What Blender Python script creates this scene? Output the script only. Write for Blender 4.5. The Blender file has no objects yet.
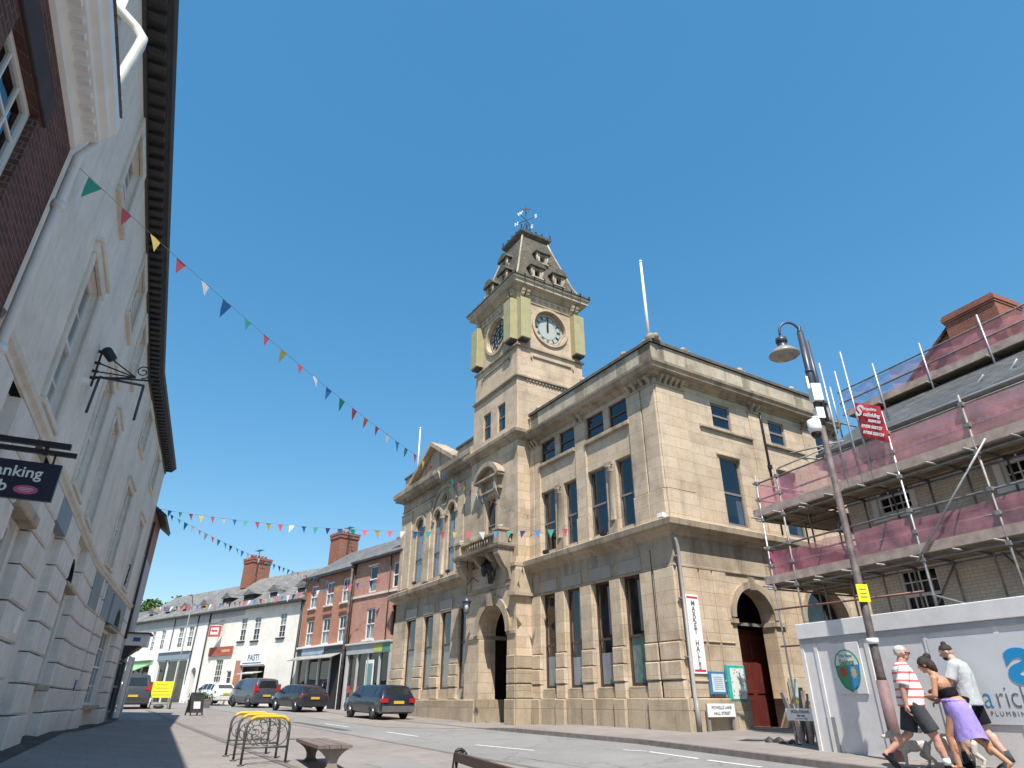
import bpy, bmesh, math, random
from mathutils import Matrix, Vector
from mathutils import noise as mnoise
rnd = random.Random(7)
PI = math.pi
sc = bpy.context.scene
COL = sc.collection
def rad(a): return math.radians(a)

# ------------------------------------------------------------------ camera
FPX = 636.36; PITCH = 26.5465
cam = bpy.data.cameras.new('camera'); camo = bpy.data.objects.new('camera', cam); COL.objects.link(camo)
cam.sensor_fit = 'HORIZONTAL'; cam.sensor_width = 36.0; cam.lens = 36.0 * FPX / 1024.0
cam.clip_start = 0.05; cam.clip_end = 4000
camo.rotation_euler = (rad(90 + PITCH), rad(0.0), 0)
sc.camera = camo

# ------------------------------------------------------------------ world frame
AZ = rad(-31.617)
SX, SY = math.sin(AZ), math.cos(AZ)          # along the street, away from the camera
NX, NY = math.cos(AZ), -math.sin(AZ)         # across the street, towards the town hall
def W(s, n): return (s * SX + n * NX, s * SY + n * NY)
def SN(x, y): return (x * SX + y * SY, x * NX + y * NY)
def lerp_tab(t, x):
    if x <= t[0][0]:
        (a, b), (c, d) = t[0], t[1]
    elif x >= t[-1][0]:
        (a, b), (c, d) = t[-2], t[-1]
    else:
        for i in range(len(t) - 1):
            if t[i][0] <= x <= t[i + 1][0]:
                (a, b), (c, d) = t[i], t[i + 1]; break
    return b + (d - b) * (x - a) / (c - a)
ZLT = [(-20, -1.9), (0, -1.56), (8, -1.37), (16, -1.17), (22, -1.02), (32, -0.80), (44, -0.50), (65, -0.08), (90, 0.25)]
ZRT = [(-20, -1.2), (5, -1.04), (15, -0.94), (31, -0.74), (38, -0.60), (44, -0.44), (52, -0.30), (65, -0.08), (90, 0.25)]
def gz(s, n):
    t = max(0.0, min(1.0, n / 12.3))
    z = lerp_tab(ZLT, s) * (1 - t) + lerp_tab(ZRT, s) * t
    if n < 2.0:                                   # the footway lifts towards the old frontages
        k = max(0.0, min(1.0, (s - 3) / 10.0)) * max(0.0, min(1.0, (36 - s) / 14.0))
        z += min(0.42, 0.13 * (2.0 - n)) * k
    return z
def gzx(x, y, off=0.0):
    s, n = SN(x, y); return gz(s, n) + off
KERB = 0.11

# ------------------------------------------------------------------ frames
def frame(px, py, az_deg, flip=False):
    """x axis along azimuth, y axis pointing to the left of it (towards the street for the right-hand side)."""
    a = rad(az_deg); d = Vector((math.sin(a), math.cos(a), 0)); o = Vector((-math.cos(a), math.sin(a), 0))
    m = Matrix(((d.x, o.x, 0, px), (d.y, o.y, 0, py), (0, 0, 1, 0), (0, 0, 0, 1)))
    return m
def M_at(x, y, z=0.0, rz=0.0): return Matrix.Translation((x, y, z)) @ Matrix.Rotation(rz, 4, 'Z')

# ------------------------------------------------------------------ mesh builder
class MB:
    def __init__(s, M=None):
        s.v = []; s.f = []; s.mi = []; s.M = M or Matrix(); s.cur = 0; s.sm = []; s.smooth = False
    def add(s, vs, fs, T=None):
        b = len(s.v)
        A = s.M if T is None else s.M @ T
        for p in vs: s.v.append(A @ Vector(p))
        for f in fs:
            s.f.append(tuple(b + i for i in f)); s.mi.append(s.cur); s.sm.append(s.smooth)
        return s
    def box(s, x0, x1, y0, y1, z0, z1, T=None):
        s.add([(x0,y0,z0),(x1,y0,z0),(x1,y1,z0),(x0,y1,z0),(x0,y0,z1),(x1,y0,z1),(x1,y1,z1),(x0,y1,z1)],
              [(0,3,2,1),(4,5,6,7),(0,1,5,4),(1,2,6,5),(2,3,7,6),(3,0,4,7)], T); return s
    def cbox(s, x0, x1, y0, y1, z0, z1, c=0.02, T=None):
        """box with chamfered front (+y) edges"""
        vs=[(x0,y0,z0),(x1,y0,z0),(x1,y0,z1),(x0,y0,z1),(x0,y1-c,z0),(x1,y1-c,z0),(x1,y1-c,z1),(x0,y1-c,z1),
            (x0+c,y1,z0+c),(x1-c,y1,z0+c),(x1-c,y1,z1-c),(x0+c,y1,z1-c)]
        s.add(vs,[(0,1,2,3),(0,4,5,1),(1,5,6,2),(2,6,7,3),(3,7,4,0),(4,8,9,5),(5,9,10,6),(6,10,11,7),(7,11,8,4),(8,11,10,9)],T); return s
    def hexa(s, p, T=None):
        s.add(p, [(0,3,2,1),(4,5,6,7),(0,1,5,4),(1,2,6,5),(2,3,7,6),(3,0,4,7)], T); return s
    def quad(s, a, b, c, d, T=None): s.add([a,b,c,d], [(0,1,2,3)], T); return s
    def prism(s, pts, axis, a0, a1, T=None):
        n = len(pts)
        def P(p, a):
            if axis == 'y': return (p[0], a, p[1])
            if axis == 'x': return (a, p[0], p[1])
            return (p[0], p[1], a)
        vs = [P(p, a0) for p in pts] + [P(p, a1) for p in pts]
        fs = [tuple(range(n - 1, -1, -1)), tuple(range(n, 2 * n))] + [(i, (i+1) % n, n + (i+1) % n, n + i) for i in range(n)]
        s.add(vs, fs, T); return s
    def tube(s, pts, r, n=8, T=None, caps=True, closed=False):
        pts = [Vector(p) for p in pts]; m = len(pts)
        rr = r if isinstance(r, (list, tuple)) else [r] * m
        vs = []; up = None
        for i, p in enumerate(pts):
            if closed: d = pts[(i+1) % m] - pts[i-1]
            else: d = (pts[min(i+1, m-1)] - pts[max(i-1, 0)])
            if d.length < 1e-9: d = Vector((0,0,1))
            d.normalize()
            if up is None:
                a = Vector((0,0,1)) if abs(d.z) < .9 else Vector((1,0,0))
                u = d.cross(a).normalized()
            else:
                u = up - d * up.dot(d)
                u = u.normalized() if u.length > 1e-6 else d.orthogonal().normalized()
            up = u; w = d.cross(u)
            for k in range(n):
                a = 2 * PI * k / n
                vs.append(p + (u * math.cos(a) + w * math.sin(a)) * rr[i])
        fs = []
        for i in range(m if closed else m - 1):
            j = (i + 1) % m
            for k in range(n): fs.append((i*n+k, i*n+(k+1) % n, j*n+(k+1) % n, j*n+k))
        if caps and not closed:
            fs.append(tuple(range(n-1, -1, -1))); fs.append(tuple((m-1)*n+k for k in range(n)))
        sm = s.smooth; s.smooth = True if n > 5 else sm
        s.add(vs, fs, T); s.smooth = sm; return s
    def lathe(s, prof, c=(0,0,0), n=16, T=None, axis='z'):
        vs = []; m = len(prof)
        for r, z in prof:
            for k in range(n):
                a = 2 * PI * k / n
                p = (r*math.cos(a), r*math.sin(a), z)
                if axis == 'x': p = (p[2], p[0], p[1])
                if axis == 'y': p = (p[0], p[2], p[1])
                vs.append((p[0]+c[0], p[1]+c[1], p[2]+c[2]))
        fs = []
        for i in range(m-1):
            for k in range(n): fs.append((i*n+k, i*n+(k+1) % n, (i+1)*n+(k+1) % n, (i+1)*n+k))
        fs.append(tuple(range(n-1, -1, -1))); fs.append(tuple((m-1)*n+k for k in range(n)))
        sm = s.smooth; s.smooth = True
        s.add(vs, fs, T); s.smooth = sm; return s
    def ball(s, c, r, n=10, T=None):
        rx, ry, rz = r if isinstance(r, (tuple, list)) else (r, r, r)
        vs = []; m = n // 2 + 1
        fs = []
        for i in range(m + 1):
            t = PI * i / m
            for k in range(n):
                a = 2 * PI * k / n
                vs.append((c[0]+rx*math.sin(t)*math.cos(a), c[1]+ry*math.sin(t)*math.sin(a), c[2]+rz*math.cos(t)))
        for i in range(m):
            for k in range(n): fs.append((i*n+k, i*n+(k+1) % n, (i+1)*n+(k+1) % n, (i+1)*n+k))
        sm = s.smooth; s.smooth = True
        s.add(vs, fs, T); s.smooth = sm; return s
    def mold(s, prof, path, closed=False, T=None):
        """sweep profile [(out, z)] along a plan path [(x,y)]; out is to the LEFT of travel. Mitred."""
        m = len(path); n = len(prof); vs = []
        for i in range(m):
            p = Vector(path[i])
            if closed or 0 < i < m-1:
                a = Vector(path[i-1]); b = Vector(path[(i+1) % m])
                d0 = (p - a).normalized(); d1 = (b - p).normalized()
            elif i == 0: d0 = d1 = (Vector(path[1]) - p).normalized()
            else: d0 = d1 = (p - Vector(path[i-1])).normalized()
            n0 = Vector((-d0.y, d0.x)); n1 = Vector((-d1.y, d1.x))
            nn = n0 + n1; nn = nn / max(.2, nn.dot(n0))
            for o, z in prof: vs.append((p.x + nn.x*o, p.y + nn.y*o, z))
        fs = []
        for i in range(m if closed else m-1):
            j = (i+1) % m
            for k in range(n-1): fs.append((i*n+k, i*n+k+1, j*n+k+1, j*n+k))
        if not closed:
            fs.append(tuple(range(n))); fs.append(tuple((m-1)*n+k for k in range(n-1, -1, -1)))
        s.add(vs, fs, T); return s
    def arc(s, uc, zc, r0, r1, a0, a1, y0, y1, n=14, T=None):
        """ring segment in the xz plane (angles in degrees from +x)"""
        vs = []; fs = []
        for i in range(n+1):
            a = rad(a0 + (a1-a0)*i/n); c, q = math.cos(a), math.sin(a)
            vs += [(uc+r0*c, y0, zc+r0*q), (uc+r1*c, y0, zc+r1*q), (uc+r1*c, y1, zc+r1*q), (uc+r0*c, y1, zc+r0*q)]
        for i in range(n):
            b = i*4; e = b+4
            for k in range(4): fs.append((b+k, b+(k+1) % 4, e+(k+1) % 4, e+k))
        fs += [(0,1,2,3), (n*4+3, n*4+2, n*4+1, n*4)]
        s.add(vs, fs, T); return s
    def disc(s, uc, zc, r, y, n=24, T=None, ry=None):
        ry = ry or r
        s.add([(uc+r*math.cos(2*PI*k/n), y, zc+ry*math.sin(2*PI*k/n)) for k in range(n)], [tuple(range(n))], T); return s
    def wall(s, u0, u1, z0, z1, holes=(), y=0.0, depth=0.3, T=None):
        us = sorted(set([u0, u1] + [h[0] for h in holes] + [h[1] for h in holes]))
        zs = sorted(set([z0, z1] + [h[2] for h in holes] + [h[3] for h in holes]))
        us = [u for u in us if u0 <= u <= u1]; zs = [z for z in zs if z0 <= z <= z1]
        for i in range(len(us)-1):
            for j in range(len(zs)-1):
                cu = (us[i]+us[i+1])/2; cz = (zs[j]+zs[j+1])/2
                if any(h[0] < cu < h[1] and h[2] < cz < h[3] for h in holes): continue
                s.quad((us[i],y,zs[j]), (us[i+1],y,zs[j]), (us[i+1],y,zs[j+1]), (us[i],y,zs[j+1]), T)
        for h in holes:
            a, b, c, d = h[:4]; kind = h[4] if len(h) > 4 else 'rect'; dp = h[5] if len(h) > 5 else depth
            yb = y - dp
            if kind == 'rect': per = [(a,c),(b,c),(b,d),(a,d)]
            elif kind == 'arch':
                r = (b-a)/2; uc = (a+b)/2; sp = d-r; N = 14
                arc = [(uc + r*math.cos(PI*k/N), sp + r*math.sin(PI*k/N)) for k in range(N+1)]
                per = [(a,c),(b,c)] + arc
                for k in range(N):
                    p, q = arc[k], arc[k+1]
                    cor = (b, d) if k < N/2 else (a, d)
                    s.add([(p[0],y,p[1]), (q[0],y,q[1]), (cor[0],y,cor[1])], [(0,1,2)], T)
            else:
                r = (b-a)/2; uc = (a+b)/2; zc = (c+d)/2; N = 24
                per = [(uc+r*math.cos(2*PI*k/N), zc+r*math.sin(2*PI*k/N)) for k in range(N)]
                for k in range(N):
                    p, q = per[k], per[(k+1) % N]
                    cor = (b if (p[0]+q[0])/2 > uc else a, d if (p[1]+q[1])/2 > zc else c)
                    s.add([(p[0],y,p[1]), (q[0],y,q[1]), (cor[0],y,cor[1])], [(0,1,2)], T)
            n = len(per)
            for k in range(n):
                p, q = per[k], per[(k+1) % n]
                if abs(p[0]-q[0]) + abs(p[1]-q[1]) < 1e-6: continue
                s.quad((p[0],y,p[1]), (q[0],y,q[1]), (q[0],yb,q[1]), (p[0],yb,p[1]), T)
        return s
    def build(s, name, mats, parent=None, norm=True):
        me = bpy.data.meshes.new(name)
        inv = parent['_M'].inverted() if isinstance(parent, dict) else Matrix()
        if s.v:
            me.from_pydata([tuple(inv @ v) for v in s.v], [], s.f)
        if not isinstance(mats, (list, tuple)): mats = [mats]
        for m in mats: me.materials.append(m)
        me.polygons.foreach_set('material_index', s.mi)
        me.polygons.foreach_set('use_smooth', s.sm)
        if norm:
            bm = bmesh.new(); bm.from_mesh(me)
            bmesh.ops.remove_doubles(bm, verts=bm.verts, dist=1e-5)
            bmesh.ops.recalc_face_normals(bm, faces=bm.faces); bm.to_mesh(me); bm.free()
        me.update()
        o = bpy.data.objects.new(name, me); COL.objects.link(o)
        if isinstance(parent, dict): o.parent = parent['o']
        elif parent is not None: o.parent = parent
        return o
def _cut(s): s.cuts = getattr(s, 'cuts', []) + [(len(s.v), len(s.f))]; return s
MB.cut = _cut
def build_parts(s, name, mats, parent=None):
    """one object per piece; pieces are separated by cut()"""
    if not getattr(s, 'cuts', None) or s.cuts[-1][1] != len(s.f): s.cut()
    v0 = f0 = 0; out = []
    for v1, f1 in s.cuts:
        if f1 > f0:
            q = MB(); q.v = s.v[v0:v1]; q.f = [tuple(i - v0 for i in f) for f in s.f[f0:f1]]; q.mi = s.mi[f0:f1]; q.sm = s.sm[f0:f1]
            out.append(q.build(name, mats, parent))
        v0, f0 = v1, f1
    return out
MB.build_parts = build_parts
def sub(o, M):       # a dict that lets a mesh built in world space be parented to a part with identity transform
    return {'o': o, '_M': M}
def thing(name, label, cat, M, group=None):
    o = bpy.data.objects.new(name, None); COL.objects.link(o); o.matrix_world = M; o.empty_display_size = .2
    o['label'] = label; o['category'] = cat
    if group: o['group'] = group
    return {'o': o, '_M': M.copy()}
def struct(o, kind='structure'): o['kind'] = kind; return o
def under(part, th): return {'o': part, '_M': th['_M']}
def copy_thing(th, M, label, name=None, kids_filter=None):
    """copy a thing with its parts and sub-parts"""
    src = th['o']
    r = src.copy(); COL.objects.link(r); r.matrix_world = M; r['label'] = label
    for ch in src.children:
        c = ch.copy(); COL.objects.link(c); c.parent = r
        for g in ch.children:
            d = g.copy(); COL.objects.link(d); d.parent = c
    return {'o': r, '_M': M.copy()}
def mesh_thing(mb, name, mats, M, label, cat, group=None):
    """a top-level thing that is one mesh with its origin at M"""
    o = mb.build(name, mats, {'o': None, '_M': M}); o.parent = None; o.matrix_world = M
    o['label'] = label; o['category'] = cat
    if group: o['group'] = group
    return o

# ------------------------------------------------------------------ materials
class NT:
    def __init__(s, name):
        s.m = bpy.data.materials.new(name); s.m.use_nodes = True; s.t = s.m.node_tree; s.n = s.t.nodes; s.l = s.t.links
        s.n.clear(); s.out = s.n.new('ShaderNodeOutputMaterial'); s.b = s.n.new('ShaderNodeBsdfPrincipled')
        s.l.new(s.b.outputs[0], s.out.inputs[0])
    def node(s, t, **kw):
        n = s.n.new(t)
        for k, v in kw.items():
            if k.startswith('i_'): n.inputs[int(k[2:])].default_value = v
            else: setattr(n, k, v)
        return n
    def link(s, a, b): s.l.new(a, b)
    def coord(s): return s.node('ShaderNodeTexCoord').outputs['Object']
    def noise(s, vec, scale, detail=4, rough=.55, stretch=None):
        if stretch:
            mp = s.node('ShaderNodeMapping'); mp.inputs['Scale'].default_value = stretch; s.link(vec, mp.inputs[0]); vec = mp.outputs[0]
        n = s.node('ShaderNodeTexNoise'); n.inputs['Scale'].default_value = scale; n.inputs['Detail'].default_value = detail
        n.inputs['Roughness'].default_value = rough; s.link(vec, n.inputs['Vector']); return n.outputs['Fac']
    def ramp(s, fac, stops):
        r = s.node('ShaderNodeValToRGB'); e = r.color_ramp.elements
        while len(e) > 1: e.remove(e[-1])
        e[0].position = stops[0][0]; e[0].color = (*stops[0][1], 1)
        for p, c in stops[1:]:
            x = e.new(p); x.color = (*c, 1)
        s.link(fac, r.inputs[0]); return r.outputs[0]
    def mix(s, fac, a, b, mode='MIX'):
        m = s.node('ShaderNodeMix', data_type='RGBA', blend_type=mode)
        for i, v in ((0, fac), (6, a), (7, b)):
            if isinstance(v, (int, float)): m.inputs[i].default_value = v
            elif isinstance(v, tuple): m.inputs[i].default_value = (*v, 1) if len(v) == 3 else v
            else: s.link(v, m.inputs[i])
        return m.outputs[2]
    def math(s, op, a, b=0.0):
        m = s.node('ShaderNodeMath', operation=op)
        for i, v in ((0, a), (1, b)):
            if isinstance(v, (int, float)): m.inputs[i].default_value = v
            else: s.link(v, m.inputs[i])
        return m.outputs[0]
    def bump(s, h, strength=.3, dist=.02):
        b = s.node('ShaderNodeBump'); b.inputs['Strength'].default_value = strength; b.inputs['Distance'].default_value = dist
        s.link(h, b.inputs['Height']); s.link(b.outputs[0], s.b.inputs['Normal'])
    def color(s, c):
        if isinstance(c, tuple): s.b.inputs['Base Color'].default_value = (*c, 1)
        else: s.link(c, s.b.inputs['Base Color'])
    def set(s, rough=.6, metal=0.0, spec=None):
        s.b.inputs['Roughness'].default_value = rough; s.b.inputs['Metallic'].default_value = metal
        if spec is not None: s.b.inputs['Specular IOR Level'].default_value = spec
def dim(c, k): return tuple(max(0, min(1, x*k)) for x in c)
def plain(name, c, rough=.6, metal=0.0, var=.15, scale=3.0, bump=0.0, spec=None):
    t = NT(name); co = t.coord(); f = t.noise(co, scale, 5)
    t.color(t.ramp(f, [(.3, dim(c, 1-var)), (.7, dim(c, 1+var))])); t.set(rough, metal, spec)
    if bump: t.bump(t.noise(co, scale*12, 3), bump, .01)
    return t.m
def uz(t, xs=1.0):
    co = t.coord(); sp = t.node('ShaderNodeSeparateXYZ'); t.link(co, sp.inputs[0])
    u = t.math('ADD', sp.outputs[0], sp.outputs[1]); cb = t.node('ShaderNodeCombineXYZ')
    t.link(u, cb.inputs[0]); t.link(sp.outputs[2], cb.inputs[1]); return co, cb.outputs[0], sp.outputs[2]
def ashlar(name, c1, c2, bw=.85, bh=.4, mortar=.006, mcol=None, stain=.35, zoff=0.0, rough=.85, dirt=(.16,.14,.12), contrast=.5, bumpS=.5, streak=.5):
    t = NT(name); co, v, z = uz(t)
    br = t.node('ShaderNodeTexBrick'); br.offset = .5
    br.inputs['Scale'].default_value = 1.0; br.inputs['Brick Width'].default_value = bw; br.inputs['Row Height'].default_value = bh
    br.inputs['Mortar Size'].default_value = mortar; br.inputs['Mortar Smooth'].default_value = .3; br.inputs['Bias'].default_value = 0
    br.inputs['Color1'].default_value = (*c1, 1); br.inputs['Color2'].default_value = (*c2, 1)
    br.inputs['Mortar'].default_value = (*(mcol or dim(c1, .45)), 1)
    mp = t.node('ShaderNodeMapping'); mp.inputs['Location'].default_value = (0, zoff, 0); t.link(v, mp.inputs[0]); t.link(mp.outputs[0], br.inputs['Vector'])
    big = t.noise(co, .55, 5, .6); fine = t.noise(co, 14, 4, .7)
    c = t.mix(contrast, br.outputs['Color'], t.ramp(big, [(.3, (.62,.6,.58)), (.5, (1,1,1)), (.72, (1.0,.93,.82))]), 'MULTIPLY')
    c = t.mix(.5, c, t.ramp(fine, [(.3, (.72,.72,.72)), (.7, (1.12,1.12,1.12))]), 'MULTIPLY')
    blo = t.noise(co, 2.4, 6, .7)
    c = t.mix(.6, c, t.ramp(blo, [(.32, (.78,.75,.72)), (.5, (1,1,1)), (.7, (1.1,1.06,1.0))]), 'MULTIPLY')
    st = t.noise(co, 1.3, 6, .65, stretch=(1.6, 1.6, .22))
    c = t.mix(t.math('MULTIPLY', t.ramp(st, [(.50, (0,0,0)), (.70, (1,1,1))]), stain), c, dirt)
    t.color(c); t.set(rough, 0, .2)
    h = t.math('ADD', t.math('MULTIPLY', br.outputs['Fac'], -1.0), t.math('MULTIPLY', fine, .35)); t.bump(h, bumpS, .012)
    return t.m
def brickmat(name, c1, c2, mcol=(.42,.37,.32), stain=.25):
    return ashlar(name, c1, c2, .225, .075, .008, mcol, stain, contrast=.45, bumpS=.4)
def paintmat(name, c, rough=.7, stain=.3, dirt=(.3,.29,.27), bump=.15, sc_=1.0):
    t = NT(name); co = t.coord(); big = t.noise(co, .7*sc_, 6, .6); f = t.noise(co, 22, 3)
    cc = t.ramp(big, [(.3, dim(c, .80)), (.65, c)])
    cc = t.mix(.5, cc, t.ramp(t.noise(co, 5*sc_, 6, .7), [(.35, (.84,.83,.80)), (.6, (1.05,1.05,1.05))]), 'MULTIPLY')
    st = t.noise(co, 1.8*sc_, 6, .7, stretch=(2.2, 2.2, .18))
    cc = t.mix(t.math('MULTIPLY', t.ramp(st, [(.52, (0,0,0)), (.72, (1,1,1))]), stain), cc, dirt)
    t.color(cc); t.set(rough, 0, .3); t.bump(f, bump, .006); return t.m
def slatemat(name, c=(.115,.115,.12), w=.28, h=.2):
    t = NT(name); co = t.coord(); sp = t.node('ShaderNodeSeparateXYZ'); t.link(co, sp.inputs[0])
    cb = t.node('ShaderNodeCombineXYZ'); t.link(sp.outputs[0], cb.inputs[0]); t.link(t.math('SUBTRACT', sp.outputs[2], t.math('MULTIPLY', sp.outputs[1], .6)), cb.inputs[1])
    br = t.node('ShaderNodeTexBrick'); br.inputs['Scale'].default_value = 1; br.inputs['Brick Width'].default_value = w; br.inputs['Row Height'].default_value = h
    br.inputs['Mortar Size'].default_value = .008; br.inputs['Color1'].default_value = (*dim(c, .8), 1); br.inputs['Color2'].default_value = (*dim(c, 1.35), 1); br.inputs['Mortar'].default_value = (*dim(c, .35), 1)
    t.link(cb.outputs[0], br.inputs['Vector'])
    big = t.noise(co, .6, 6, .65)
    cc = t.mix(.7, br.outputs['Color'], t.ramp(big, [(.3, (.7,.7,.72)), (.55, (1,1,1)), (.75, (1.35,1.32,1.15))]), 'MULTIPLY')
    t.color(cc); t.set(.6, 0, .35); t.bump(br.outputs['Fac'], .5, .012); return t.m
def glassmat(name, tint=(.5,.55,.6), base=.35):
    t = NT(name); t.n.remove(t.b)
    tr = t.node('ShaderNodeBsdfTransparent'); tr.inputs[0].default_value = (*tint, 1)
    gl = t.node('ShaderNodeBsdfGlossy'); gl.inputs[0].default_value = (.9,.93,.97,1); gl.inputs['Roughness'].default_value = .03
    fr = t.node('ShaderNodeLayerWeight'); fr.inputs[0].default_value = .5
    nz = t.noise(t.coord(), 1.2, 2); bp = t.node('ShaderNodeBump'); bp.inputs['Strength'].default_value = .12; bp.inputs['Distance'].default_value = .05
    t.link(nz, bp.inputs['Height']); t.link(bp.outputs[0], gl.inputs['Normal'])
    f = t.math('ADD', t.math('MULTIPLY', t.math('POWER', fr.outputs[1], 3.5), .8), base)
    mx = t.node('ShaderNodeMixShader'); t.link(f, mx.inputs[0]); t.link(tr.outputs[0], mx.inputs[1]); t.link(gl.outputs[0], mx.inputs[2])
    t.link(mx.outputs[0], t.out.inputs[0]); return t.m
def netmat(name, c, alpha=.5):
    t = NT(name); t.b.inputs['Roughness'].default_value = .9
    co = t.coord(); n = t.noise(co, 2.2, 5, .6); t.color(t.ramp(n, [(.3, dim(c, .7)), (.7, dim(c, 1.25))]))
    w = t.node('ShaderNodeTexChecker')
    tr = t.node('ShaderNodeBsdfTransparent'); tl = t.node('ShaderNodeBsdfTranslucent'); tl.inputs[0].default_value = (*c, 1)
    m1 = t.node('ShaderNodeMixShader'); m1.inputs[0].default_value = .35; t.link(t.b.outputs[0], m1.inputs[1]); t.link(tl.outputs[0], m1.inputs[2])
    mx = t.node('ShaderNodeMixShader')
    t.n.remove(w)
    a = t.math('ADD', alpha - .25, t.math('MULTIPLY', n, .5)); t.link(a, mx.inputs[0])
    t.link(tr.outputs[0], mx.inputs[1]); t.link(m1.outputs[0], mx.inputs[2]); t.link(mx.outputs[0], t.out.inputs[0]); return t.m
def carpaint(name, c):
    t = NT(name); t.color(c); t.set(.35, .1, .45); t.b.inputs['Coat Weight'].default_value = .7; t.b.inputs['Coat Roughness'].default_value = .06
    co = t.coord(); n = t.noise(co, 6, 4); t.color(t.ramp(n, [(.3, dim(c, .85)), (.7, dim(c, 1.15))])); return t.m

SAND1 = (.60,.495,.375); SAND2 = (.505,.40,.29)
M_ = {}
M_['stone'] = ashlar('sandstone_ashlar', SAND1, SAND2, 1.45, .41, .006, (.30,.23,.155), .36, .05, dirt=(.25,.205,.155), contrast=.9)
M_['stone_low'] = ashlar('sandstone_plinth', (.47,.39,.285), (.37,.30,.215), 1.3, .62, .008, (.18,.15,.11), .55, .0, dirt=(.17,.15,.10))
M_['stone_trim'] = ashlar('sandstone_trim_weathered', (.45,.375,.285), (.36,.30,.225), .9, 3.0, .004, (.2,.17,.13), .72, dirt=(.12,.10,.08), contrast=.9)
M_['stone_grey'] = ashlar('parapet_stone_grey', (.50,.44,.35), (.41,.355,.28), 1.4, 3.0, .004, (.2,.18,.15), .55, dirt=(.14,.13,.11), contrast=.7)
M_['stone_panel'] = plain('smooth_grey_stone', (.36,.32,.27), .8, var=.12, scale=1.5, bump=.1)
M_['stone_tower'] = ashlar('tower_sandstone_clean', (.60,.48,.36), (.53,.415,.30), .9, .40, .005, (.36,.28,.2), .28, dirt=(.26,.21,.16), contrast=.8)
M_['coping'] = plain('dark_weathered_coping', (.10,.09,.075), .9, var=.4, scale=4, bump=.3)
M_['lead'] = plain('dark_lead', (.06,.06,.065), .5, var=.3)
M_['fish'] = ashlar('tower_slates_fishscale', (.17,.15,.12), (.11,.098,.08), .22, .17, .012, (.06,.055,.05), .5, dirt=(.08,.075,.065), contrast=.8)
M_['glass'] = glassmat('window_glass', (.68,.72,.74), .05)
M_['glass_up'] = glassmat('window_glass_sky_reflecting', (.35,.4,.5), .07)
M_['dark'] = plain('dark_interior', (.018,.017,.017), .9)
M_['interior'] = plain('dim_room_interior', (.07,.06,.055), .9, var=.5, scale=1.2)
M_['sash_dark'] = plain('brown_sash_paint', (.085,.045,.035), .5, var=.2)
M_['sash_grey'] = plain('grey_sash_paint', (.19,.18,.17), .5, var=.2)
M_['sash_white'] = plain('white_sash_paint', (.72,.72,.70), .45, var=.06)
M_['curtain'] = plain('pale_curtain_cloth', (.50,.48,.45), .9, var=.2, scale=2)
M_['iron'] = plain('black_iron', (.018,.018,.02), .45, .2, var=.3)
M_['pole_dark'] = plain('dark_blue_grey_pole', (.055,.062,.085), .4, .2, var=.2)
M_['pole_worn'] = plain('worn_brown_pole', (.10,.08,.078), .7, .1, var=.6, scale=5, bump=.3)
M_['white'] = plain('white_paint', (.78,.78,.77), .5, var=.05)
M_['grey_plastic'] = plain('grey_plastic_pipe', (.24,.23,.22), .5, var=.1)
M_['white_pipe'] = plain('white_plastic_pipe', (.70,.70,.70), .4, var=.06)
M_['door_red'] = plain('maroon_door_paint', (.105,.022,.018), .45, var=.2, scale=2)
M_['door_dark'] = plain('dark_timber_door', (.030,.020,.017), .6, var=.3)
M_['yellow_wrap'] = paintmat('pale_yellow_wrapping', (.41,.375,.21), .8, .45, (.27,.24,.15), .4, 2.5)
M_['clock'] = plain('clock_dial_opal', (.40,.43,.40), .35, var=.04)
M_['clock_ink'] = plain('clock_black', (.02,.02,.025), .5)
M_['cream'] = paintmat('cream_masonry_paint', (.80,.73,.65), .75, .30, (.38,.33,.27))
M_['cream_low'] = paintmat('cream_rustic_paint', (.78,.715,.655), .75, .36, (.31,.28,.24))
M_['cream_sill'] = paintmat('cream_moulding_paint', (.72,.66,.58), .75, .35, (.27,.21,.14))
M_['blue_grey'] = paintmat('blue_grey_fascia_paint', (.23,.30,.35), .6, .25, (.16,.2,.22))
M_['soffit'] = plain('ochre_soffit', (.30,.25,.14), .8, var=.2)
M_['gutter'] = plain('dark_gutter_and_eaves', (.035,.033,.034), .6, var=.3)
M_['brick_dark'] = brickmat('dark_red_brick', (.16,.065,.05), (.09,.045,.038), (.16,.13,.12), .3)
M_['brick_pink'] = brickmat('soft_pink_brick', (.50,.27,.215), (.44,.22,.17), (.40,.30,.25), .22)
M_['brick_orange'] = brickmat('orange_brick', (.48,.22,.14), (.41,.17,.11), (.36,.28,.22), .22)
M_['brick_chim'] = brickmat('chimney_brick', (.34,.12,.08), (.27,.09,.06), (.28,.22,.18), .35)
M_['white_wall'] = paintmat('white_render', (.84,.82,.79), .7, .10)
M_['grey_wall'] = paintmat('grey_blue_band_paint', (.48,.49,.51), .7, .2)
M_['slate'] = slatemat('slate_roof', (.15,.145,.14)); M_['slate_pale'] = slatemat('slate_roof_pale', (.20,.19,.175))  # second slate is a paler tone for the cream and white terrace roofs
M_['slate_grey'] = slatemat('slate_roof_scaffold_house', (.085,.09,.09), .3, .22)

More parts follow.
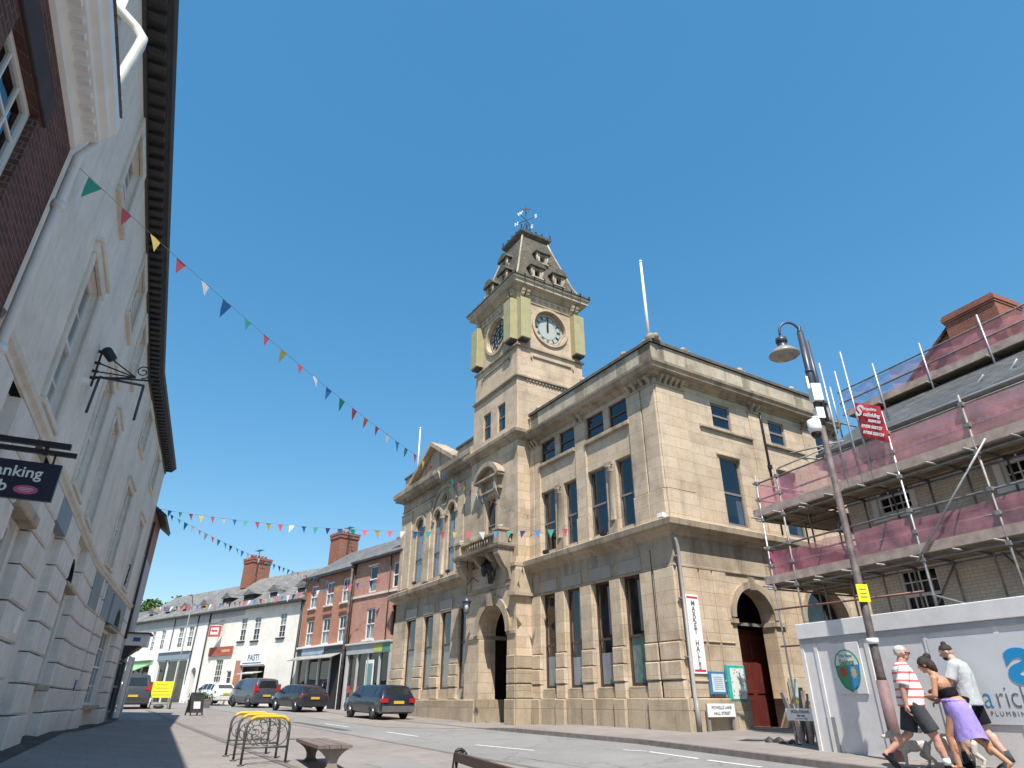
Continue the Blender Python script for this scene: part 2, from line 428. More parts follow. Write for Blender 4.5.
# ------------------------------------------------------------------ windows
def sash(th, M, u0, u1, z0, z1, yb, fm, gm, bars=(1, 1), fw=.07, arch=False, curtain=None, meet=.5, sill=None, back=.45, interior='dark', rail=True, name='window'):
    mb = MB(M); d = .06
    r = (u1-u0)/2; uc = (u0+u1)/2; zt = z1 - r if arch else z1
    mb.box(u0, u0+fw, yb-d, yb, z0, zt); mb.box(u1-fw, u1, yb-d, yb, z0, zt); mb.box(u0+fw, u1-fw, yb-d, yb, z0, z0+fw*1.3)
    if arch: mb.arc(uc, zt, r-fw, r, 0, 180, yb-d, yb)
    else: mb.box(u0+fw, u1-fw, yb-d, yb, z1-fw, z1)
    zm = z0 + (z1-z0)*meet
    if rail: mb.box(u0+fw, u1-fw, yb-d, yb+.02, zm-fw*.5, zm+fw*.5)
    nx, nz = bars
    for i in range(1, nx):
        u = u0 + (u1-u0)*i/nx; mb.box(u-.014, u+.014, yb-d*.8, yb-.01, z0+fw, (z1 if not arch else z1-.05)-fw)
    for seg in ((z0, zm), (zm, z1)):
        for j in range(1, nz):
            z = seg[0] + (seg[1]-seg[0])*j/nz; mb.box(u0+fw, u1-fw, yb-d*.8, yb-.012, z-.014, z+.014)
    mb.cur = 1
    a, b, c, e = u0-.1, u1+.1, z0-.05, z1+.05; y0, y1 = yb-back, yb-d-.005
    mb.quad((a,y0,c), (b,y0,c), (b,y0,e), (a,y0,e)); mb.quad((a,y0,c), (a,y1,c), (a,y1,e), (a,y0,e)); mb.quad((b,y0,c), (b,y1,c), (b,y1,e), (b,y0,e))
    mb.quad((a,y0,c), (b,y0,c), (b,y1,c), (a,y1,c)); mb.quad((a,y0,e), (b,y0,e), (b,y1,e), (a,y1,e))
    w = mb.build(name, [fm, M_[interior]], th)
    u = under(w, th)
    p = MB(M)
    if arch:
        N = 14; p.add([(u0+.01, yb-.03, z0), (u1-.01, yb-.03, z0)] + [(uc+(r-.01)*math.cos(PI*k/N), yb-.03, zt+(r-.01)*math.sin(PI*k/N)) for k in range(N+1)], [tuple(range(N+3))])
    else: p.quad((u0+.01,yb-.03,z0), (u1-.01,yb-.03,z0), (u1-.01,yb-.03,z1), (u0+.01,yb-.03,z1))
    p.build('pane', gm, u)
    if curtain:
        for (ca, cb, za, zb) in curtain:
            c_ = MB(M); n = 8; A = u0 + (u1-u0)*ca; B = u0 + (u1-u0)*cb; vs = []; Za = z0 + (z1-z0)*za; Zb = z0 + (z1-z0)*zb
            for i in range(n+1):
                x = A + (B-A)*i/n; y = yb - .07 + .015*math.sin(i*2.1)
                vs += [(x, y, Za), (x, y, Zb)]
            c_.add(vs, [(2*i, 2*i+2, 2*i+3, 2*i+1) for i in range(n)]); c_.build('curtain', M_['curtain'], u)
    if sill:
        s_ = MB(M); so, st, mat = sill; s_.cbox(u0-.08, u1+.08, yb-.02, so, z0-st, z0, .015); s_.build('sill', mat, u)
    return w

def text_on(body, size, T, mat, parent, name='lettering', ext=.004, align='CENTER', font_x=1.0, bold=0.0, space=1.0, top=None):
    """text standing in the xz plane of T, read from +y. T must be a full matrix (world)."""
    cu = bpy.data.curves.new('t', 'FONT'); cu.body = body; cu.size = size; cu.align_x = align; cu.align_y = 'CENTER'; cu.extrude = ext; cu.offset = bold; cu.space_character = space; cu.resolution_u = 4
    ob = bpy.data.objects.new('t', cu); COL.objects.link(ob); bpy.context.view_layer.update()
    me = bpy.data.meshes.new_from_object(ob.evaluated_get(bpy.context.evaluated_depsgraph_get()))
    bpy.data.objects.remove(ob); bpy.data.curves.remove(cu)
    R3 = Matrix(((-font_x,0,0,0), (0,0,1,0), (0,1,0,0), (0,0,0,1)))
    inv = parent['_M'].inverted() if isinstance(parent, dict) else Matrix()
    me.transform(inv @ T @ R3)
    me.materials.clear(); me.materials.append(mat)
    o = bpy.data.objects.new(name, me); COL.objects.link(o)
    if isinstance(parent, dict) and parent['o']: o.parent = parent['o']
    return o

# ------------------------------------------------------------------ ground
def sheet(name, srange, nfun0, nfun1, ns, nn, off, mat, kind='structure', thick=0):
    mb = MB(); s0, s1 = srange; vs = []
    for i in range(ns+1):
        s = s0 + (s1-s0)*i/ns; a, b = nfun0(s), nfun1(s)
        for j in range(nn+1):
            n = a + (b-a)*j/nn; x, y = W(s, n); vs.append((x, y, gz(s, n) + (off(s, n) if callable(off) else off)))
    fs = [(i*(nn+1)+j, (i+1)*(nn+1)+j, (i+1)*(nn+1)+j+1, i*(nn+1)+j+1) for i in range(ns) for j in range(nn)]
    mb.smooth = True; mb.add(vs, fs); o = mb.build(name, mat); struct(o, kind); return o
def roadmat(name, c, patch=.5):
    t = NT(name); co = t.coord(); big = t.noise(co, .18, 6, .6, stretch=(1,1,1)); fine = t.noise(co, 40, 3, .8); mid = t.noise(co, 1.6, 6, .7)
    cc = t.ramp(big, [(.3, dim(c, .86)), (.7, dim(c, 1.1))])
    cc = t.mix(.6, cc, t.ramp(mid, [(.3, (.82,.82,.82)), (.7, (1.12,1.12,1.12))]), 'MULTIPLY')
    cc = t.mix(.5, cc, t.ramp(fine, [(.3, (.7,.7,.7)), (.7, (1.25,1.25,1.25))]), 'MULTIPLY')
    vo = t.node('ShaderNodeTexVoronoi'); vo.feature = 'DISTANCE_TO_EDGE'; vo.inputs['Scale'].default_value = .35; dv = t.node('ShaderNodeVectorMath', operation='ADD'); nz = t.node('ShaderNodeTexNoise'); nz.inputs['Scale'].default_value = 1.2; t.link(co, nz.inputs['Vector']); t.link(co, dv.inputs[0]); t.link(nz.outputs['Color'], dv.inputs[1]); t.link(dv.outputs[0], vo.inputs['Vector'])
    cc = t.mix(t.math('MULTIPLY', t.ramp(vo.outputs['Distance'], [(.0, (1,1,1)), (.012, (0,0,0))]), .5), cc, dim(c, .45))
    oil = t.noise(co, .9, 3, .5); cc = t.mix(t.math('MULTIPLY', t.ramp(oil, [(.64, (0,0,0)), (.74, (1,1,1))]), .35), cc, dim(c, .6))
    t.color(cc); t.set(.85, 0, .25); t.bump(fine, .3, .01); return t.m
def slabmat(name, c, bw=.9, bh=.6, m=.008):
    t = NT(name); co = t.coord()
    mp = t.node('ShaderNodeMapping'); mp.inputs['Rotation'].default_value = (0,0,AZ); t.link(co, mp.inputs[0])
    br = t.node('ShaderNodeTexBrick'); br.inputs['Scale'].default_value = 1; br.inputs['Brick Width'].default_value = bh*1.5; br.inputs['Row Height'].default_value = bh
    br.inputs['Mortar Size'].default_value = m; br.inputs['Color1'].default_value = (*dim(c, .95), 1); br.inputs['Color2'].default_value = (*dim(c, 1.05), 1); br.inputs['Mortar'].default_value = (*dim(c, .72), 1)
    t.link(mp.outputs[0], br.inputs['Vector'])
    big = t.noise(co, .25, 6, .65); mid = t.noise(co, 2.5, 6, .7)
    cc = t.mix(.8, br.outputs['Color'], t.ramp(big, [(.3, (.80,.79,.78)), (.6, (1.05,1.04,1.02))]), 'MULTIPLY')
    cc = t.mix(.7, cc, t.ramp(mid, [(.3, (.85,.85,.85)), (.7, (1.1,1.1,1.1))]), 'MULTIPLY')
    gum = t.node('ShaderNodeTexVoronoi'); gum.inputs['Scale'].default_value = 2.2; t.link(co, gum.inputs['Vector'])
    cc = t.mix(t.math('MULTIPLY', t.ramp(gum.outputs['Distance'], [(.05, (1,1,1)), (.075, (0,0,0))]), .5), cc, dim(c, .5))
    blot = t.noise(co, .8, 5, .65); cc = t.mix(t.math('MULTIPLY', t.ramp(blot, [(.55, (0,0,0)), (.7, (1,1,1))]), .4), cc, dim(c, .68))
    t.color(cc); t.set(.85, 0, .25); t.bump(t.noise(co, 30, 3), .2, .006); return t.m
m_road = roadmat('worn_grey_asphalt', (.235,.23,.224)); m_pave = slabmat('pale_paving', (.25,.225,.21)); m_bay = slabmat('parking_bay_setts', (.27,.245,.225), .4, .2, .006)
m_kerb = plain('kerb_stone', (.15,.13,.12), .8, var=.25, scale=6); m_line = plain('worn_white_line', (.62,.62,.60), .7, var=.25, scale=8)
m_ground = roadmat('distant_ground', (.12,.13,.09))
def shift(s): return 0.0 if s < 40 else -0.011*(s-40)**2 if s < 60 else -4.4-.44*(s-60)
def nEdgeN(s): return 7.55 + shift(s)*.8
def nEdgeF(s): return 12.35 + shift(s) - .17*max(0, 14.0-s)
# one big sheet out to the horizon, under everything
gb = MB(); R_ = 900
gv = []
for i in range(-18, 19):
    for j in range(-6, 31):
        x = i*60.0; y = j*60.0
        gv.append((x, y, -2.6 if y < 200 else -2.6 + (y-200)*.008))
nj = 37
gb.add(gv, [(i*nj+j, (i+1)*nj+j, (i+1)*nj+j+1, i*nj+j+1) for i in range(36) for j in range(36)])
struct(gb.build('ground', m_ground))
sheet('road', (-14, 92), lambda s: nEdgeN(s)-.0, lambda s: nEdgeF(s), 106, 10, 0, m_road)
sheet('pavement', (-14, 92), lambda s: -12.0, lambda s: nEdgeN(s)-.12, 106, 24, .012, m_pave)
sheet('kerb', (-14, 92), lambda s: nEdgeN(s)-.12, lambda s: nEdgeN(s)+.02, 106, 1, .016, m_kerb)
# far footway with a real kerb step; dropped beside the parking bay
def kh(s): return KERB*(1 if s < 20.5 else max(.12, 1-(s-20.5)/2.2) if s < 24 else .12)
sheet('pavement', (-14, 92), lambda s: nEdgeF(s)+.14, lambda s: nEdgeF(s)+14, 106, 14, lambda s, n: kh(s) + .018*min(4, max(0, n-12.4-shift(s))) if s < 24 else .02, m_pave)
kb = MB(); vs = []; fs = []
for i in range(107):
    s = -14 + i; a = nEdgeF(s); h = kh(s) if s < 24 else .02
    for (n, z) in ((a, -.02), (a+.015, h), (a+.15, h+.002), (a+.15, h-.1)):
        x, y = W(s, n); vs.append((x, y, gz(s, n)+z))
    if i:
        for k in range(3): fs.append(((i-1)*4+k, i*4+k, i*4+k+1, (i-1)*4+k+1))
kb.add(vs, fs); struct(kb.build('kerb', m_kerb))
sheet('parking_bay', (23.0, 40), lambda s: 9.9 + max(0, (25-s)*.9), lambda s: 12.35, 20, 2, .008, m_bay)
# drainage line across the forecourt and painted markings
def strip(name, a, b, w, off, mat, nseg=12):
    mb = MB(); vs = []
    for i in range(nseg+1):
        t = i/nseg; s = a[0]+(b[0]-a[0])*t; n = a[1]+(b[1]-a[1])*t
        dl = math.hypot(b[0]-a[0], b[1]-a[1]); px, pn = -(b[1]-a[1])/dl*w/2, (b[0]-a[0])/dl*w/2
        for q in (-1, 1):
            x, y = W(s+q*px, n+q*pn); vs.append((x, y, gz(s+q*px, n+q*pn)+off))
    mb.add(vs, [(2*i, 2*i+1, 2*i+3, 2*i+2) for i in range(nseg)]); return struct(mb.build(name, mat))
strip('drain_channel', (46.2, 3.73), (20.9, 3.78), .22, .022, m_kerb, 24)
strip('drain_channel', (20.9, 3.78), (8, 3.9), .16, .022, m_kerb, 14)
for a, b in [((16.4, 9.0), (14.2, 9.35)), ((12.3, 11.15), (10.6, 10.9)), ((10.3, 10.85), (8.9, 10.7)), ((13.0, 11.0), (12.4, 11.18)), ((22.5, 9.0), (20.0, 9.0)), ((29, 8.9), (26, 8.9))]:
    strip('road_marking', a, b, .10, .006, m_line, 6)

m_patch = roadmat('darker_asphalt_patch', (.10,.102,.105)); m_patch2 = roadmat('paler_trench_repair', (.235,.23,.22))
def patch_(s0, s1, n0, n1, m, off=.0035): sheet('road_repair', (s0, s1), lambda s: n0, lambda s: n1, 6, 3, off, m)
patch_(9.5, 13.2, 8.3, 9.0, m_patch2); patch_(24, 31, 8.0, 8.35, m_patch); patch_(7.0, 8.6, 9.6, 10.4, m_patch2)
patch_(12.0, 14.0, 5.2, 6.1, m_patch2, .0165); patch_(25.5, 27.2, 5.0, 6.2, m_bay, .0165)
# ------------------------------------------------------------------ town hall
CX, CY = W(15.13, 15.48)
MH = frame(CX, CY, -31.617)                    # x: U along the street, y: towards the street, z absolute
MHS = MH @ Matrix(((0,-1,0,0), (1,0,0,0), (0,0,1,0), (0,0,0,1))) @ Matrix.Identity(4)
# side frame: u' = -W, y outward = towards the camera side (-U)
MHS = MH @ Matrix(((0,-1,0,0), (1,0,0,0), (0,0,1,0), (0,0,0,1)))
def check_side():
    p = MHS @ Vector((-2, 0, 0)); q = MH @ Vector((0, -2, 0)); return (p-q).length
assert check_side() < 1e-6, check_side()
HB = thing('town_hall', 'large sandstone town hall with a clock tower, arched porch and parapet across the street', 'town hall', MH @ Matrix.Translation((0, 0, -.85)))
ST, TR, GR = M_['stone'], M_['stone_trim'], M_['stone_grey']
UT = 8.35; UL = 12.8; UE = 22.75; WS = 10.9; OT = .72; OL = .30
gfR = [(1.65,2.62), (3.28,4.26), (5.03,5.98), (6.67,7.62)]
ffR = [(1.61,2.5), (3.1,4.22), (4.96,5.86), (6.5,7.55)]
mzR = [(1.6,2.68), (3.02,4.15), (4.95,6.06), (6.4,7.5)]
# --- right wing front
w = MB(MH)
w.wall(0, UT, .1, 11.3, [(a, b, .46, 3.96) for a, b in gfR] + [(a, b, 5.66, 8.28, 'rect', .38) for a, b in ffR] + [(a, b, 9.6, 10.62, 'rect', .28) for a, b in mzR], 0, .30)
# side (u = -W)
wS = [(2.93,4.05), (6.28,7.4)]
sh = [(-b, -a, 5.66, 8.25) for a, b in wS] + [(-b, -a, 9.42, 10.47) for a, b in [(2.9,3.95), (6.25,7.25), (9.35,10.2)]]
w.wall(-WS, 0, .1, 11.3, sh + [(-4.5, -2.55, .1, 3.5, 'arch', .55), (-8.9, -6.3, .9, 3.88, 'arch', .5)], 0, .30, MH.inverted() @ MHS)
w.box(0, .5, -WS, -WS+.4, -1.3, 11.3); w.wall(0, 22.6, -1.3, 11.3, [], -WS)
w.build('wall', ST, HB)
# --- plinth
w = MB(MH)
for a, b in [(0, 1.62)] + [(gfR[i][1]+.0, gfR[i+1][0]) for i in range(3)] + [(7.62, UT)]:
    w.cbox(a-(.16 if a == 0 else -.04), b-(.04 if b < 8 else 0), -.02, .22, -1.4, .10, .03); w.cut()
for a, b in gfR:
    w.cbox(a-.02, b+.02, -.02, .13, -1.4, .12, .02); w.cbox(a, b, -.25, .05, .12, .46, .02); w.cut()
S_ = MH.inverted() @ MHS
for a, b in [(-2.5, -.0), (-5.6, -4.55), (-WS, -5.6)]:
    w.cbox(a, b-.001, -.02, .16, -1.4, .10, .03, S_); w.cut()
w.build_parts('plinth', M_['stone_low'], HB)
# --- rusticated ground floor piers
w = MB(MH)
piers = [(0.02, .93), (1.0, 1.62), (2.66, 3.24), (4.3, 4.99), (6.02, 6.63), (7.66, 8.33)]
for i, (a, b) in enumerate(piers):
    for (z0, z1, o) in ((.10, .58, .13), (.61, 1.13, .16), (1.16, 1.68, .13)):
        w.cbox(a, b, -.01, o, z0, z1, .03)
    w.cbox(a, b, -.01, .075, 1.72, 3.93, .015); w.cut()
for (a, b) in [(-.98, -.02), (-1.6, -1.05), (-2.3, -1.66)]:
    w.cbox(a, b, -.01, .05, .12, 3.93, .015, S_)
    w.cbox(a, b-.0, -.0, .09, .55, .60, .01, S_); w.cbox(a, b, -.0, .09, 1.68, 1.72, .01, S_); w.cut()
for (a, b) in [(-5.75, -5.05), (-6.2, -5.8), (-9.8, -9.1), (-10.88, -10.2)]:
    w.cbox(a, b, -.01, .05, .12, 3.93, .015, S_); w.cut()
w.build_parts('rusticated_pier', ST, HB)
# panels over the ground floor windows and string course
w = MB(MH)
for a, b in gfR: w.cbox(a-.12, b+.12, -.01, .05, 4.02, 4.48, .01); w.cut()
w.build_parts('lintel_panel', M_['stone_panel'], HB)
PR = lambda pr: pr
strg = [(0,3.94), (.06,3.94), (.06,4.0), (.02,4.02), (.02,4.9), (.12,4.95), (.17,5.05), (.33,5.12), (.45,5.2), (.48,5.38), (.42,5.42), (0,5.50)]
def mirror_path(p): return list(reversed(p))
w = MB(MH)
# travelling so that 'left' is outward: front from U=UT to 0 has outward(+y) on the ... right; so travel 0 -> UT reversed
pathR = [(UT, 0), (0, 0), (0, -WS)]
w.mold([(-o, z) for o, z in strg], pathR)
w.build('string_course', TR, HB)
# upper pilasters
w = MB(MH)
for (a, b) in [(0.0, .72), (.78, 1.5), (4.17, 4.88), (7.52, 7.95), (8.0, 8.33)]:
    w.cbox(a, b, -.01, .07, 6.55, 10.52, .015); w.cbox(a-.03 if a > .1 else a, b+.03, -.01, .12, 5.5, 6.52, .02); w.cut()
for (a, b) in [(-1.4, -.001), (-5.72, -5.03), (-9.15, -8.45), (-WS, -10.3)]:
    w.cbox(a, b, -.01, .06, 6.55, 10.52, .015, S_); w.cbox(a-.03, b, -.01, .10, 5.5, 6.52, .02, S_); w.cut()
# band over first floor windows and wall panels
w.build_parts('pilaster', ST, HB)
w = MB(MH)
def capital(w, a, b, o, T=None):
    w.cbox(a-.05, b+.05, -.01, o+.06, 10.5, 10.56, .01, T); w.cbox(a-.03, b+.03, -.01, o+.10, 10.82, 10.9, .01, T)
    n = max(2, int((b-a)/.25))
    for k in range(n):
        u = a + (b-a)*(k+.5)/n; w.prism([(o-.02,10.56), (o+.03,10.56), (o+.05,10.62), (o+.22,10.8), (o+.22,10.84), (-.0,10.84)], 'x', u-.06, u+.06, T)
for a, b in [(0.05, .7), (.8, 1.45), (4.17, 4.88), (7.55, 8.3)]: capital(w, a, b, .07); w.cut()
for a, b in [(-1.4, -.05), (-5.72, -5.03), (-9.15, -8.45), (-WS, -10.3)]: capital(w, a, b, .06, S_); w.cut()
w.build_parts('capital', TR, HB)
# paired first-floor columns
for uc in (2.8, 6.18):
    w = MB(MH); w.box(uc-.30, uc+.30, -.36, -.12, 5.52, 8.28); w.box(uc-.26, uc+.26, -.2, .07, 5.5, 6.0)
    w.lathe([(.2,6.0), (.17,6.06), (.165,6.2), (.15,7.9), (.19,7.95)], (uc, -.06, 0), 14)
    w.box(uc-.22, uc+.22, -.26, .12, 8.14, 8.28); w.lathe([(.15,7.92), (.2,8.0), (.17,8.05), (.24,8.14)], (uc, -.06, 0), 10)
    w.build('column', TR, HB)
w = MB(MH)
for a, b in [(1.45, 4.17), (4.9, 7.55)]: w.cbox(a, b, -.05, .14, 9.42, 9.58, .02); w.cut()
for a, b in [(-5.0, -2.1), (-8.4, -5.75), (-10.3, -9.2)]: w.cbox(a, b, -.0, .11, 9.26, 9.38, .02, S_); w.cut()
for a, b in [(-4.05, -2.8), (-7.35, -6.15)]: w.cbox(a, b, 0, .08, 8.27, 8.36, .02, S_); w.cut()
w.build_parts('sill_band', TR, HB)
crn = [(0,10.88), (.06,10.9), (.06,10.96), (.16,11.0), (.18,11.06), (.42,11.1), (.42,11.2), (.50,11.26), (.52,11.36), (.46,11.4), (0,11.42)]
w = MB(MH); w.mold([(-o, z-.1) for o, z in crn], pathR)
# small dentil blocks
w.build('cornice', TR, HB)
w = MB(MH); w.mold([(-.04,11.3), (-.04,12.25), (.35,12.25), (.35,11.3)], pathR)
for u in (.0, 1.35, 4.1, 7.6): w.cbox(u if u else -.03, u+.62, -.05, .04+.0, 11.34, 12.27, .01)
for u in (-.65, -2.3, -5.6, -9.0, -10.8): w.cbox(u-.0, u+.6 if u > -10.7 else u+.55, -.05, .04, 11.34, 12.27, .01, S_)
w.build('parapet', GR, HB)
w = MB(MH); w.mold([(-.12,12.25), (-.12,12.38), (.40,12.38), (.40,12.25)], pathR); w.build('coping', M_['coping'], HB)
def acroter(w, u, y, T=None, s=1.0):
    w.box(u-.28*s, u+.28*s, y-.25*s, y+.1*s, 12.38, 12.5, T); w.ball((u, y-.08, 12.58), (.2*s,.16*s,.16*s), 8, T); w.ball((u-.25*s, y-.05, 12.5), (.12*s,.12*s,.12*s), 6, T); w.ball((u+.25*s, y-.05, 12.5), (.12*s,.12*s,.12*s), 6, T)
w = MB(MH)
for u in (.12, 1.7, 4.4, 7.9): acroter(w, u, -.1, None, 1.2 if u < .2 else .85); w.cut()
for u in (-2.0, -5.3, -8.7): acroter(w, u, -.1, S_, .85); w.cut()
w.build_parts('roof_ornament', TR, HB)
# flat roofs unseen behind the parapets: lids added to block light
w = MB(MH); w.box(.3, UT, -WS+.3, -.3, 11.5, 11.7); w.box(UT+4, UE-.2, -WS+.3, -.3, 11.5, 11.9); w.build('roof', M_['lead'], HB)
# windows of the right wing
for i, (a, b) in enumerate(gfR):
    sash(HB, MH, a, b, .46, 3.96, -.13, M_['sash_dark'], M_['glass'], (1,1), .075, False, [(.12,.42,.48,.95), (.1,.35,.05,.46)] if i != 3 else [(.12,.40,.52,.95)], .44, interior='interior')
for i, (a, b) in enumerate(ffR):
    sash(HB, MH, a, b, 5.66, 8.28, -.15, M_['sash_grey'], M_['glass_up'], (1,1), .07, False, [(.02,.30,.02,.98)] if i else [(.02,.25,.02,.98)], .46, interior='interior')
for a, b in mzR: sash(HB, MH, a, b, 9.6, 10.62, -.08, M_['sash_dark'], M_['glass_up'], (1,1), .07, interior='interior')
for a, b in wS: sash(HB, MHS, -b, -a, 5.66, 8.25, -.1, M_['sash_grey'], M_['glass_up'], (1,1), .08, False, [(.05,.3,.02,.48)], .47, interior='interior')
for a, b in [(2.9,3.95), (6.25,7.25), (9.35,10.2)]: sash(HB, MHS, -b, -a, 9.42, 10.47, -.06, M_['sash_grey'], M_['glass_up'], (1,1), .08, interior='interior')
# children's drawings in the right-hand ground floor window, pale stock in the others
t = NT('coloured_window_display'); co = t.coord(); vz = t.node('ShaderNodeTexVoronoi'); vz.inputs['Scale'].default_value = 5.5; t.link(co, vz.inputs['Vector'])
t.color(t.mix(.55, t.mix(.6, vz.outputs['Color'], (.16,.42,.30)), (.30,.42,.33))); t.set(.8); m_disp = t.m
t = NT('pale_window_display'); co = t.coord(); vz = t.node('ShaderNodeTexVoronoi'); vz.inputs['Scale'].default_value = 4; t.link(co, vz.inputs['Vector'])
t.color(t.mix(.85, vz.outputs['Color'], (.55,.56,.58))); t.set(.8); m_disp2 = t.m
for i, (a, b) in enumerate(gfR):
    w = MB(MH); w.box(a+.1, b-.09, -.20, -.185, .56, [1.6,1.5,1.55,2.0][3-i]); w.build('window_display', m_disp if i == 0 else m_disp2, HB)
# --- arched side entrance
w = MB(MHS)
w.arc(-3.525, 2.52, .98, 1.2, 0, 180, -.01, .07, 20); w.box(-3.62, -3.43, -.01, .13, 3.44, 3.86)
w.box(-4.98, -4.48, -.01, .09, 2.32, 2.46); w.box(-2.57, -2.2, -.01, .09, 2.32, 2.46)
w.box(-4.5, -4.44, -.5, .02, 2.32, 2.46); w.box(-2.61, -2.55, -.5, .02, 2.32, 2.46); w.cut()
w.arc(-7.6, 2.58, 1.3, 1.5, 0, 180, -.01, .07, 20); w.box(-7.7, -7.5, -.01, .12, 3.8, 4.1); w.box(-9.2, -8.88, -.01, .08, 2.42, 2.56); w.box(-6.32, -6.0, -.01, .08, 2.42, 2.56)
w.build_parts('arch_surround', TR, HB)
w = MB(MHS); w.box(-2.55, -2.2, -.55, .0, -1.3, .1).cut(); w.box(-4.9, -4.5, -.55, .0, -1.3, .1)
w.build_parts('door_jamb', ST, HB)
# dark lobby behind the arch with the door at its back
w = MB(MHS); w.quad((-5.6,-1.75,-1.0), (-1.9,-1.75,-1.0), (-1.9,-1.75,3.6), (-5.6,-1.75,3.6)); w.quad((-5.6,-1.75,-1), (-5.6,-.56,-1), (-5.6,-.56,3.6), (-5.6,-1.75,3.6))
w.quad((-1.9,-1.75,-1), (-1.9,-.56,-1), (-1.9,-.56,3.6), (-1.9,-1.75,3.6)); w.quad((-5.6,-1.75,3.6), (-1.9,-1.75,3.6), (-1.9,-.56,3.6), (-5.6,-.56,3.6)); w.quad((-5.6,-1.75,-.99), (-1.9,-1.75,-.99), (-1.9,-.5,-.99), (-5.6,-.5,-.99))
w.build('lobby', M_['dark'], HB)
w = MB(MHS); w.box(-5.4, -3.2, -1.2, -1.12, -.98, 2.3)
for (z0, z1) in ((-.8,.1), (.25,1.2), (1.35,2.15)):
    for a in (-5.3, -4.2): w.cbox(a, a+.9, -1.13, -1.09, z0, z1, .01)
dr = w.build('door', M_['door_red'], HB)
h_ = MB(MHS); h_.ball((-3.4, -1.07, .1), .035, 8); h_.build('handle', M_['iron'], under(dr, HB))
w = MB(MHS); w.box(-4.6, -2.45, -.56, -.5, 2.34, 2.44); w.build('transom', M_['sash_grey'], HB)
w = MB(MHS); w.box(-4.9, -2.2, -1.0, .35, -1.3, -.98); w.build('doorstep', M_['stone_low'], HB)
w = MB(MHS); w.box(-8.9, -6.3, -.5, -.47, .8, 3.9)
w.arc(-7.6, 2.58, .75, .82, 0, 180, -.46, -.42, 14); w.box(-8.9, -6.3, -.46, -.40, 2.5, 2.6); w.box(-7.63, -7.57, -.46, -.42, .9, 3.8); aw = w.build('arched_window', M_['dark'], HB)
w = MB(MHS); w.quad((-8.85,-.39,.95), (-6.35,-.39,.95), (-6.35,-.39,2.48), (-8.85,-.39,2.48)); w.add([(-7.6+1.2*math.cos(PI*k/14), -.39, 2.62+1.15*math.sin(PI*k/14)) for k in range(15)], [tuple(range(15))]); w.build('pane', M_['glass'], under(aw, HB))
# downpipes
w = MB(MHS); w.tube([(-5.68,.12,10.6), (-5.68,.12,10.2), (-5.70,.10,5.6)], .045, 8); w.box(-5.78, -5.62, .03, .17, 8.2, 8.36); w.build('downpipe', M_['iron'], HB)
w = MB(MHS); w.tube([(.14,.16,4.9), (.02,.18,4.75), (-.03,.20,4.5), (-.03,.20,.1), (-.03,.24,.1), (-.03,.24,-.84)], [.05,.06,.06,.06,.075,.075], 10)
for z in (4.2, 2.9, 1.2, -.2): w.box(-.12, .06, .04, .2, z, z+.05)
w.build('downpipe', M_['grey_plastic'], HB)
w = MB(MH); w.tube([(.965,.10,4.6), (.965,.10,.1)], .014, 5); w.build('cable', M_['iron'], HB)
# floodlights on the ledge
for (u, z) in ((.15, 5.5), (3.2, 5.5), (7.0, 5.5), (15.6, 6.0), (19.9, 6.0)):
    w = MB(MH); w.box(u-.12, u+.12, .12+(OL if u > 12 else 0), .28+(OL if u > 12 else 0), z+.02, z+.16); w.tube([(u,.2+(OL if u > 12 else 0),z-.1), (u,.2+(OL if u > 12 else 0),z+.05)], .02, 5)
    w.build('floodlight', M_['iron'] if u > 1 else M_['white'], HB)

# ------------------------------------------------------------------ clock tower
TW0, TW1 = UT+.1, 12.7
TD = 3.45
TS = M_['stone_tower']
ROTF = MH.inverted() @ MHS
def face(u0): return Matrix.Translation((u0, 0, 0)) @ ROTF       # local T: u=-W in x, outward = -U
TF = face(TW0); MTF = MH @ TF
w = MB(MH)
w.wall(UT, UL, -1.3, 5.6, [(9.08, 11.5, -1.3, 3.83, 'arch', .85)], OT+.1, .3)
w.wall(-.3, OT+.1, -1.3, 5.6, [], 0, .3, face(UT))
w.box(UL-.3, UL, -.5, OT+.098, -1.3, 5.6)
w.wall(UT, UL, 5.6, 11.6, [(10.2, 11.25, 6.2, 8.75, 'rect', .4)], OT, .4)
w.wall(-4.0, OT, 5.6, 11.6, [], 0, .3, face(UT))
w.box(UL-.3, UL, -.5, OT-.002, 5.6, 11.6)
w.build('tower_wall', ST, HB)
w = MB(MH)
w.wall(TW0, UL, 11.5, 14.35, [(9.55,10.3,11.95,13.42), (10.98,11.75,11.95,13.42)], OT-.04, .3)
w.wall(-TD, OT-.04, 11.5, 14.35, [], 0, .3, TF)
w.box(UL-.4, UL-.001, -TD, OT-.05, 11.5, 14.35); w.box(TW0+.01, UL, -TD, -TD+.3, 11.3, 14.35)
w.wall(TW0+.02, TW1+.06, 14.35, 16.15, [], OT-.08, .3); w.wall(-TD+.02, OT-.08, 14.35, 16.15, [], -.02, .3, TF)
w.box(TW1-.1, TW1+.059, -TD, OT-.1, 14.35, 16.15); w.box(TW0+.03, TW1+.06, -TD+.02, -TD+.3, 14.35, 16.15)
cu, cw = (TW0+TW1)/2+.02, 1.42
w.wall(TW0+.06, TW1, 16.15, 19.75, [(cu-1.0, cu+1.0, 16.78, 18.78, 'round', .22)], OT-.12, .3)
w.wall(-TD+.08, OT-.12, 16.15, 19.75, [(-cw-1.0, -cw+1.0, 16.78, 18.78, 'round', .22)], -.06, .3, TF)
w.box(TW1-.3, TW1-.001, -TD+.08, OT-.13, 16.15, 19.75); w.box(TW0+.07, TW1-.001, -TD+.08, -TD+.3, 16.15, 19.75)
w.build('clock_stage_wall', TS, HB)
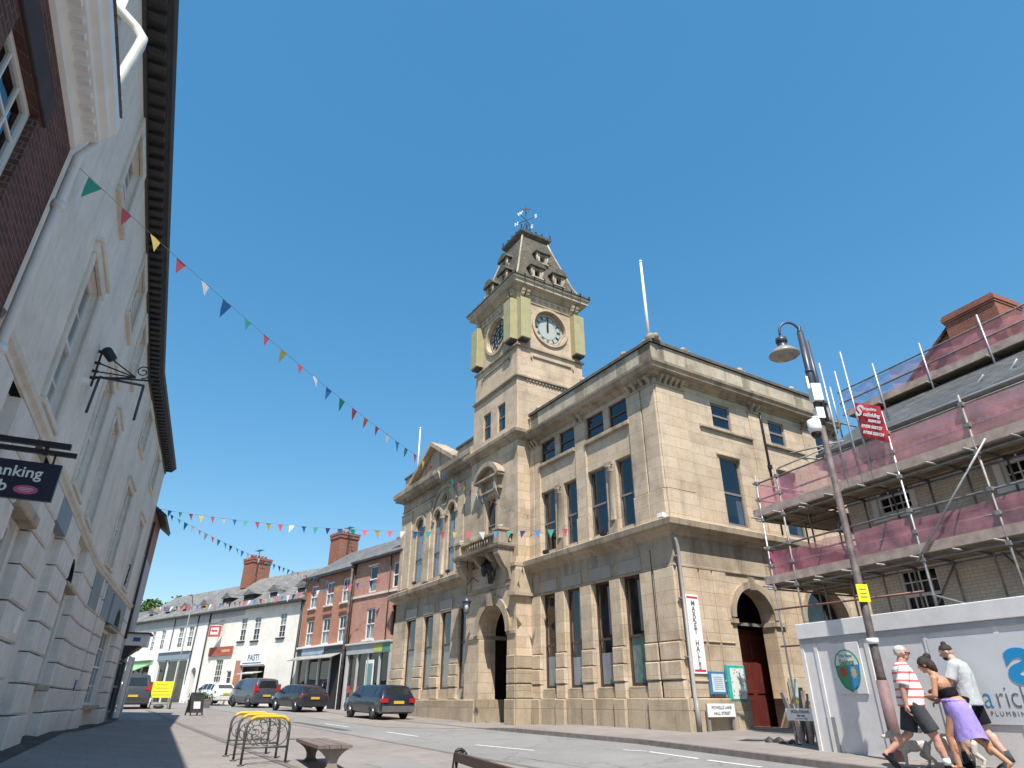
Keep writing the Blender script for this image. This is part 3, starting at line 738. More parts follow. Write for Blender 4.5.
# mouldings round the tower
def ring(prof, x0, x1, y0, y1):   # closed loop, outward positive
    q = MB(MH); q.mold([(-o, z) for o, z in prof], [(x1, y1), (x0, y1), (x0, y0), (x1, y0)], closed=True); return q
# orientation: going (x1,y1)->(x0,y1)->(x0,y0)->(x1,y0): right-hand side is outward
w = ring([(0,10.98), (.07,11.0), (.07,11.08), (.18,11.14), (.2,11.2), (.34,11.27), (.36,11.42), (.28,11.5), (0,11.56)], UT, UL, -1.0, OT)
w.mold([(0,14.3), (-.03,14.3), (-.03,14.34), (-.12,14.38), (-.12,14.46), (0,14.5)], [(UL, OT-.04), (TW0, OT-.04), (TW0, -TD), (UL, -TD)], closed=True)
for i in range(22): w.box(TW0+.1+i*.19, TW0+.19+i*.19, OT-.06, OT+.03, 14.38-.14, 14.38-.05)
for i in range(19): w.box(-TD+.1+i*.19, -TD+.19+i*.19, -.02, .07, 14.24, 14.33, TF)
w.mold([(0,16.1), (-.10,16.14), (-.10,16.22), (0,16.27)], [(TW1+.05, OT-.08), (TW0+.02, OT-.08), (TW0+.02, -TD+.02), (TW1+.05, -TD+.02)], closed=True)
w.box(TW0+.8, TW1-.8, OT-.09, OT-.02, 15.72, 15.78); w.box(-TD+.75, OT-1.0, -.03, .05, 15.72, 15.78, TF)
for q in (TW0+.7, TW1-.75): w.box(q, q+.09, OT-.09, OT+.0, 15.6, 15.69)
for q in (-TD+.6, OT-.95): w.box(q, q+.09, -.03, .06, 15.6, 15.69, TF)
w.build('string_moulding', TR, HB)
w = MB(MH)
LP = [(TW1, OT-.12), (TW0+.06, OT-.12), (TW0+.06, -TD+.08), (TW1, -TD+.08)]
w.mold([(0,18.98), (-.05,18.99), (-.05,19.04), (0,19.06)], LP, closed=True)
w.mold([(0,19.5), (-.08,19.53), (-.08,19.6), (-.2,19.72), (-.42,19.8), (-.42,19.95), (-.50,20.03), (-.52,20.14), (.3,20.2)], LP, closed=True)
for i in range(7):   # swags of the frieze
    w.ball((TW0+.75+i*.46, OT-.1, 19.3), (.10,.05,.09), 6); w.ball((-TD+.6+i*.4, -.03, 19.3), (.10,.05,.09), 6, TF)
w.build('tower_cornice', M_['stone_grey'], HB)
w = MB(MH)
for (u, y, T) in [(TW0+.25, OT-.12, None), (TW0+.55, OT-.12, None), (TW1-.25, OT-.12, None), (-TD+.3, -.06, TF), (-TD+.6, -.06, TF), (OT-.35, -.06, TF), (OT-.65, -.06, TF)]:
    w.prism([(y-.02,19.08), (y+.10,19.08), (y+.13,19.2), (y+.32,19.4), (y+.34,19.55), (y-.02,19.55)], 'x', u-.09, u+.09, T)
    w.ball((u, y+.2, 19.26), (.11,.14,.10), 6, T); w.cut()
w.build_parts('corner_bracket', M_['stone_trim'], HB)
w = MB(MH); w.mold([(-.50,20.16), (-.56,20.16), (-.56,20.23), (-.45,20.26), (.4,20.3)], LP, closed=True); w.build('eaves_edge', M_['coping'], HB)
# yellow protective boxes
for (a, b, y, T) in [(TW0+.05, TW0+.78, OT-.12, None), (TW1-.62, TW1+.1, OT-.12, None), (-TD+.0, -TD+.66, -.06, TF), (OT-.70, OT-.1, -.06, TF)]:
    w = MB(MH); w.cbox(a, b, y-.02, y+.42, 16.5, 18.92, .03, T); w.cur = 1; w.box(a+.06, b-.06, y, y+.34, 16.42, 16.5, T)
    w.build('protective_box', [M_['yellow_wrap'], M_['lead']], HB)
# clocks
for (T, uc, y) in ((None, cu, OT-.12), (TF, -cw, -.06)):
    zc = 17.78
    w = MB(MH); w.arc(uc, zc, 1.0, 1.14, 0, 360, y-.02, y+.09, 40, T); w.arc(uc, zc, .90, .94, 0, 360, y-.21, y-.17, 40, T)
    w.build('clock_surround', TS, HB)
    w = MB(MH); w.disc(uc, zc, 1.0, y-.2, 40, T); dial = w.build('clock_face', M_['clock'], HB); D = under(dial, HB)
    w = MB(MH)
    base = T or Matrix()
    if T is None:    # skeleton dial with panes: dark glass and pale segments
        pass
    for k in range(12):
        a = rad(90 - 30*k); Q = base @ Matrix.Translation((uc - .70*math.cos(a), y-.192, zc+.70*math.sin(a))) @ Matrix.Rotation(-(PI/2-a) if True else 0, 4, 'Y')
        nb = [3,1,2,3,3,2,3,4,4,3,2,3][k]
        for j in range(nb):
            x = (j-(nb-1)/2)*.05; w.box(x-.013, x+.013, 0, .006, -.09, .09, Q)
    for k in range(60):
        a = 2*PI*k/60; w.box(-.006, .006, 0, .005, -.018, .018, base @ Matrix.Translation((uc+.84*math.cos(a), y-.192, zc+.84*math.sin(a))) @ Matrix.Rotation(PI/2-a, 4, 'Y'))
    w.arc(uc, zc, .575, .585, 0, 360, y-.195, y-.188, 40, T); w.arc(uc, zc, .80, .81, 0, 360, y-.195, y-.188, 40, T)
    w.build('numerals', M_['clock_ink'], D)
    for (ang, ln, wd) in ((4, .74, .035), (-3, .48, .055)):
        w = MB(MH); Q = base @ Matrix.Translation((uc, y-.17, zc)) @ Matrix.Rotation(-rad(ang)*1.0, 4, 'Y')
        w.prism([(-wd, -.12), (wd, -.12), (wd*1.1, .1), (wd*.9, ln*.6), (0, ln), (-wd*.9, ln*.6), (-wd*1.1, .1)], 'y', -.005, .012, Q); w.lathe([(.05,-.01), (.05,.02)], (0,0,0), 10, Q, 'y')
        w.build('clock_hand', M_['clock_ink'], D)
# leaded panes breaking up the street-side dial (reads as a pattern of pale lights in a dark frame)
w = MB(MH)
for ring_, (r0, r1, nn) in enumerate(((.08,.34,6), (.38,.62,12), (.66,.96,12))):
    for k in range(nn):
        a0 = 360/nn*k + 4; a1 = 360/nn*(k+1) - 4
        if ring_ == 2: w.arc(cu, 17.78, r1-.03, r1, a0-4, a1+4, OT-.33, OT-.28, 4)
        a = rad(360/nn*k); w.box(-.022, .022, 0, .02, r0, r1, Matrix.Translation((cu, OT-.315, 17.78)) @ Matrix.Rotation(a, 4, 'Y'))
w.arc(cu, 17.78, .34, .40, 0, 360, OT-.32, OT-.29, 30); w.arc(cu, 17.78, .61, .66, 0, 360, OT-.32, OT-.29, 30)
w.build('dial_tracery', M_['clock_ink'], HB)
for a, b in ((9.55,10.3), (10.98,11.75)): sash(HB, MH, a, b, 11.95, 13.42, OT-.12, M_['sash_grey'], M_['glass_up'], (1,1), .06)
# --- mansard roof
rx, ry = (TW0+.06+TW1)/2, (OT-.12-TD+.08)/2
bx, by = (TW1-TW0-.06)/2+.42, (OT-.12+TD-.08)/2+.42
prof = [(1.0,20.28), (.93,20.36), (.845,20.6), (.76,21.1), (.665,21.9), (.56,22.8), (.455,23.7), (.36,24.6)]
w = MB(MH); vs = []
for k, z in prof:
    hx, hy = bx*k, by*k
    vs += [(rx-hx, ry-hy, z), (rx+hx, ry-hy, z), (rx+hx, ry+hy, z), (rx-hx, ry+hy, z)]
fs = [(i*4+j, i*4+(j+1) % 4, (i+1)*4+(j+1) % 4, (i+1)*4+j) for i in range(len(prof)-1) for j in range(4)]
w.add(vs, fs + [(0,1,2,3), tuple(len(vs)-4+j for j in range(4))]); w.build('mansard_roof', M_['fish'], HB)
w = MB(MH)
for j in range(4):
    w.tube([Vector(vs[i*4+j]) for i in range(len(prof))], .06, 6); w.cut()
w.build_parts('hip_rib', GR, HB)
tx, ty = bx*.36, by*.36
w = MB(MH); w.mold([(0,24.5), (-.06,24.52), (-.2,24.7), (-.22,24.84), (.3,24.9)], [(rx+tx, ry+ty), (rx-tx, ry+ty), (rx-tx, ry-ty), (rx+tx, ry-ty)], closed=True); w.box(rx-tx, rx+tx, ry-ty, ry+ty, 24.8, 24.92)
w.build('roof_curb', M_['coping'], HB)
w = MB(MH)
def finial(w, x, y, z, h): w.lathe([(.05,z), (.02,z+h*.4), (.06,z+h*.55), (.02,z+h*.7), (.005,z+h)], (x, y, 0), 6); w.cut()
for sx in (-1, 1):
    for sy in (-1, 1): finial(w, rx+sx*(tx+.15), ry+sy*(ty+.15), 24.85, .55)
for k in range(1, 4):
    finial(w, rx-tx-.15, ry-ty+2*ty*k/4, 24.85, .28); finial(w, rx-tx+2*tx*k/4, ry+ty+.15, 24.85, .28)
for k in range(9):
    finial(w, TW0-.45+k*(TW1-TW0+.9)/8, OT+.38, 20.14, .26); finial(w, TW0-.5, OT+.35-k*(OT+TD+.7)/8, 20.14, .26)
w.build_parts('roof_finial', M_['iron'], HB)
# dormers (two low, one high on each seen face)
def dormer(T, x, z, depth0):
    d = MB(MH)
    d.box(x-.33, x-.17, depth0-.5, depth0, z, z+.66, T); d.box(x+.17, x+.33, depth0-.5, depth0, z, z+.66, T)
    d.box(x-.18, x+.18, depth0-.5, depth0-.06, z+.54, z+.66, T); d.box(x-.40, x+.40, depth0-.5, depth0+.05, z-.08, z, T)
    d.lathe([(.07,z), (.05,z+.3), (.08,z+.62)], (x-.36, depth0-.02, 0), 6, T); d.lathe([(.07,z), (.05,z+.3), (.08,z+.62)], (x+.36, depth0-.02, 0), 6, T)
    dm = d.build('dormer', M_['stone_grey'], HB); q = under(dm, HB)
    d = MB(MH); d.prism([(x-.52,z+.64), (x+.52,z+.64), (x+.50,z+.74), (x+.36,z+.90), (x+.15,z+1.02), (x,z+1.05), (x-.15,z+1.02), (x-.36,z+.90), (x-.50,z+.74)], 'y', depth0-.8, depth0+.14, T); d.lathe([(.03,z+1.0), (.05,z+1.08), (.005,z+1.2)], (x, depth0, 0), 6, T); d.build('dormer_hood', M_['coping'], q)
    d = MB(MH); d.box(x-.17, x+.17, depth0-.3, depth0-.26, z, z+.54, T); d.build('louvre', M_['dark'], q)
kz = lambda z: lerp_tab([(b, a) for a, b in prof], z)
for z, xs in ((20.78, (-.80, .80)), (22.35, (0,))):
    for x in xs:
        k = kz(z); dormer(Matrix.Translation((rx, ry, 0)), x*.95, z, by*k+.12)
        dormer(Matrix.Translation((rx, ry, 0)) @ ROTF, x*.9, z, bx*k+.12)
for z, xs in ((21.55, (-.0,)),):
    for x in xs:
        k = kz(z)
# weathervane
w = MB(MH); w.tube([(rx,ry,24.9), (rx,ry,27.9)], [.05,.015], 8); w.lathe([(.14,24.9), (.06,25.3), (.10,25.5), (.04,25.7)], (rx, ry, 0), 8)
for a in range(4):
    T = Matrix.Translation((rx, ry, 0)) @ Matrix.Rotation(a*PI/2+.45, 4, 'Z'); w.tube([(0,0,26.7), (.62,0,26.7)], .02, 6, T)
    w.tube([(.1,0,25.4), (.32,0,25.9), (.1,0,26.4)], .02, 5, T); w.tube([(.25,0,25.3), (.3,0,25.6)], .025, 5, T)
w.ball((rx, ry, 27.3), .06, 8); w.prism([(-.35,27.5), (.35,27.55), (.1,27.62), (.35,27.74), (-.3,27.58)], 'y', -.01, .01, Matrix.Translation((rx, ry, 0)) @ Matrix.Rotation(.8, 4, 'Z'))
wv = w.build('weathervane', M_['iron'], HB); WQ = under(wv, HB)
for (a, ch) in ((0, 'N'), (1, 'W'), (2, 'S'), (3, 'E')):
    T = MH @ Matrix.Translation((rx, ry, 0)) @ Matrix.Rotation(a*PI/2+.45, 4, 'Z') @ Matrix.Translation((.70,0,26.7)) @ Matrix.Rotation(-(a*PI/2+.45)+.35, 4, 'Z')
    text_on(ch, .36, T, M_['white'], WQ, 'vane_letter', .012, bold=.012)

# ------------------------------------------------------------------ porch and balcony
w = MB(MH)
w.arc(10.29, 2.62, 1.21, 1.55, 0, 180, OT+.08, OT+.2, 22)
w.prism([(10.12,3.75), (10.46,3.75), (10.55,4.35), (10.03,4.35)], 'y', OT+.08, OT+.34)
for (a, b) in ((UT+.02, 9.06), (11.52, 12.5)):
    w.cbox(a, b, OT+.05, OT+.17, 2.5, 2.66, .02)
w.box(9.0, 9.09, -.6, OT+.15, 2.5, 2.66); w.box(11.49, 11.58, -.6, OT+.15, 2.5, 2.66)
w.cbox(UT+.02, 12.75, OT+.05, OT+.16, 4.45, 4.6, .02)
w.build('porch_arch', TR, HB)
w = MB(MH)
for (z0, z1) in ((.12,.62), (.66,1.16), (1.2,1.7)):
    w.cbox(UT+.0, 9.02, OT+.05, OT+.18, z0, z1, .03); w.cbox(0.02, OT+.15, -.02, .09, z0, z1, .03, face(UT))
w.cbox(UT-.06, 9.08, OT+.0, OT+.24, -1.35, .1, .03); w.cbox(-.1, OT+.2, -.03, .13, -1.35, .1, .02, face(UT)); w.cut()
w.cbox(11.44, 12.75, -.4, OT+.32, -1.35, .1, .05); w.box(11.3, 11.5, -.9, OT+.28, -1.35, .08)
w.build_parts('porch_pier', M_['stone_low'], HB)
# tapered consoles at the porch corner
w = MB(MH)
w.hexa([(UT-.12,-.0,4.1), (UT+.32,-.0,4.1), (UT+.32,OT+.28,4.1), (UT-.12,OT+.28,4.1), (UT+.02,.2,5.2), (UT+.22,.2,5.2), (UT+.22,OT+.12,5.2), (UT+.02,OT+.12,5.2)])
w.box(UT-.02, UT+.30, .14, OT+.2, 5.2, 5.34); w.box(UT-.18, UT+.38, -.01, OT+.34, 3.98, 4.1); w.cut()
for u in (8.72, 12.3):
    w.prism([(OT+.05,4.65), (OT+.2,4.7), (OT+.25,5.0), (OT+.6,5.45), (1.5,5.75), (1.5,5.95), (OT+.05,5.95)], 'x', u, u+.42); w.cut()
for u in (9.8, 10.95):
    w.prism([(OT+.05,5.3), (OT+.2,5.35), (1.4,5.8), (1.4,5.95), (OT+.05,5.95)], 'x', u, u+.22); w.cut()
w.build_parts('console', TR, HB)
w = MB(MH)
w.mold([(-.0,5.95), (-.02,5.95), (-.02,6.02), (-.10,6.06), (-.12,6.16), (.1,6.16)], [(12.9, OT-.02), (12.9, 1.5), (8.7, 1.5), (8.7, OT-.02)][::-1][::-1] if False else [(12.85, OT-.02), (12.85, 1.48), (8.7, 1.48), (8.7, OT-.02)])
w.box(8.66, 12.88, OT-.05, 1.5, 5.96, 6.15)
w.build('balcony_slab', TR, HB)
w = MB(MH)
for (a, b, c, d) in ((8.68, 9.12, 1.05, 1.5), (12.4, 12.85, 1.05, 1.5)):
    w.box(a, b, c, d, 6.16, 6.74); w.box(a-.06, b+.06, c-.06, d+.06, 6.74, 6.84); w.ball(((a+b)/2, (c+d)/2, 6.92), (.16,.16,.1), 8)
w.box(9.12, 12.4, 1.16, 1.42, 6.16, 6.24); w.box(9.12, 12.4, 1.14, 1.44, 6.64, 6.74)
w.box(8.74, 8.98, OT-.02, 1.05, 6.16, 6.24); w.box(8.72, 9.0, OT-.02, 1.05, 6.64, 6.74); w.box(12.5, 12.78, OT-.02, 1.05, 6.16, 6.24); w.box(12.5, 12.78, OT-.02, 1.05, 6.64, 6.74)
for i in range(14):
    w.lathe([(.05,6.24), (.075,6.36), (.035,6.5), (.05,6.64)], (9.25+i*.235, 1.29, 0), 8)
for i in range(2): w.lathe([(.05,6.24), (.075,6.36), (.035,6.5), (.05,6.64)], (8.86, .82+i*.2, 0), 8)
w.build('balustrade', TR, HB)
# balcony door with segmental pediment
w = MB(MH)
for (a, b) in ((9.98, 10.2), (11.25, 11.47)): w.cbox(a, b, OT-.01, OT+.08, 6.2, 8.78, .01)
w.cbox(9.7, 11.8, OT-.01, OT+.2, 8.98, 9.12, .02); w.cbox(9.85, 11.65, OT-.01, OT+.1, 8.78, 8.98, .01)
for u in (9.9, 11.35): w.prism([(OT,8.6), (OT+.12,8.65), (OT+.28,9.0), (OT+.28,9.6), (OT,9.6)], 'x', u, u+.2)
w.cbox(9.55, 11.95, OT-.01, OT+.36, 9.6, 9.72, .02)
w.arc(10.75, 9.06, 1.18, 1.42, 28, 152, OT-.01, OT+.38, 16)
w.arc(10.75, 9.06, .0, 1.18, 34, 146, OT-.01, OT+.06, 12)
w.build('pediment', TR, HB)
sash(HB, MH, 10.2, 11.25, 6.2, 8.75, OT-.15, M_['sash_grey'], M_['glass_up'], (2,1), .06)
# porch door
w = MB(MH); w.box(8.9, 12.3, -1.0, -.93, -1.2, 4.1); w.box(8.9, 12.3, -.98, -.05, 3.85, 4.1); w.box(12.2, 12.3, -.98, -.05, -1.2, 4.0); w.box(8.8, 8.9, -.98, -.05, -1.2, 4.0); w.build('door', M_['door_dark'], HB)
w = MB(MH); w.box(9.3, 10.4, -.7, -.64, -.9, .95); w.box(9.3, 9.36, -.7, -.6, -.9, 2.4); w.build('inner_door', M_['door_red'], HB)
# lantern hanging under the balcony, and iron crest
w = MB(MH); w.tube([(11.7,1.38,5.96), (11.7,1.38,4.28)], .018, 6); w.tube([(11.7,OT+.1,5.0), (11.7,1.1,5.15), (11.7,1.38,4.8)], .02, 6)
lt = w.build('lantern_bracket', M_['iron'], HB)
w = MB(MH); w.lathe([(.03,4.3), (.10,4.22), (.22,4.1), (.22,4.04), (.16,4.02)], (11.7,1.38,0), 8); w.lathe([(.10,3.62), (.12,3.6), (.06,3.55)], (11.7,1.38,0), 8)
for k in range(6): a = k*PI/3; w.tube([(11.7+.16*math.cos(a),1.38+.16*math.sin(a),4.03), (11.7+.11*math.cos(a),1.38+.11*math.sin(a),3.62)], .012, 4)
w.build('lantern_frame', M_['pole_dark'], under(lt, HB))
w = MB(MH); w.lathe([(.10,3.63), (.15,4.02)], (11.7,1.38,0), 6); w.build('lantern_glass', plain('frosted_lantern_glass', (.6,.62,.62), .3), under(lt, HB))
w = MB(MH)
for k in range(9):
    a = rnd.uniform(-.5,.5); w.tube([(10.6+a*.6, OT+.2, 5.85), (10.4+a, OT+.5+.1*math.sin(k), 5.45), (10.2+a*1.2, OT+.35, 5.0+.1*(k % 3)), (10.35+a*.5, OT+.25, 4.7)], .03, 5)
w.ball((10.6, OT+.4, 5.3), (.25,.1,.3), 8)
w.build('iron_crest', M_['iron'], HB)
# rainwater pipe between tower and left wing
w = MB(MH); w.tube([(12.98,OL+.14,11.4), (12.98,OL+.14,-.7)], .055, 8); w.box(12.88, 13.1, OL+.02, OL+.22, 8.3, 8.55)
w.build('downpipe', M_['iron'], HB)

# ------------------------------------------------------------------ left wing
gfL = [(13.45,14.42), (15.3,16.45), (17.4,18.55), (19.65,20.95)]
w = MB(MH)
w.wall(12.8, UE, -1.3, 12.1, [(a, b, .55, 4.16) for a, b in gfL] + [(19.42,20.55,6.1,9.92,'arch'), (17.12,18.0,6.1,9.85,'arch'), (15.35,16.22,6.1,9.85,'arch'), (16.36,16.98,9.98,10.6,'round',.2)], OL, .3)
w.box(UE-.3, UE-.001, -WS, OL-.01, -1.3, 12.1)
w.build('left_wing_wall', ST, HB)
w = MB(MH)
for a, b in [(12.9,13.42), (14.45,15.27), (16.48,17.37), (18.58,19.62), (20.98,UE+.06)]:
    for (z0, z1, o) in ((.12,.6,.10), (.64,1.12,.13), (1.16,1.64,.10)): w.cbox(a, b, OL-.01, OL+o, z0, z1, .03)
    w.cbox(a, b, OL-.01, OL+.06, 1.68, 4.12, .015); w.cut()
w.build_parts('rusticated_pier', ST, HB)
w = MB(MH); w.cbox(12.85, UE+.14, OL-.01, OL+.2, -1.3, .1, .03); w.box(12.85, UE, OL, OL+.03, .1, .54) if False else None
w.build('plinth', M_['stone_low'], HB)
w = MB(MH)
for a, b in gfL: w.cbox(a-.1, b+.1, OL-.01, OL+.08, 4.2, 4.72, .015); w.cut()
w.build_parts('lintel_panel', M_['stone_panel'], HB)
pathL = [(UE, -2.0), (UE, OL), (12.85, OL)]
w = MB(MH); w.mold([(-o, z) for o, z in [(0,4.12), (.06,4.12), (.06,4.18), (.02,4.2), (.02,5.2), (.12,5.27), (.17,5.36), (.33,5.44), (.45,5.52), (.48,5.72), (.42,5.77), (0,5.86)]], pathL); w.build('string_course', TR, HB)
w = MB(MH)
w.mold([(-o, z) for o, z in [(0,10.75), (.05,10.77), (.05,10.85), (.01,10.87), (.01,11.3), (.08,11.36), (.12,11.44), (.46,11.5), (.46,11.62), (.58,11.72), (.60,11.98), (.5,12.04), (0,12.1)]], pathL)
for i in range(33): w.box(12.95+i*.29, 13.07+i*.29, OL, OL+.34, 11.3, 11.47)
w.build('cornice', TR, HB)
w = MB(MH)
for (a, b) in ((21.2, 22.1), (22.2, UE), (18.45, 19.1), (14.3, 15.0)):
    w.cbox(a, b, OL-.01, OL+.06, 6.0, 10.5, .015); w.cbox(a-.04, b+.04 if b < UE else b, OL-.01, OL+.14, 10.5, 10.58, .01); w.cbox(a-.04, b+.04 if b < UE else b, OL-.01, OL+.10, 10.1, 10.5, .02); w.cut()
w.build_parts('pilaster', ST, HB)
w = MB(MH)
w.arc(19.985, 9.355, .565, .75, 0, 180, OL-.0, OL+.08, 14)
for uc in (17.56, 15.785): w.arc(uc, 9.41, .44, .60, 0, 180, OL, OL+.08, 14)
w.arc(16.67, 10.29, .31, .42, 0, 360, OL, OL+.07, 20)
w.arc(16.67, 9.35, 1.55, 1.72, 20, 160, OL, OL+.10, 18)
for (a, b) in ((19.1,19.42), (20.55,20.85), (16.22,17.12), (18.0,18.3), (15.0,15.35)): w.cbox(a, b, OL-.01, OL+.10, 9.2, 9.36, .01)
w.lathe([(.2,6.05), (.14,6.15), (.13,8.95), (.2,9.1), (.24,9.2)], (16.67, OL-.02, 0), 12)
for uc in (16.05, 17.3):
    w.prism([(uc-.14,10.1), (uc+.14,10.1), (uc,10.45)], 'y', OL, OL+.03)
w.build('window_surround', TR, HB)
w = MB(MH); w.disc(16.67, 10.29, .31, OL-.15, 20); w.box(13.0, 15.0, OL, OL+.01, 12.4, 12.4) if False else None; w.build('roundel_glass', M_['dark'], HB)
sash(HB, MH, 19.42, 20.55, 6.1, 9.92, OL-.08, M_['sash_grey'], M_['glass'], (1,1), .07, True, [(.15,.95,.02,.72)], .36)
for a, b in ((17.12,18.0), (15.35,16.22)): sash(HB, MH, a, b, 6.1, 9.85, OL-.08, M_['sash_grey'], M_['glass'], (1,1), .07, True, [(.15,.95,.02,.74)], .36)
for a, b in gfL: sash(HB, MH, a, b, .55, 4.16, OL-.07, M_['sash_dark'], M_['glass'], (1,1), .075, False, [(.3,.9,.02,.55)], .56)
# pediment and blocking courses of the left wing
w = MB(MH)
w.prism([(15.45,12.1), (21.0,12.1), (18.2,13.75)], 'y', -.2, OL+.08)
w.build('pediment', TR, HB)
w = MB(MH)
for (p, q) in (((15.2,12.1), (18.2,13.85)), ((21.25,12.1), (18.2,13.85))):
    dx, dz = q[0]-p[0], q[1]-p[1]; L = math.hypot(dx, dz); n = (-dz/L, dx/L) if dx > 0 else (dz/L, -dx/L)
    w.prism([p, q, (q[0], q[1]+.26), (p[0]+n[0]*.24, p[1]+n[1]*.24)], 'y', -.3, OL+.45); w.cut()
w.build_parts('raking_cornice', TR, HB)
w = MB(MH); w.box(21.2, UE-.05, -.2, OL+.05, 12.1, 13.0).cut(); w.box(12.95, 15.3, -.2, OL+.05, 12.1, 12.75); w.build_parts('parapet', GR, HB)
w = MB(MH); w.box(21.12, UE+.02, -.3, OL+.14, 13.0, 13.12).cut(); w.box(12.95, 15.4, -.3, OL+.14, 12.75, 12.88); w.build_parts('coping', M_['coping'], HB)
w = MB(MH)
for u in (21.5, 22.1, 22.6): w.ball((u, .1, 13.22), (.16,.14,.16), 7); w.cut()
w.build_parts('roof_ornament', TR, HB)
w = MB(MH); w.tube([(22.2,-.2,13.0), (22.2,-.2,16.6)], [.07,.04], 8); w.ball((22.2,-.2,16.64), .07, 8); w.build('flagpole', M_['white'], HB)
w = MB(MH); w.tube([(.35,-.35,12.2), (.35,-.35,16.4)], [.075,.045], 8); w.ball((.35,-.35,16.45), .07, 8); w.build('flagpole', M_['white'], HB)

# ------------------------------------------------------------------ left side of the street
def frameL(px, py, az):     # x axis runs back towards the camera (x = -e), y towards the street
    a = rad(az); d = (math.sin(a), math.cos(a)); m = (math.cos(a), -math.sin(a))
    return Matrix(((-d[0], m[0], 0, px), (-d[1], m[1], 0, py), (0, 0, 1, 0), (0, 0, 0, 1)))
ML1 = frameL(-12.21, 19.0, -26.8); ML2 = frameL(-12.21, 19.0, -23.35)
T21 = ML1.inverted() @ ML2
CB = thing('cream_terrace', 'long cream painted building with rusticated ground floor and dark eaves along the left', 'building', ML1 @ Matrix.Translation((0, 0, -.9)))
CR, CL, CS = M_['cream'], M_['cream_low'], M_['cream_sill']
w1 = [(11.9, 10.7), (7.5, 6.2), (4.55, 3.25)]; w2 = [(-1.7, -3.0), (-6.6, -7.9)]
f1 = [(b, a, 3.95, 6.5) for a, b in w1]; s1 = [(b, a, 7.95, 9.35) for a, b in w1]
f2 = [(b, a, 3.95, 6.5) for a, b in w2]; s2 = [(b, a, 7.95, 9.35) for a, b in w2]
w = MB(ML1); w.wall(0, 14.9, 3.55, 9.9, f1+s1, 0, .3); w.wall(-10.9, 0, 3.55, 9.9, f2+s2, 0, .3, T21)
w.box(14.5, 14.9, -9, -.002, -1.6, 9.9); w.box(-10.9, -10.5, -9, -.002, -1.6, 9.9, T21)
w.build('wall', CR, CB)
# ground floor: recessed wall with piers of channelled blocks
w = MB(ML1)
g1 = [(3.0, 4.5, .35, 2.35), (10.15, 11.3, .5, 2.45)]
w.wall(0, 14.9, -1.6, 3.55, g1, -.12, .25); w.wall(-10.9, 0, -1.6, 3.55, [(-8.0, -5.6, -.1, 2.35)], -.12, .25, T21)
w.build('ground_floor_wall', CL, CB)
zc = [-1.5, -.22, .32, .86, 1.40, 1.94, 2.46, 2.98, 3.52]
def piers_(lst, T):
    for a, b in lst:
        for i in range(len(zc)-1):
            w.cbox(a, b, -.13, .07 if i else .11, zc[i]+.010, zc[i+1]-.018, .028, T)
        w.cut()
w = MB(ML1)
piers_([(11.6, 13.0), (13.7, 14.88), (8.27, 9.9), (4.8, 6.7), (.02, 2.5)], None)
piers_([(-2.35, -.12), (-4.5, -2.85), (-10.5, -8.6)], T21)
w.build_parts('rusticated_pier', CL, CB)
w = MB(ML1)
strp = [(0,3.56), (.03,3.56), (.04,3.62), (.09,3.66), (.10,3.74), (.07,3.77), (0,3.80)]
w.mold([(-o, z) for o, z in strp], [(14.9, -1.0), (14.9, 0), (0, 0)] + [tuple((T21 @ Vector((-10.9, 0, 0)))[:2])] if False else [tuple((T21 @ Vector((-10.9, 0, 0)))[:2]), (0, 0), (14.9, 0)][::-1])
w.build('string_course', CS, CB)
w = MB(ML1)
w.box(4.9, 9.1, -.12, .06, 3.02, 3.48).cut()
for a, b in [(-1.75, -.25), (-4.4, -2.95), (-8.8, -4.9)]: w.box(a, b, -.12, .09, 2.5, 3.46, T21).cut()
w.build_parts('fascia_panel', M_['blue_grey'], CB)
# windows with moulded surrounds
def surround(T, a, b, z0, z1, hood=False):
    q = MB(ML1)
    q.cbox(a-.16, a, -.01, .05, z0, z1, .012, T); q.cbox(b, b+.16, -.01, .05, z0, z1, .012, T); q.cbox(a-.2, b+.2, -.01, .07, z1, z1+.2, .015, T)
    if hood: q.cbox(a-.24, b+.24, -.01, .12, z1+.2, z1+.27, .02, T)
    q.build('window_surround', CS, CB)
    q = MB(ML1); q.cbox(a-.14, b+.14, -.2, .09, z0-.10, z0, .015, T); q.build('sill', CS, CB)
for (T, L, M) in ((None, w1, ML1), (T21, w2, ML2)):
    for a, b in L:
        a, b = min(a, b), max(a, b)
        surround(T, a, b, 3.95, 6.5, True); surround(T, a, b, 7.95, 9.35)
        sash(CB, M, a, b, 3.95, 6.5, -.1, M_['sash_white'], M_['glass'], (2,2), .06, curtain=[(.05,.95,.02,.6)] if a > 5 else None)
        sash(CB, M, a, b, 7.95, 9.35, -.1, M_['sash_white'], M_['glass'], (2,2), .05)
sash(CB, ML1, 10.15, 11.3, .5, 2.45, -.2, M_['sash_white'], M_['glass'], (2,2), .06); sash(CB, ML1, 3.0, 4.5, .35, 2.35, -.2, M_['sash_white'], M_['glass'], (3,2), .06)
sash(CB, ML2, -8.0, -5.6, -.1, 2.35, -.2, M_['sash_white'], M_['glass'], (3,2), .06)
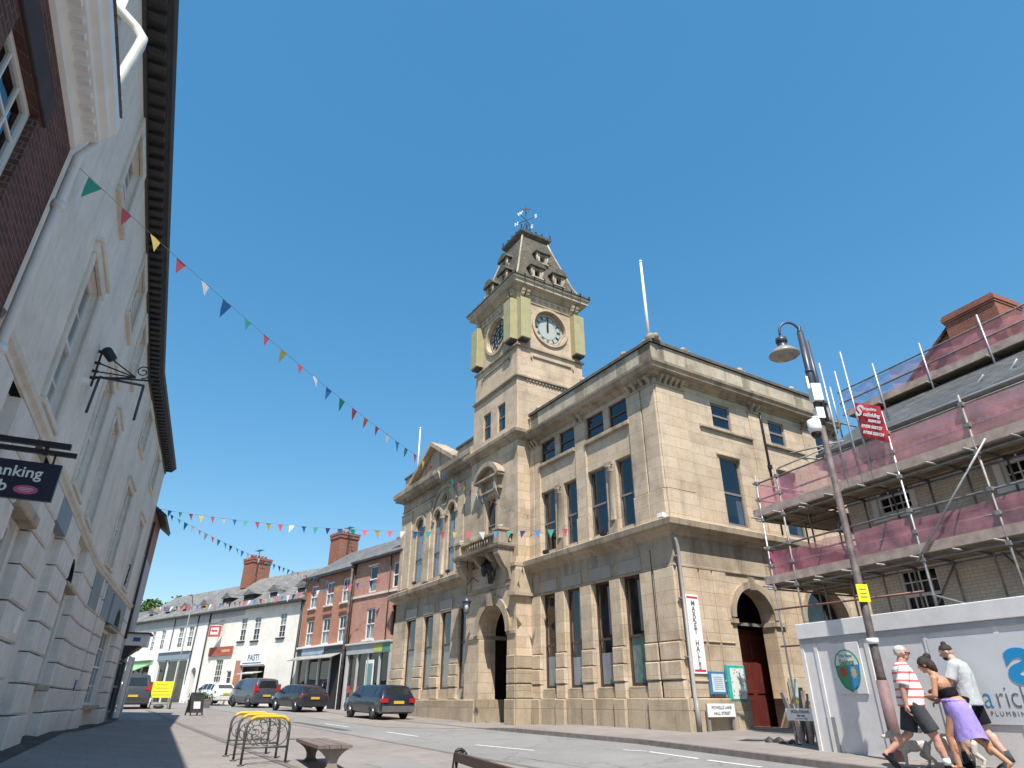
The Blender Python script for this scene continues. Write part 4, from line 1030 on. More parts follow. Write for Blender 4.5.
w = MB(ML1); w.cbox(9.95, 11.5, -.1, .12, 2.47, 2.66, .02).cut(); w.cbox(2.9, 4.6, -.12, .12, .22, .35, .02).cut(); w.cbox(2.85, 4.65, -.12, .10, 2.36, 2.46, .02).cut(); w.cbox(10.0, 11.45, -.12, .1, .36, .5, .02).cut(); w.cbox(-8.1, -5.5, -.12, .12, 2.36, 2.46, .02, T21).cut(); w.cbox(-8.1, -5.5, -.12, .12, -.24, -.1, .02, T21); w.build_parts('lintel', plain('tan_stone_lintel', (.40,.32,.235), .8, var=.3), CB)
w = MB(ML1)
w.add([(3.75+.50*math.cos(PI*k/12), -.1, 2.48+.46*math.sin(PI*k/12)) for k in range(13)], [tuple(range(13))]); w.arc(3.75, 2.48, .50, .60, 0, 180, -.12, -.04, 12); w.cut()
w.add([(-7.05+.6*math.cos(PI*k/12), .10, 2.55+.6*math.sin(PI*k/12)) for k in range(13)], [tuple(range(13))], T21); w.build_parts('fanlight', M_['dark'], CB)
# eaves: soffit, blocks, gutter
w = MB(ML1)
e2 = tuple((T21 @ Vector((-10.9, 0, 0)))[:2])
w.mold([(0.0,9.68), (-.05,9.7), (-.05,9.84), (-.36,9.88), (-.36,9.95), (.3,9.97)], [(15.05, 0), (0, 0), e2]); w.build('soffit', M_['gutter'], CB)
w = MB(ML1)
w.mold([(-.33,9.93), (-.41,9.94), (-.45,10.03), (-.41,10.08), (.3,10.7)], [(15.05, 0), (0, 0), e2]); w.build('eaves_gutter', M_['gutter'], CB)
w = MB(ML1)
for i in range(44): w.box(.1+i*.34, .26+i*.34, .05, .32, 9.78, 9.88)
for i in range(32): w.box(-.24-i*.34, -.08-i*.34, .05, .32, 9.78, 9.88, T21)
o = w.build('eaves_blocks', M_['gutter'], CB); o['kind'] = 'stuff'
w = MB(ML1); w.prism([(.2,10.0), (-5,13.2), (-9,10.0)], 'x', 0, 15.0); w.prism([(.2,10.0), (-5,13.2), (-9,10.0)], 'x', -10.9, 0, T21); w.build('roof', M_['slate'], CB)
w = MB(ML1); w.tube([(14.99,-.35,8.95), (14.99,-.2,8.8), (14.97,.22,8.44), (14.97,.34,8.28), (14.97,.34,8.12), (14.97,.27,7.4), (14.97,.27,6.95)], .07, 10); w.lathe([(.10,6.95), (.14,7.05), (.10,7.1)], (14.97,.27,0), 10); w.build('downpipe', plain('cream_pipe', (.66,.63,.56), .45), CB)
w = MB(ML2); w.tube([(-10.85,.1,7.4), (-10.85,.1,2.4)], .055, 8); w.build('downpipe', M_['gutter'], CB)
# wall fittings
w = MB(ML1); w.box(8.75, 8.95, .06, .09, 1.0, 1.28); w.build('notice_plate', M_['white'], CB)
w = MB(ML2 @ Matrix.Translation((-1.1,.05,0))); w.box(-.95, -.68, .02, .045, .30, .58); bp = w.build('access_plate', plain('blue_enamel', (.02,.06,.30), .4), CB)
w = MB(ML2 @ Matrix.Translation((-1.1,.05,0))); w.lathe([(.001,.046), (.025,.046), (.025,.05), (.001,.05)], (-.81, 0, .52), 8, None, 'y'); w.box(-.83, -.80, .046, .052, .42, .50); w.tube([(-.80,.05,.44), (-.75,.05,.38)], .01, 4); w.arc(-.83, .39, .045, .06, 120, 400, .046, .052, 12); w.build('wheelchair_symbol', M_['white'], under(bp, CB))
w = MB(ML1); w.box(1.9, 2.2, .02, .16, 4.0, 4.2) if False else w.box(9.6, 9.72, 0, .1, 5.2, 5.3); w.build('alarm_box', M_['white'], CB)
# faded painted lettering on the wall at the far end (old iron letters)
w = MB(ML2); 
for k in range(9): w.box(-6.9-k*.05, -6.87-k*.05, .01, .05, 3.95+.09*k, 4.05+.10*k)
for k in range(5): w.box(-7.3, -7.0, .01, .04, 3.95+.2*k, 4.03+.2*k)
w.build('wall_ironwork', M_['iron'], CB)

# ornamental bracket with an empty sign frame
BK = thing('sign_bracket', 'black wrought iron bracket with a scroll and an empty hanging frame, on the cream wall', 'sign bracket', ML1 @ Matrix.Translation((9.1, 0, 5.8)))
w = MB(ML1); x = 9.1
w.tube([(x,.06,6.2), (x,.06,5.4)], .02, 6)
for (z) in (6.15, 5.9, 5.72, 5.58): w.tube([(x,.0,z), (x,.10,z)], .03, 6); w.tube([(x,.08,z), (x,.74,5.74)], .014, 6)
w.tube([(x,.05,5.6), (x,1.0,5.73)], .018, 6); w.ball((x,1.02,5.72), .035, 8)
sp = []
for k in range(26):
    a = k*.42; r = .15*(1-k/30); sp.append((x, .84+r*math.cos(a-1.6), 5.89+r*math.sin(a-1.6)))
w.tube(sp, .012, 5); w.build('scroll_arm', M_['iron'], BK)
w = MB(ML1); w.tube([(x,.14,5.62), (x,.92,5.6)], .025, 6); w.tube([(x,.15,5.62), (x,.12,4.86)], .025, 6); w.tube([(x,.91,5.6), (x,.91,4.86)], .025, 6); w.build('hanging_frame', M_['pole_dark'], BK)
w = MB(ML1); w.lathe([(.02,-.14), (.09,-.12), (.10,.1), (.07,.14)], (0,0,0), 12, Matrix.Translation((x+.05,.2,6.1)) @ Matrix.Rotation(.7, 4, 'X')); w.build('spotlight', M_['iron'], BK)
# banking hub hanging sign
xh = 14.0
HS = thing('hanging_sign', 'navy Banking Hub sign with a pink oval hanging from a black bracket', 'hanging sign', ML1 @ Matrix.Translation((xh, 0, 2.8)))
MSN = ML1 @ Matrix.Translation((xh, 0, 0)) @ Matrix.Rotation(-PI/2, 4, 'Z')      # x' = -y(outward), face +y' towards camera
m_navy = plain('navy_sign_panel', (.012,.014,.035), .35, var=.1); m_pink = plain('pink_sign_oval', (.50,.10,.22), .4, var=.08)
w = MB(MSN); w.box(-.88, -.0, -.03, .03, 1.98, 2.40); w.build('sign_panel', m_navy, HS)
w = MB(MSN); w.box(-.98, 0, -.025, .025, 2.51, 2.56); w.box(-.90, 0, -.03, .03, 2.60, 2.66); w.tube([(-.2,0,2.55), (-.2,0,2.39)], .012, 6); w.tube([(-.78,0,2.55), (-.78,0,2.39)], .012, 6); w.box(-.7, -.66, -.02, .02, 2.5, 2.66); w.box(0, .02, -.06, .06, 2.4, 2.75)
w.build('bracket_arm', M_['iron'], HS)
tw = text_on('Banking', .17, MSN @ Matrix.Translation((-.46, .034, 2.27)), M_['white'], HS, bold=.002)
text_on('Hub', .17, MSN @ Matrix.Translation((-.30, .034, 2.10)), M_['white'], HS, bold=.002)
w = MB(MSN); w.disc(-.62, 2.08, .115, .034, 24, ry=.05); ov = w.build('oval_logo', m_pink, HS)
w = MB(MSN); w.box(-.68, -.56, .036, .038, 2.095, 2.099); w.box(-.69, -.55, .036, .038, 2.078, 2.083); w.box(-.67, -.57, .036, .038, 2.06, 2.064); w.build('logo_lines', M_['white'], under(ov, HS))

# --- brick building nearest the camera
BB = thing('brick_building', 'dark red brick building with a white moulded eaves gutter at the top left corner', 'building', ML1 @ Matrix.Translation((15.1, 0, -1.0)))
w = MB(ML1); w.wall(15.12, 24, -1.8, 6.05, [(16.25,17.45,3.5,5.28), (19.0,20.2,3.5,5.28), (16.2,18.0,-.2,1.8), (19,21.5,-.2,1.8)], .12, .15); w.box(15.12, 15.4, -8, .118, -1.8, 6.05); w.build('wall', M_['brick_dark'], BB)
for a in (16.25, 19.0): 
    sash(BB, ML1, a, a+1.2, 3.5, 5.28, .04, M_['sash_white'], M_['glass'], (3,2), .07)
    w = MB(ML1); w.cbox(a-.15, a+1.35, .1, .16, 5.30, 5.62, .01); w.build('lintel', plain('dark_rubbed_brick', (.05,.035,.035), .8, var=.3), BB)
for a, b in ((16.2,18.0), (19,21.5)): sash(BB, ML1, a, b, -.2, 1.8, .02, M_['sash_white'], M_['glass'], (2,1), .06)
w = MB(ML1); prof_ = [(.0,5.92), (.05,5.94), (.05,6.02), (.08,6.05), (.10,6.1), (.24,6.14), (.25,6.2), (.32,6.24), (.33,6.32), (.38,6.36), (.38,6.5), (.35,6.54), (0,6.56)]
w.mold([(-o, z) for o, z in prof_][::1], [(24, .12), (15.06, .12), (15.06, -.6)] if False else [(24, .12), (15.12, .12)]); w.build('box_gutter', M_['white'], BB)
w = MB(ML1)
for i in range(40): w.box(15.25+i*.2, 15.33+i*.2, .15, .34, 6.08, 6.15)
o = w.build('dentils', M_['white'], BB); o['kind'] = 'stuff'
w = MB(ML1); w.tube([(15.05,.36,6.35), (15.03,.32,6.25), (15.02,.28,6.1), (15.02,.19,5.9), (15.02,.19,-1.0)], .055, 10)
for z in (5.1, 3.2): w.lathe([(.07,z), (.075,z+.05), (.07,z+.1)], (15.02,.19,0), 10)
w.build('downpipe', M_['white_pipe'], BB)
w = MB(ML1); w.prism([(.5,6.62), (-4,9.6), (-8,6.6)], 'x', 15.13, 24); w.build('roof', M_['slate'], BB)

# --- building beyond the cream terrace and its shop front
NB = thing('gabled_shop', 'narrow pale building with a red brick gable top beyond the cream terrace', 'building', ML2 @ Matrix.Translation((-10.9, 0, -.8)))
w = MB(ML2); w.wall(-14.7, -10.95, -1.3, 6.0, [(-14.2,-11.6,-.4,1.6)], 0, .2); w.box(-14.7, -14.4, -7, -.002, -1.3, 6.0); w.build('wall', M_['grey_wall'], NB)
w = MB(ML2); w.prism([(0,6.0), (-7,6.0), (-7,8.0), (-3.5,10.5), (0,8.0)], 'x', -14.69, -10.96); w.build('gable_wall', M_['brick_pink'], NB)
w = MB(ML2); w.prism([(.45,7.65), (-3.5,10.6), (-3.5,10.75), (.5,7.8)], 'x', -15.0, -10.95); w.prism([(-7.45,7.65), (-3.5,10.6), (-3.5,10.75), (-7.5,7.8)], 'x', -15.0, -10.95); w.build('roof', M_['gutter'], NB)
w = MB(ML2); w.box(-13.2, -12.0, 0, .85, 2.22, 2.70); w.build('fascia', M_['white_wall'], NB)
w = MB(ML2); w.box(-13.3, -11.9, 0, .95, 2.70, 2.76); w.prism([(0,1.7), (.62,2.2), (0,2.2)], 'x', -13.2, -12.0); w.build('fascia_hood', M_['gutter'], NB)
w = MB(ML2); w.box(-14.3, -12.1, .28, .34, -.6, 1.8); w.tube([(-12.1,.5,-.9), (-12.1,.5,1.75)], .04, 6); w.build('shopfront_frame', M_['white_wall'], NB)
t_ = ML2 @ Matrix.Translation((-11.99, .45, 2.48)) @ Matrix.Rotation(-PI/2, 4, 'Z')
w = MB(t_); w.box(-.12, .16, 0, .01, -.09, .07); w.build('blue_logo', plain('blue_sign_ink', (.03,.10,.30), .5), NB)
sash(NB, ML2, -14.1, -11.7, -.4, 1.6, -.1, M_['sash_white'], M_['glass'], (2,1), .07)

# ------------------------------------------------------------------ terraces beyond the town hall
MA = frame(-6.97, 40.6, -43)
def shopfront(th, M, a, b, z0, zf, zt, fm, fascia_m, n=3, door=None):
    q = MB(M); q.box(a, b, -.05, .18, zf, zt); q.build('fascia', fascia_m, th)
    q = MB(M); q.cbox(a-.05, b+.05, -.05, .30, zt, zt+.12, .02); q.box(a, a+.16, -.05, .16, z0, zf); q.box(b-.16, b, -.05, .16, z0, zf)
    q.box(a+.16, b-.16, -.02, .12, z0, z0+.5)
    for i in range(1, n): u = a + (b-a)*i/n; q.box(u-.05, u+.05, -.03, .10, z0+.5, zf)
    q.build('shopfront_frame', fm, th)
    q = MB(M); q.box(a+.16, b-.16, -.6, -.55, z0, zf); q.build('shop_interior', M_['interior'], th)
    q = MB(M); q.quad((a+.16,-.01,z0+.5), (b-.16,-.01,z0+.5), (b-.16,-.01,zf), (a+.16,-.01,zf)); q.build('shop_window', M_['glass'], th)
B1 = thing('pink_brick_house', 'pink brick three storey house with a green and yellow shop fascia beside the town hall', 'house', MA @ Matrix.Translation((0, 0, -.6)))
w = MB(MA); wb1 = [(2.45,3.45,3.5,5.36), (2.6,3.5,6.35,8.0), (.05,.75,6.35,7.9), (.0,.55,3.6,5.3)]
w.wall(-1.2, 5.42, 2.9, 8.5, wb1, 0, .15); w.box(-1.2, 5.42, -9, -.6, -1, 8.5); w.build('wall', M_['brick_pink'], B1)
for i, (a, b, c, d) in enumerate(wb1[:3]): sash(B1, MA, a, b, c, d, -.06, M_['sash_white'], M_['glass'], (2,1) if i == 0 else (1,1), .07, curtain=[(.1,.9,.02,.5)] if i < 2 else None)
w = MB(MA); w.box(-1.2, 5.42, -.01, .09, 6.12, 6.25).cut(); w.cbox(2.3, 3.6, -.1, .12, 3.38, 3.5, .01).cut(); w.cbox(2.45, 3.65, -.1, .08, 8.0, 8.12, .01); w.build_parts('string_course', M_['cream_sill'], B1)
w = MB(MA); w.prism([(.35,8.45), (.35,8.55), (-3.6,10.9), (-8,8.5)], 'x', -1.5, 5.6); w.build('roof', M_['slate'], B1)
w = MB(MA); w.box(-1.2, 5.45, .1, .38, 8.38, 8.5); w.tube([(5.3,.08,8.4), (5.3,.08,3.3)], .045, 6); w.tube([(.95,.08,8.4), (.95,.08,3.3)], .04, 6); w.build('rainwater_pipes', M_['gutter'], B1)
shopfront(B1, MA, .1, 5.2, -1.0, 2.68, 3.2, M_['grey_wall'], plain('pale_grey_fascia', (.36,.38,.38), .5), 4)
w = MB(MA); w.box(.15, 1.0, .17, .19, 2.72, 3.16); w.build('green_fascia_panel', plain('green_fascia', (.06,.22,.14), .5), B1)
w = MB(MA); w.box(1.0, 1.9, .17, .19, 2.72, 3.16); w.build('yellow_fascia_panel', plain('yellow_green_fascia', (.42,.45,.08), .5), B1)
w = MB(MA); w.box(2.0, 2.9, .02, .06, -.5, 2.3); w.cur = 1; w.box(2.1, 2.8, .05, .075, .2, 2.1); w.build('door', [M_['sash_white'], plain('teal_door_glass', (.12,.24,.23), .3)], B1)
for k, x_ in enumerate((.45, 1.5, 3.6, 4.6)):
    w = MB(MA); w.box(x_, x_+.28, .0, .02, .2+.1*k, .75+.05*k); w.build('red_poster', plain('red_poster_%d' % k, (.5,.05,.08), .6), B1)
w = MB(MA); w.box(4.9, 6.0, -5.6, -3.4, 9.0, 10.9); w.build('chimney', M_['brick_chim'], B1)

B2 = thing('orange_brick_house', 'orange brick three storey house with white sash windows and a large chimney', 'house', MA @ Matrix.Translation((5.45, 0, -.6)))
cols_ = [(5.95,6.95), (8.15,9.2), (10.55,11.55)]
wb2 = [(a, b, 3.52, 5.24) for a, b in cols_] + [(a, b, 6.07, 7.65) for a, b in cols_]
w = MB(MA); w.wall(5.44, 12.45, 3.0, 8.25, wb2, 0, .15); w.box(5.44, 12.45, -9, -.6, -1, 8.25); w.box(12.2, 12.45, -9, -.01, -1, 8.25); w.build('wall', M_['brick_orange'], B2)
for a, b, c, d in wb2:
    sash(B2, MA, a, b, c, d, -.05, M_['sash_white'], M_['glass'], (2,1), .08, curtain=[(.1,.9,.02,.55)])
    q = MB(MA); q.cbox(a-.08, b+.08, -.1, .12, c-.1, c, .01); q.build('sill', M_['cream_sill'], B2)
    if c < 5: q = MB(MA); q.cbox(a-.1, b+.1, -.01, .02, d+.01, d+.25, .005); q.build('lintel', M_['brick_dark'], B2)
w = MB(MA); w.prism([(.3,8.2), (.35,8.3), (-3.5,10.8), (-8,8.2)], 'x', 5.3, 12.7); w.build('roof', M_['slate'], B2)
w = MB(MA); w.box(5.4, 12.5, .1, .34, 8.12, 8.24); w.tube([(5.62,.1,8.2), (5.62,.1,3.2)], .06, 6); w.tube([(12.4,.1,8.1), (12.4,.1,3.2)], .04, 6); w.build('rainwater_pipes', M_['gutter'], B2)
def chimney(th, M, a, b, y0, y1, z0, z1, npot=4, m='brick_chim'):
    q = MB(M); q.box(a, b, y0, y1, z0, z1-.25); q.box(a-.07, b+.07, y0-.07, y1+.07, z1-.45, z1-.3); q.box(a-.1, b+.1, y0-.1, y1+.1, z1-.2, z1); q.box(a-.04, b+.04, y0-.04, y1+.04, z1-.3, z1-.2)
    c = q.build('chimney', M_[m], th)
    for i in range(npot):
        q = MB(M); t_ = (i+.5)/npot; q.lathe([(.13,z1), (.11,z1+.35), (.14,z1+.4), (.09,z1+.42)], (a+(b-a)*.5, y0+(y1-y0)*t_, 0) if (y1-y0) > (b-a) else (a+(b-a)*t_, (y0+y1)/2, 0), 8); q.build('chimney_pot', plain('clay_pot', (.45,.30,.18), .8), under(c, th))
chimney(B2, MA, 13.6, 15.2, -4.6, -2.9, 9.6, 12.6, 4)
shopfront(B2, MA, 5.75, 12.1, -1.0, 2.85, 3.35, M_['sash_white'], plain('dark_shop_fascia', (.03,.035,.04), .5), 4)
w = MB(MA); w.box(8.2, 11.4, .17, .20, 2.9, 3.32); w.build('fascia_sign', plain('pale_blue_sign', (.30,.38,.46), .5), B2)
w = MB(MA); w.hexa([(5.9,.16,2.84), (12.0,.16,2.84), (12.0,.9,2.55), (5.9,.9,2.55), (5.9,.16,2.88), (12.0,.16,2.88), (12.0,.9,2.6), (5.9,.9,2.6)]); w.build('awning', plain('grey_awning', (.30,.29,.27), .8), B2)
w = MB(MA); w.box(5.8, 7.3, -.05, .0, -.9, 2.8); w.build('door', M_['dark'], B2)

# white terrace
MBt = frame(-15.2, 49.5, -52)
B3 = thing('cream_public_house', 'cream rendered two storey house with dormers, a red hanging sign and a large brick chimney', 'house', MBt @ Matrix.Translation((.3, 0, -.3)))
wb3 = [(2.3,3.15,4.32,6.08), (5.7,6.6,4.28,6.05), (7.65,8.5,4.33,6.1)]
w = MB(MBt); w.wall(.3, 13.45, -.9, 6.85, wb3+[(4.2,7.35,-.9,2.45), (10.2,11.3,.6,3.1), (8.7,9.4,.3,2.2)], 0, .15); w.box(.3, 13.45, -9, -1.5, -.9, 6.85); w.box(.3, .6, -9, -.01, -.9, 6.85); w.build('wall', paintmat('warm_cream_render', (.84,.80,.72), .7, .10), B3)
for a, b, c, d in wb3:
    sash(B3, MBt, a, b, c, d, -.05, M_['sash_white'], M_['glass'], (2,2), .06, curtain=[(.1,.9,.5,.98)]); q = MB(MBt); q.cbox(a-.1, b+.1, -.1, .12, c-.12, c, .01); q.build('sill', M_['gutter'], B3)
sash(B3, MBt, 10.2, 11.3, .6, 3.1, -.05, M_['sash_white'], M_['glass'], (3,3), .06); sash(B3, MBt, 8.7, 9.4, .3, 2.2, -.05, M_['sash_white'], M_['glass'], (1,2), .06)
w = MB(MBt); w.box(4.2, 7.35, -1.5, -1.45, -.9, 2.45); w.box(4.15, 4.2, -1.5, 0, -.9, 2.45); w.build('open_shop_interior', M_['dark'], B3)
w = MB(MBt); w.box(7.35, 8.2, .0, .06, -.9, 2.9); w.build('brick_pier', M_['brick_orange'], B3)
w = MB(MBt); w.hexa([(4.3,.1,2.0), (6.4,.1,2.0), (6.4,.9,1.85), (4.3,.9,1.85), (4.3,.1,2.05), (6.4,.1,2.05), (6.4,.9,1.9), (4.3,.9,1.9)]); w.build('canopy', M_['grey_wall'], B3)
w = MB(MBt); w.prism([(.35,6.8), (.38,6.92), (-4,10.2), (-8,6.8)], 'x', .1, 13.5); w.build('roof', M_['slate_pale'], B3)
w = MB(MBt); w.box(.2, 13.5, .12, .42, 6.72, 6.86); w.tube([(.5,.1,6.8), (.5,.1,0)], .05, 6); w.tube([(13.42,.1,6.8), (13.42,.1,0)], .06, 6); w.build('rainwater_pipes', M_['gutter'], B3)
w = MB(MBt); w.box(8.2, 13.3, -.0, .03, 6.3, 6.7); w.build('grey_band', M_['grey_wall'], B3)  # grey band along the top of the wall
def dormer_(th, M, a, b, z0, z1, y0, fm, rm):
    q = MB(M); q.box(a, b, y0-2.5, y0, z0, z1); q.cur = 1; q.box(a+.15, b-.15, y0-.02, y0+.01, z0+.2, z1-.12); d_ = q.build('dormer', [fm, M_['dark']], th)
    q = MB(M); q.prism([(a-.15,z1), (b+.15,z1), ((a+b)/2,z1+.45)], 'y', y0-3.2, y0+.15); q.build('dormer_roof', rm, under(d_, th))
for (a, b) in ((1.0,2.2), (4.6,5.9), (8.0,9.6), (11.6,12.9)): dormer_(B3, MBt, a, b, 7.1, 8.0, -.45, M_['sash_white'] if a < 7 else M_['dark'], M_['slate'])
chimney(B3, MBt, 13.6, 15.2, -4.9, -3.1, 9.4, 12.1, 5)
for (th_, M_q, x_, y_, z_) in ((B3, MBt, 13.4, -3.4, 11.4), (B2, MA, 13.2, -3.4, 11.6), (B1, MA, 4.6, -3.6, 10.2)):
    w = MB(M_q); w.tube([(x_,y_,z_-1), (x_,y_,z_+1.4)], .03, 5); w.tube([(x_-.5,y_,z_+1.3), (x_+.5,y_,z_+1.3)], .02, 4)
    for k in range(7): w.tube([(x_-.45+.15*k,y_-.25,z_+1.3), (x_-.45+.15*k,y_+.25,z_+1.3)], .012, 4)
    w.build('tv_aerial', M_['iron'], th_)
w = MB(MBt); w.box(4.3, 7.4, .02, .14, 2.55, 3.32); fs_ = w.build('fascia', M_['white'], B3)
text_on('PASTI', .62, MBt @ Matrix.Translation((5.7, .15, 3.02)), plain('blue_grey_letter', (.10,.16,.24), .6), under(fs_, B3), bold=.012)
w = MB(MBt); w.box(4.6, 7.1, .14, .15, 2.62, 2.70); w.build('fascia_stripe', plain('blue_stripe', (.06,.14,.34), .5), under(fs_, B3))
w = MB(MBt); w.box(9.0, 12.5, .02, .14, 3.35, 4.02); w.build('red_fascia', plain('brick_red_fascia', (.36,.085,.05), .6, var=.25), B3)
w = MB(MBt); w.box(9.3, 10.5, .14, .15, 3.6, 3.8); w.build('fascia_lettering', plain('gold_letter', (.55,.35,.2), .6), B3)
w = MB(MBt @ Matrix.Translation((11.2, .65, 5.2)) @ Matrix.Rotation(.55, 4, 'Z')); w.box(-.5, .5, -.03, .03, -.42, .42); hs_ = w.build('hanging_sign', plain('red_pub_sign', (.42,.06,.05), .5), B3)
w = MB(MBt @ Matrix.Translation((11.2, .65, 5.2)) @ Matrix.Rotation(.55, 4, 'Z')); w.box(-.33, .33, .03, .04, -.25, .27); w.cur = 1; w.box(-.25, .25, .04, .045, -.05, .12); w.build('sign_picture', [M_['white'], plain('red_pub_sign_b', (.42,.06,.05), .5)], under(hs_, B3))
w = MB(MBt); w.tube([(11.2,0,5.75), (11.2,1.1,5.75)], .03, 6); w.tube([(11.2,.0,6.1), (11.2,.8,5.75)], .02, 6); w.build('sign_arm', M_['iron'], B3)
B4 = thing('white_shop_terrace', 'white rendered two storey terrace with a grey band, grey blue fascia and green awning', 'house', MBt @ Matrix.Translation((13.5, 0, -.2)))
wb4 = [(15.95,16.85,4.25,6.0), (17.7,18.6,4.25,6.0), (21.0,21.8,4.25,5.95), (22.9,23.6,4.2,5.9), (25.5,26.2,4.2,5.9)]
w = MB(MBt); w.wall(13.5, 28.5, -.6, 6.85, wb4+[(14.2,15.0,-.6,2.6,'arch',.5), (15.7,20.9,-.05,3.2), (22.4,27.4,-.05,2.9)], 0, .15); w.box(13.5, 28.5, -9, -1, -.6, 6.85); w.build('wall', M_['white_wall'], B4)
for a, b, c, d in wb4: sash(B4, MBt, a, b, c, d, -.05, M_['sash_white'], M_['glass'], (2,2), .06, curtain=[(.1,.9,.3,.98)])
w = MB(MBt); w.quad((14.1,-.45,-.6), (15.1,-.45,-.6), (15.1,-.45,2.7), (14.1,-.45,2.7)); w.build('passage', M_['dark'], B4)
w = MB(MBt); w.box(13.5, 28.5, -.0, .04, 6.12, 6.8); w.build('painted_band', M_['grey_wall'], B4)
w = MB(MBt); w.prism([(.35,6.8), (.38,6.92), (-4,9.9), (-8,6.8)], 'x', 13.5, 28.7); w.build('roof', M_['slate_pale'], B4)
w = MB(MBt); w.box(13.5, 28.6, .12, .40, 6.74, 6.86); w.tube([(15.3,.1,6.8), (15.6,.1,0)], .05, 6); w.tube([(19.5,.1,6.8), (19.5,.1,0)], .04, 6); w.build('rainwater_pipes', M_['gutter'], B4)
for (a, b) in ((15.4,16.6), (18.8,20.0), (22.0,23.2), (25.4,26.4)): dormer_(B4, MBt, a, b, 7.1, 7.8, -.5, M_['sash_white'], M_['slate'])
shopfront(B4, MBt, 15.5, 21.1, -.6, 3.3, 3.92, M_['sash_white'], M_['blue_grey'], 3)
shopfront(B4, MBt, 22.2, 27.6, -.6, 3.0, 3.4, M_['sash_white'], plain('green_fascia_b', (.20,.36,.20), .6), 3)
w = MB(MBt); w.hexa([(22.6,.2,3.0), (27.4,.2,3.0), (27.4,1.3,2.5), (22.6,1.3,2.5), (22.6,.2,3.06), (27.4,.2,3.06), (27.4,1.3,2.56), (22.6,1.3,2.56)]); w.build('awning', plain('green_awning', (.22,.40,.22), .7), B4)
B5 = thing('far_slate_roofed_house', 'pale house with a plain slate roof at the far left end of the terrace', 'house', MBt @ Matrix.Translation((29, 0, 0)))
w = MB(MBt); w.box(29, 42, -8, -.5, -.6, 6.2); w.build('wall', M_['white_wall'], B5)
w = MB(MBt); w.prism([(-.2,6.1), (-4,9.0), (-8.5,6.1)], 'x', 28.8, 42.5); w.build('roof', M_['slate'], B5)

# --- wooded hill
t = NT('hill_grass'); co = t.coord(); t.color(t.ramp(t.noise(co, .05, 5), [(.3, (.05,.09,.03)), (.7, (.10,.15,.05))])); t.set(.95)
hb = MB(); hv = []; 
for i in range(25):
    for j in range(13):
        x = -330 + i*20; y = 120 + j*20; r2 = ((x+105)/120)**2 + ((y-240)/90)**2
        hv.append((x, y, -3 + 29*math.exp(-r2*1.2)))
hb.smooth = True; hb.add(hv, [(i*13+j, (i+1)*13+j, (i+1)*13+j+1, i*13+j+1) for i in range(24) for j in range(12)])
struct(hb.build('hill', t.m))
t = NT('far_tree_leaves'); co = t.coord(); oi = t.node('ShaderNodeObjectInfo'); t.color(t.ramp(t.noise(co, .9, 4), [(.3, (.035,.075,.022)), (.7, (.085,.15,.045))])); t.set(.8); t.b.inputs['Specular IOR Level'].default_value = .1; m_leaf = t.m
def tree(x, y, z, h, r, label):
    th = thing('tree', label, 'tree', M_at(x, y, z), 'trees on the distant hill')
    w = MB(M_at(x, y, z)); w.tube([(0,0,-1), (.1,0,h*.35), (.0,.2,h*.7)], [.5,.35,.12], 7)
    for k in range(6): a = k*1.05; w.tube([(0,0,h*(.3+.05*k)), (r*.6*math.cos(a), r*.6*math.sin(a), h*(.55+.05*k))], [.18,.06], 5)
    w.build('trunk', M_['gutter'], th)
    w = MB(M_at(x, y, z)); cl = []
    for k in range(26):
        a = rnd.uniform(0, 2*PI); e = rnd.uniform(-.6, 1); q = rnd.uniform(.35, 1)
        cl.append((r*q*math.cos(a)*math.cos(e*.9), r*q*math.sin(a)*math.cos(e*.9), h*.62 + h*.34*math.sin(e)*q, rnd.uniform(.2,.36)*r))
    for (cx_, cy_, cz_, cr) in cl:
        for k in range(70):
            v = Vector((rnd.gauss(0,1), rnd.gauss(0,1), rnd.gauss(0,1))).normalized()*cr*rnd.uniform(.6,1.1); s_ = rnd.uniform(.25,.55)
            a = Vector((rnd.gauss(0,1), rnd.gauss(0,1), rnd.gauss(0,1))).normalized()*s_; b = a.orthogonal().normalized()*s_
            c = Vector((cx_, cy_, cz_)) + v; w.add([c-a, c-b*.6, c+a, c+b*.6], [(0,1,2,3)])
    w.build('crown', m_leaf, th, norm=False)
for i, (x, y, h, r, lb) in enumerate([(-104, 190, 11, 6.5, 'broad rounded tree at the middle of the far hilltop clump'), (-96, 196, 9.5, 5.5, 'lower tree at the right of the far hilltop clump'), (-112, 188, 8.5, 5.5, 'small tree at the left of the far hilltop clump, by the rooftops'), (-100, 180, 8, 5, 'short front tree of the far hilltop clump'), (-86, 200, 8, 5, 'tree apart to the right of the far hilltop clump')]):
    tree(x, y, -3 + 29*math.exp(-1.2*(((x+105)/120)**2 + ((y-240)/90)**2)) - .5, h, r, lb)

# dark strip of ground at the foot of the left frontages
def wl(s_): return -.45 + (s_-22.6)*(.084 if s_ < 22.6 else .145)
sheet('wall_foot_strip', (9, 33.5), lambda s_: wl(s_)-.15, lambda s_: wl(s_)+.42, 30, 2, .022, plain('dark_wall_foot', (.05,.043,.038), .9, var=.5, scale=3))

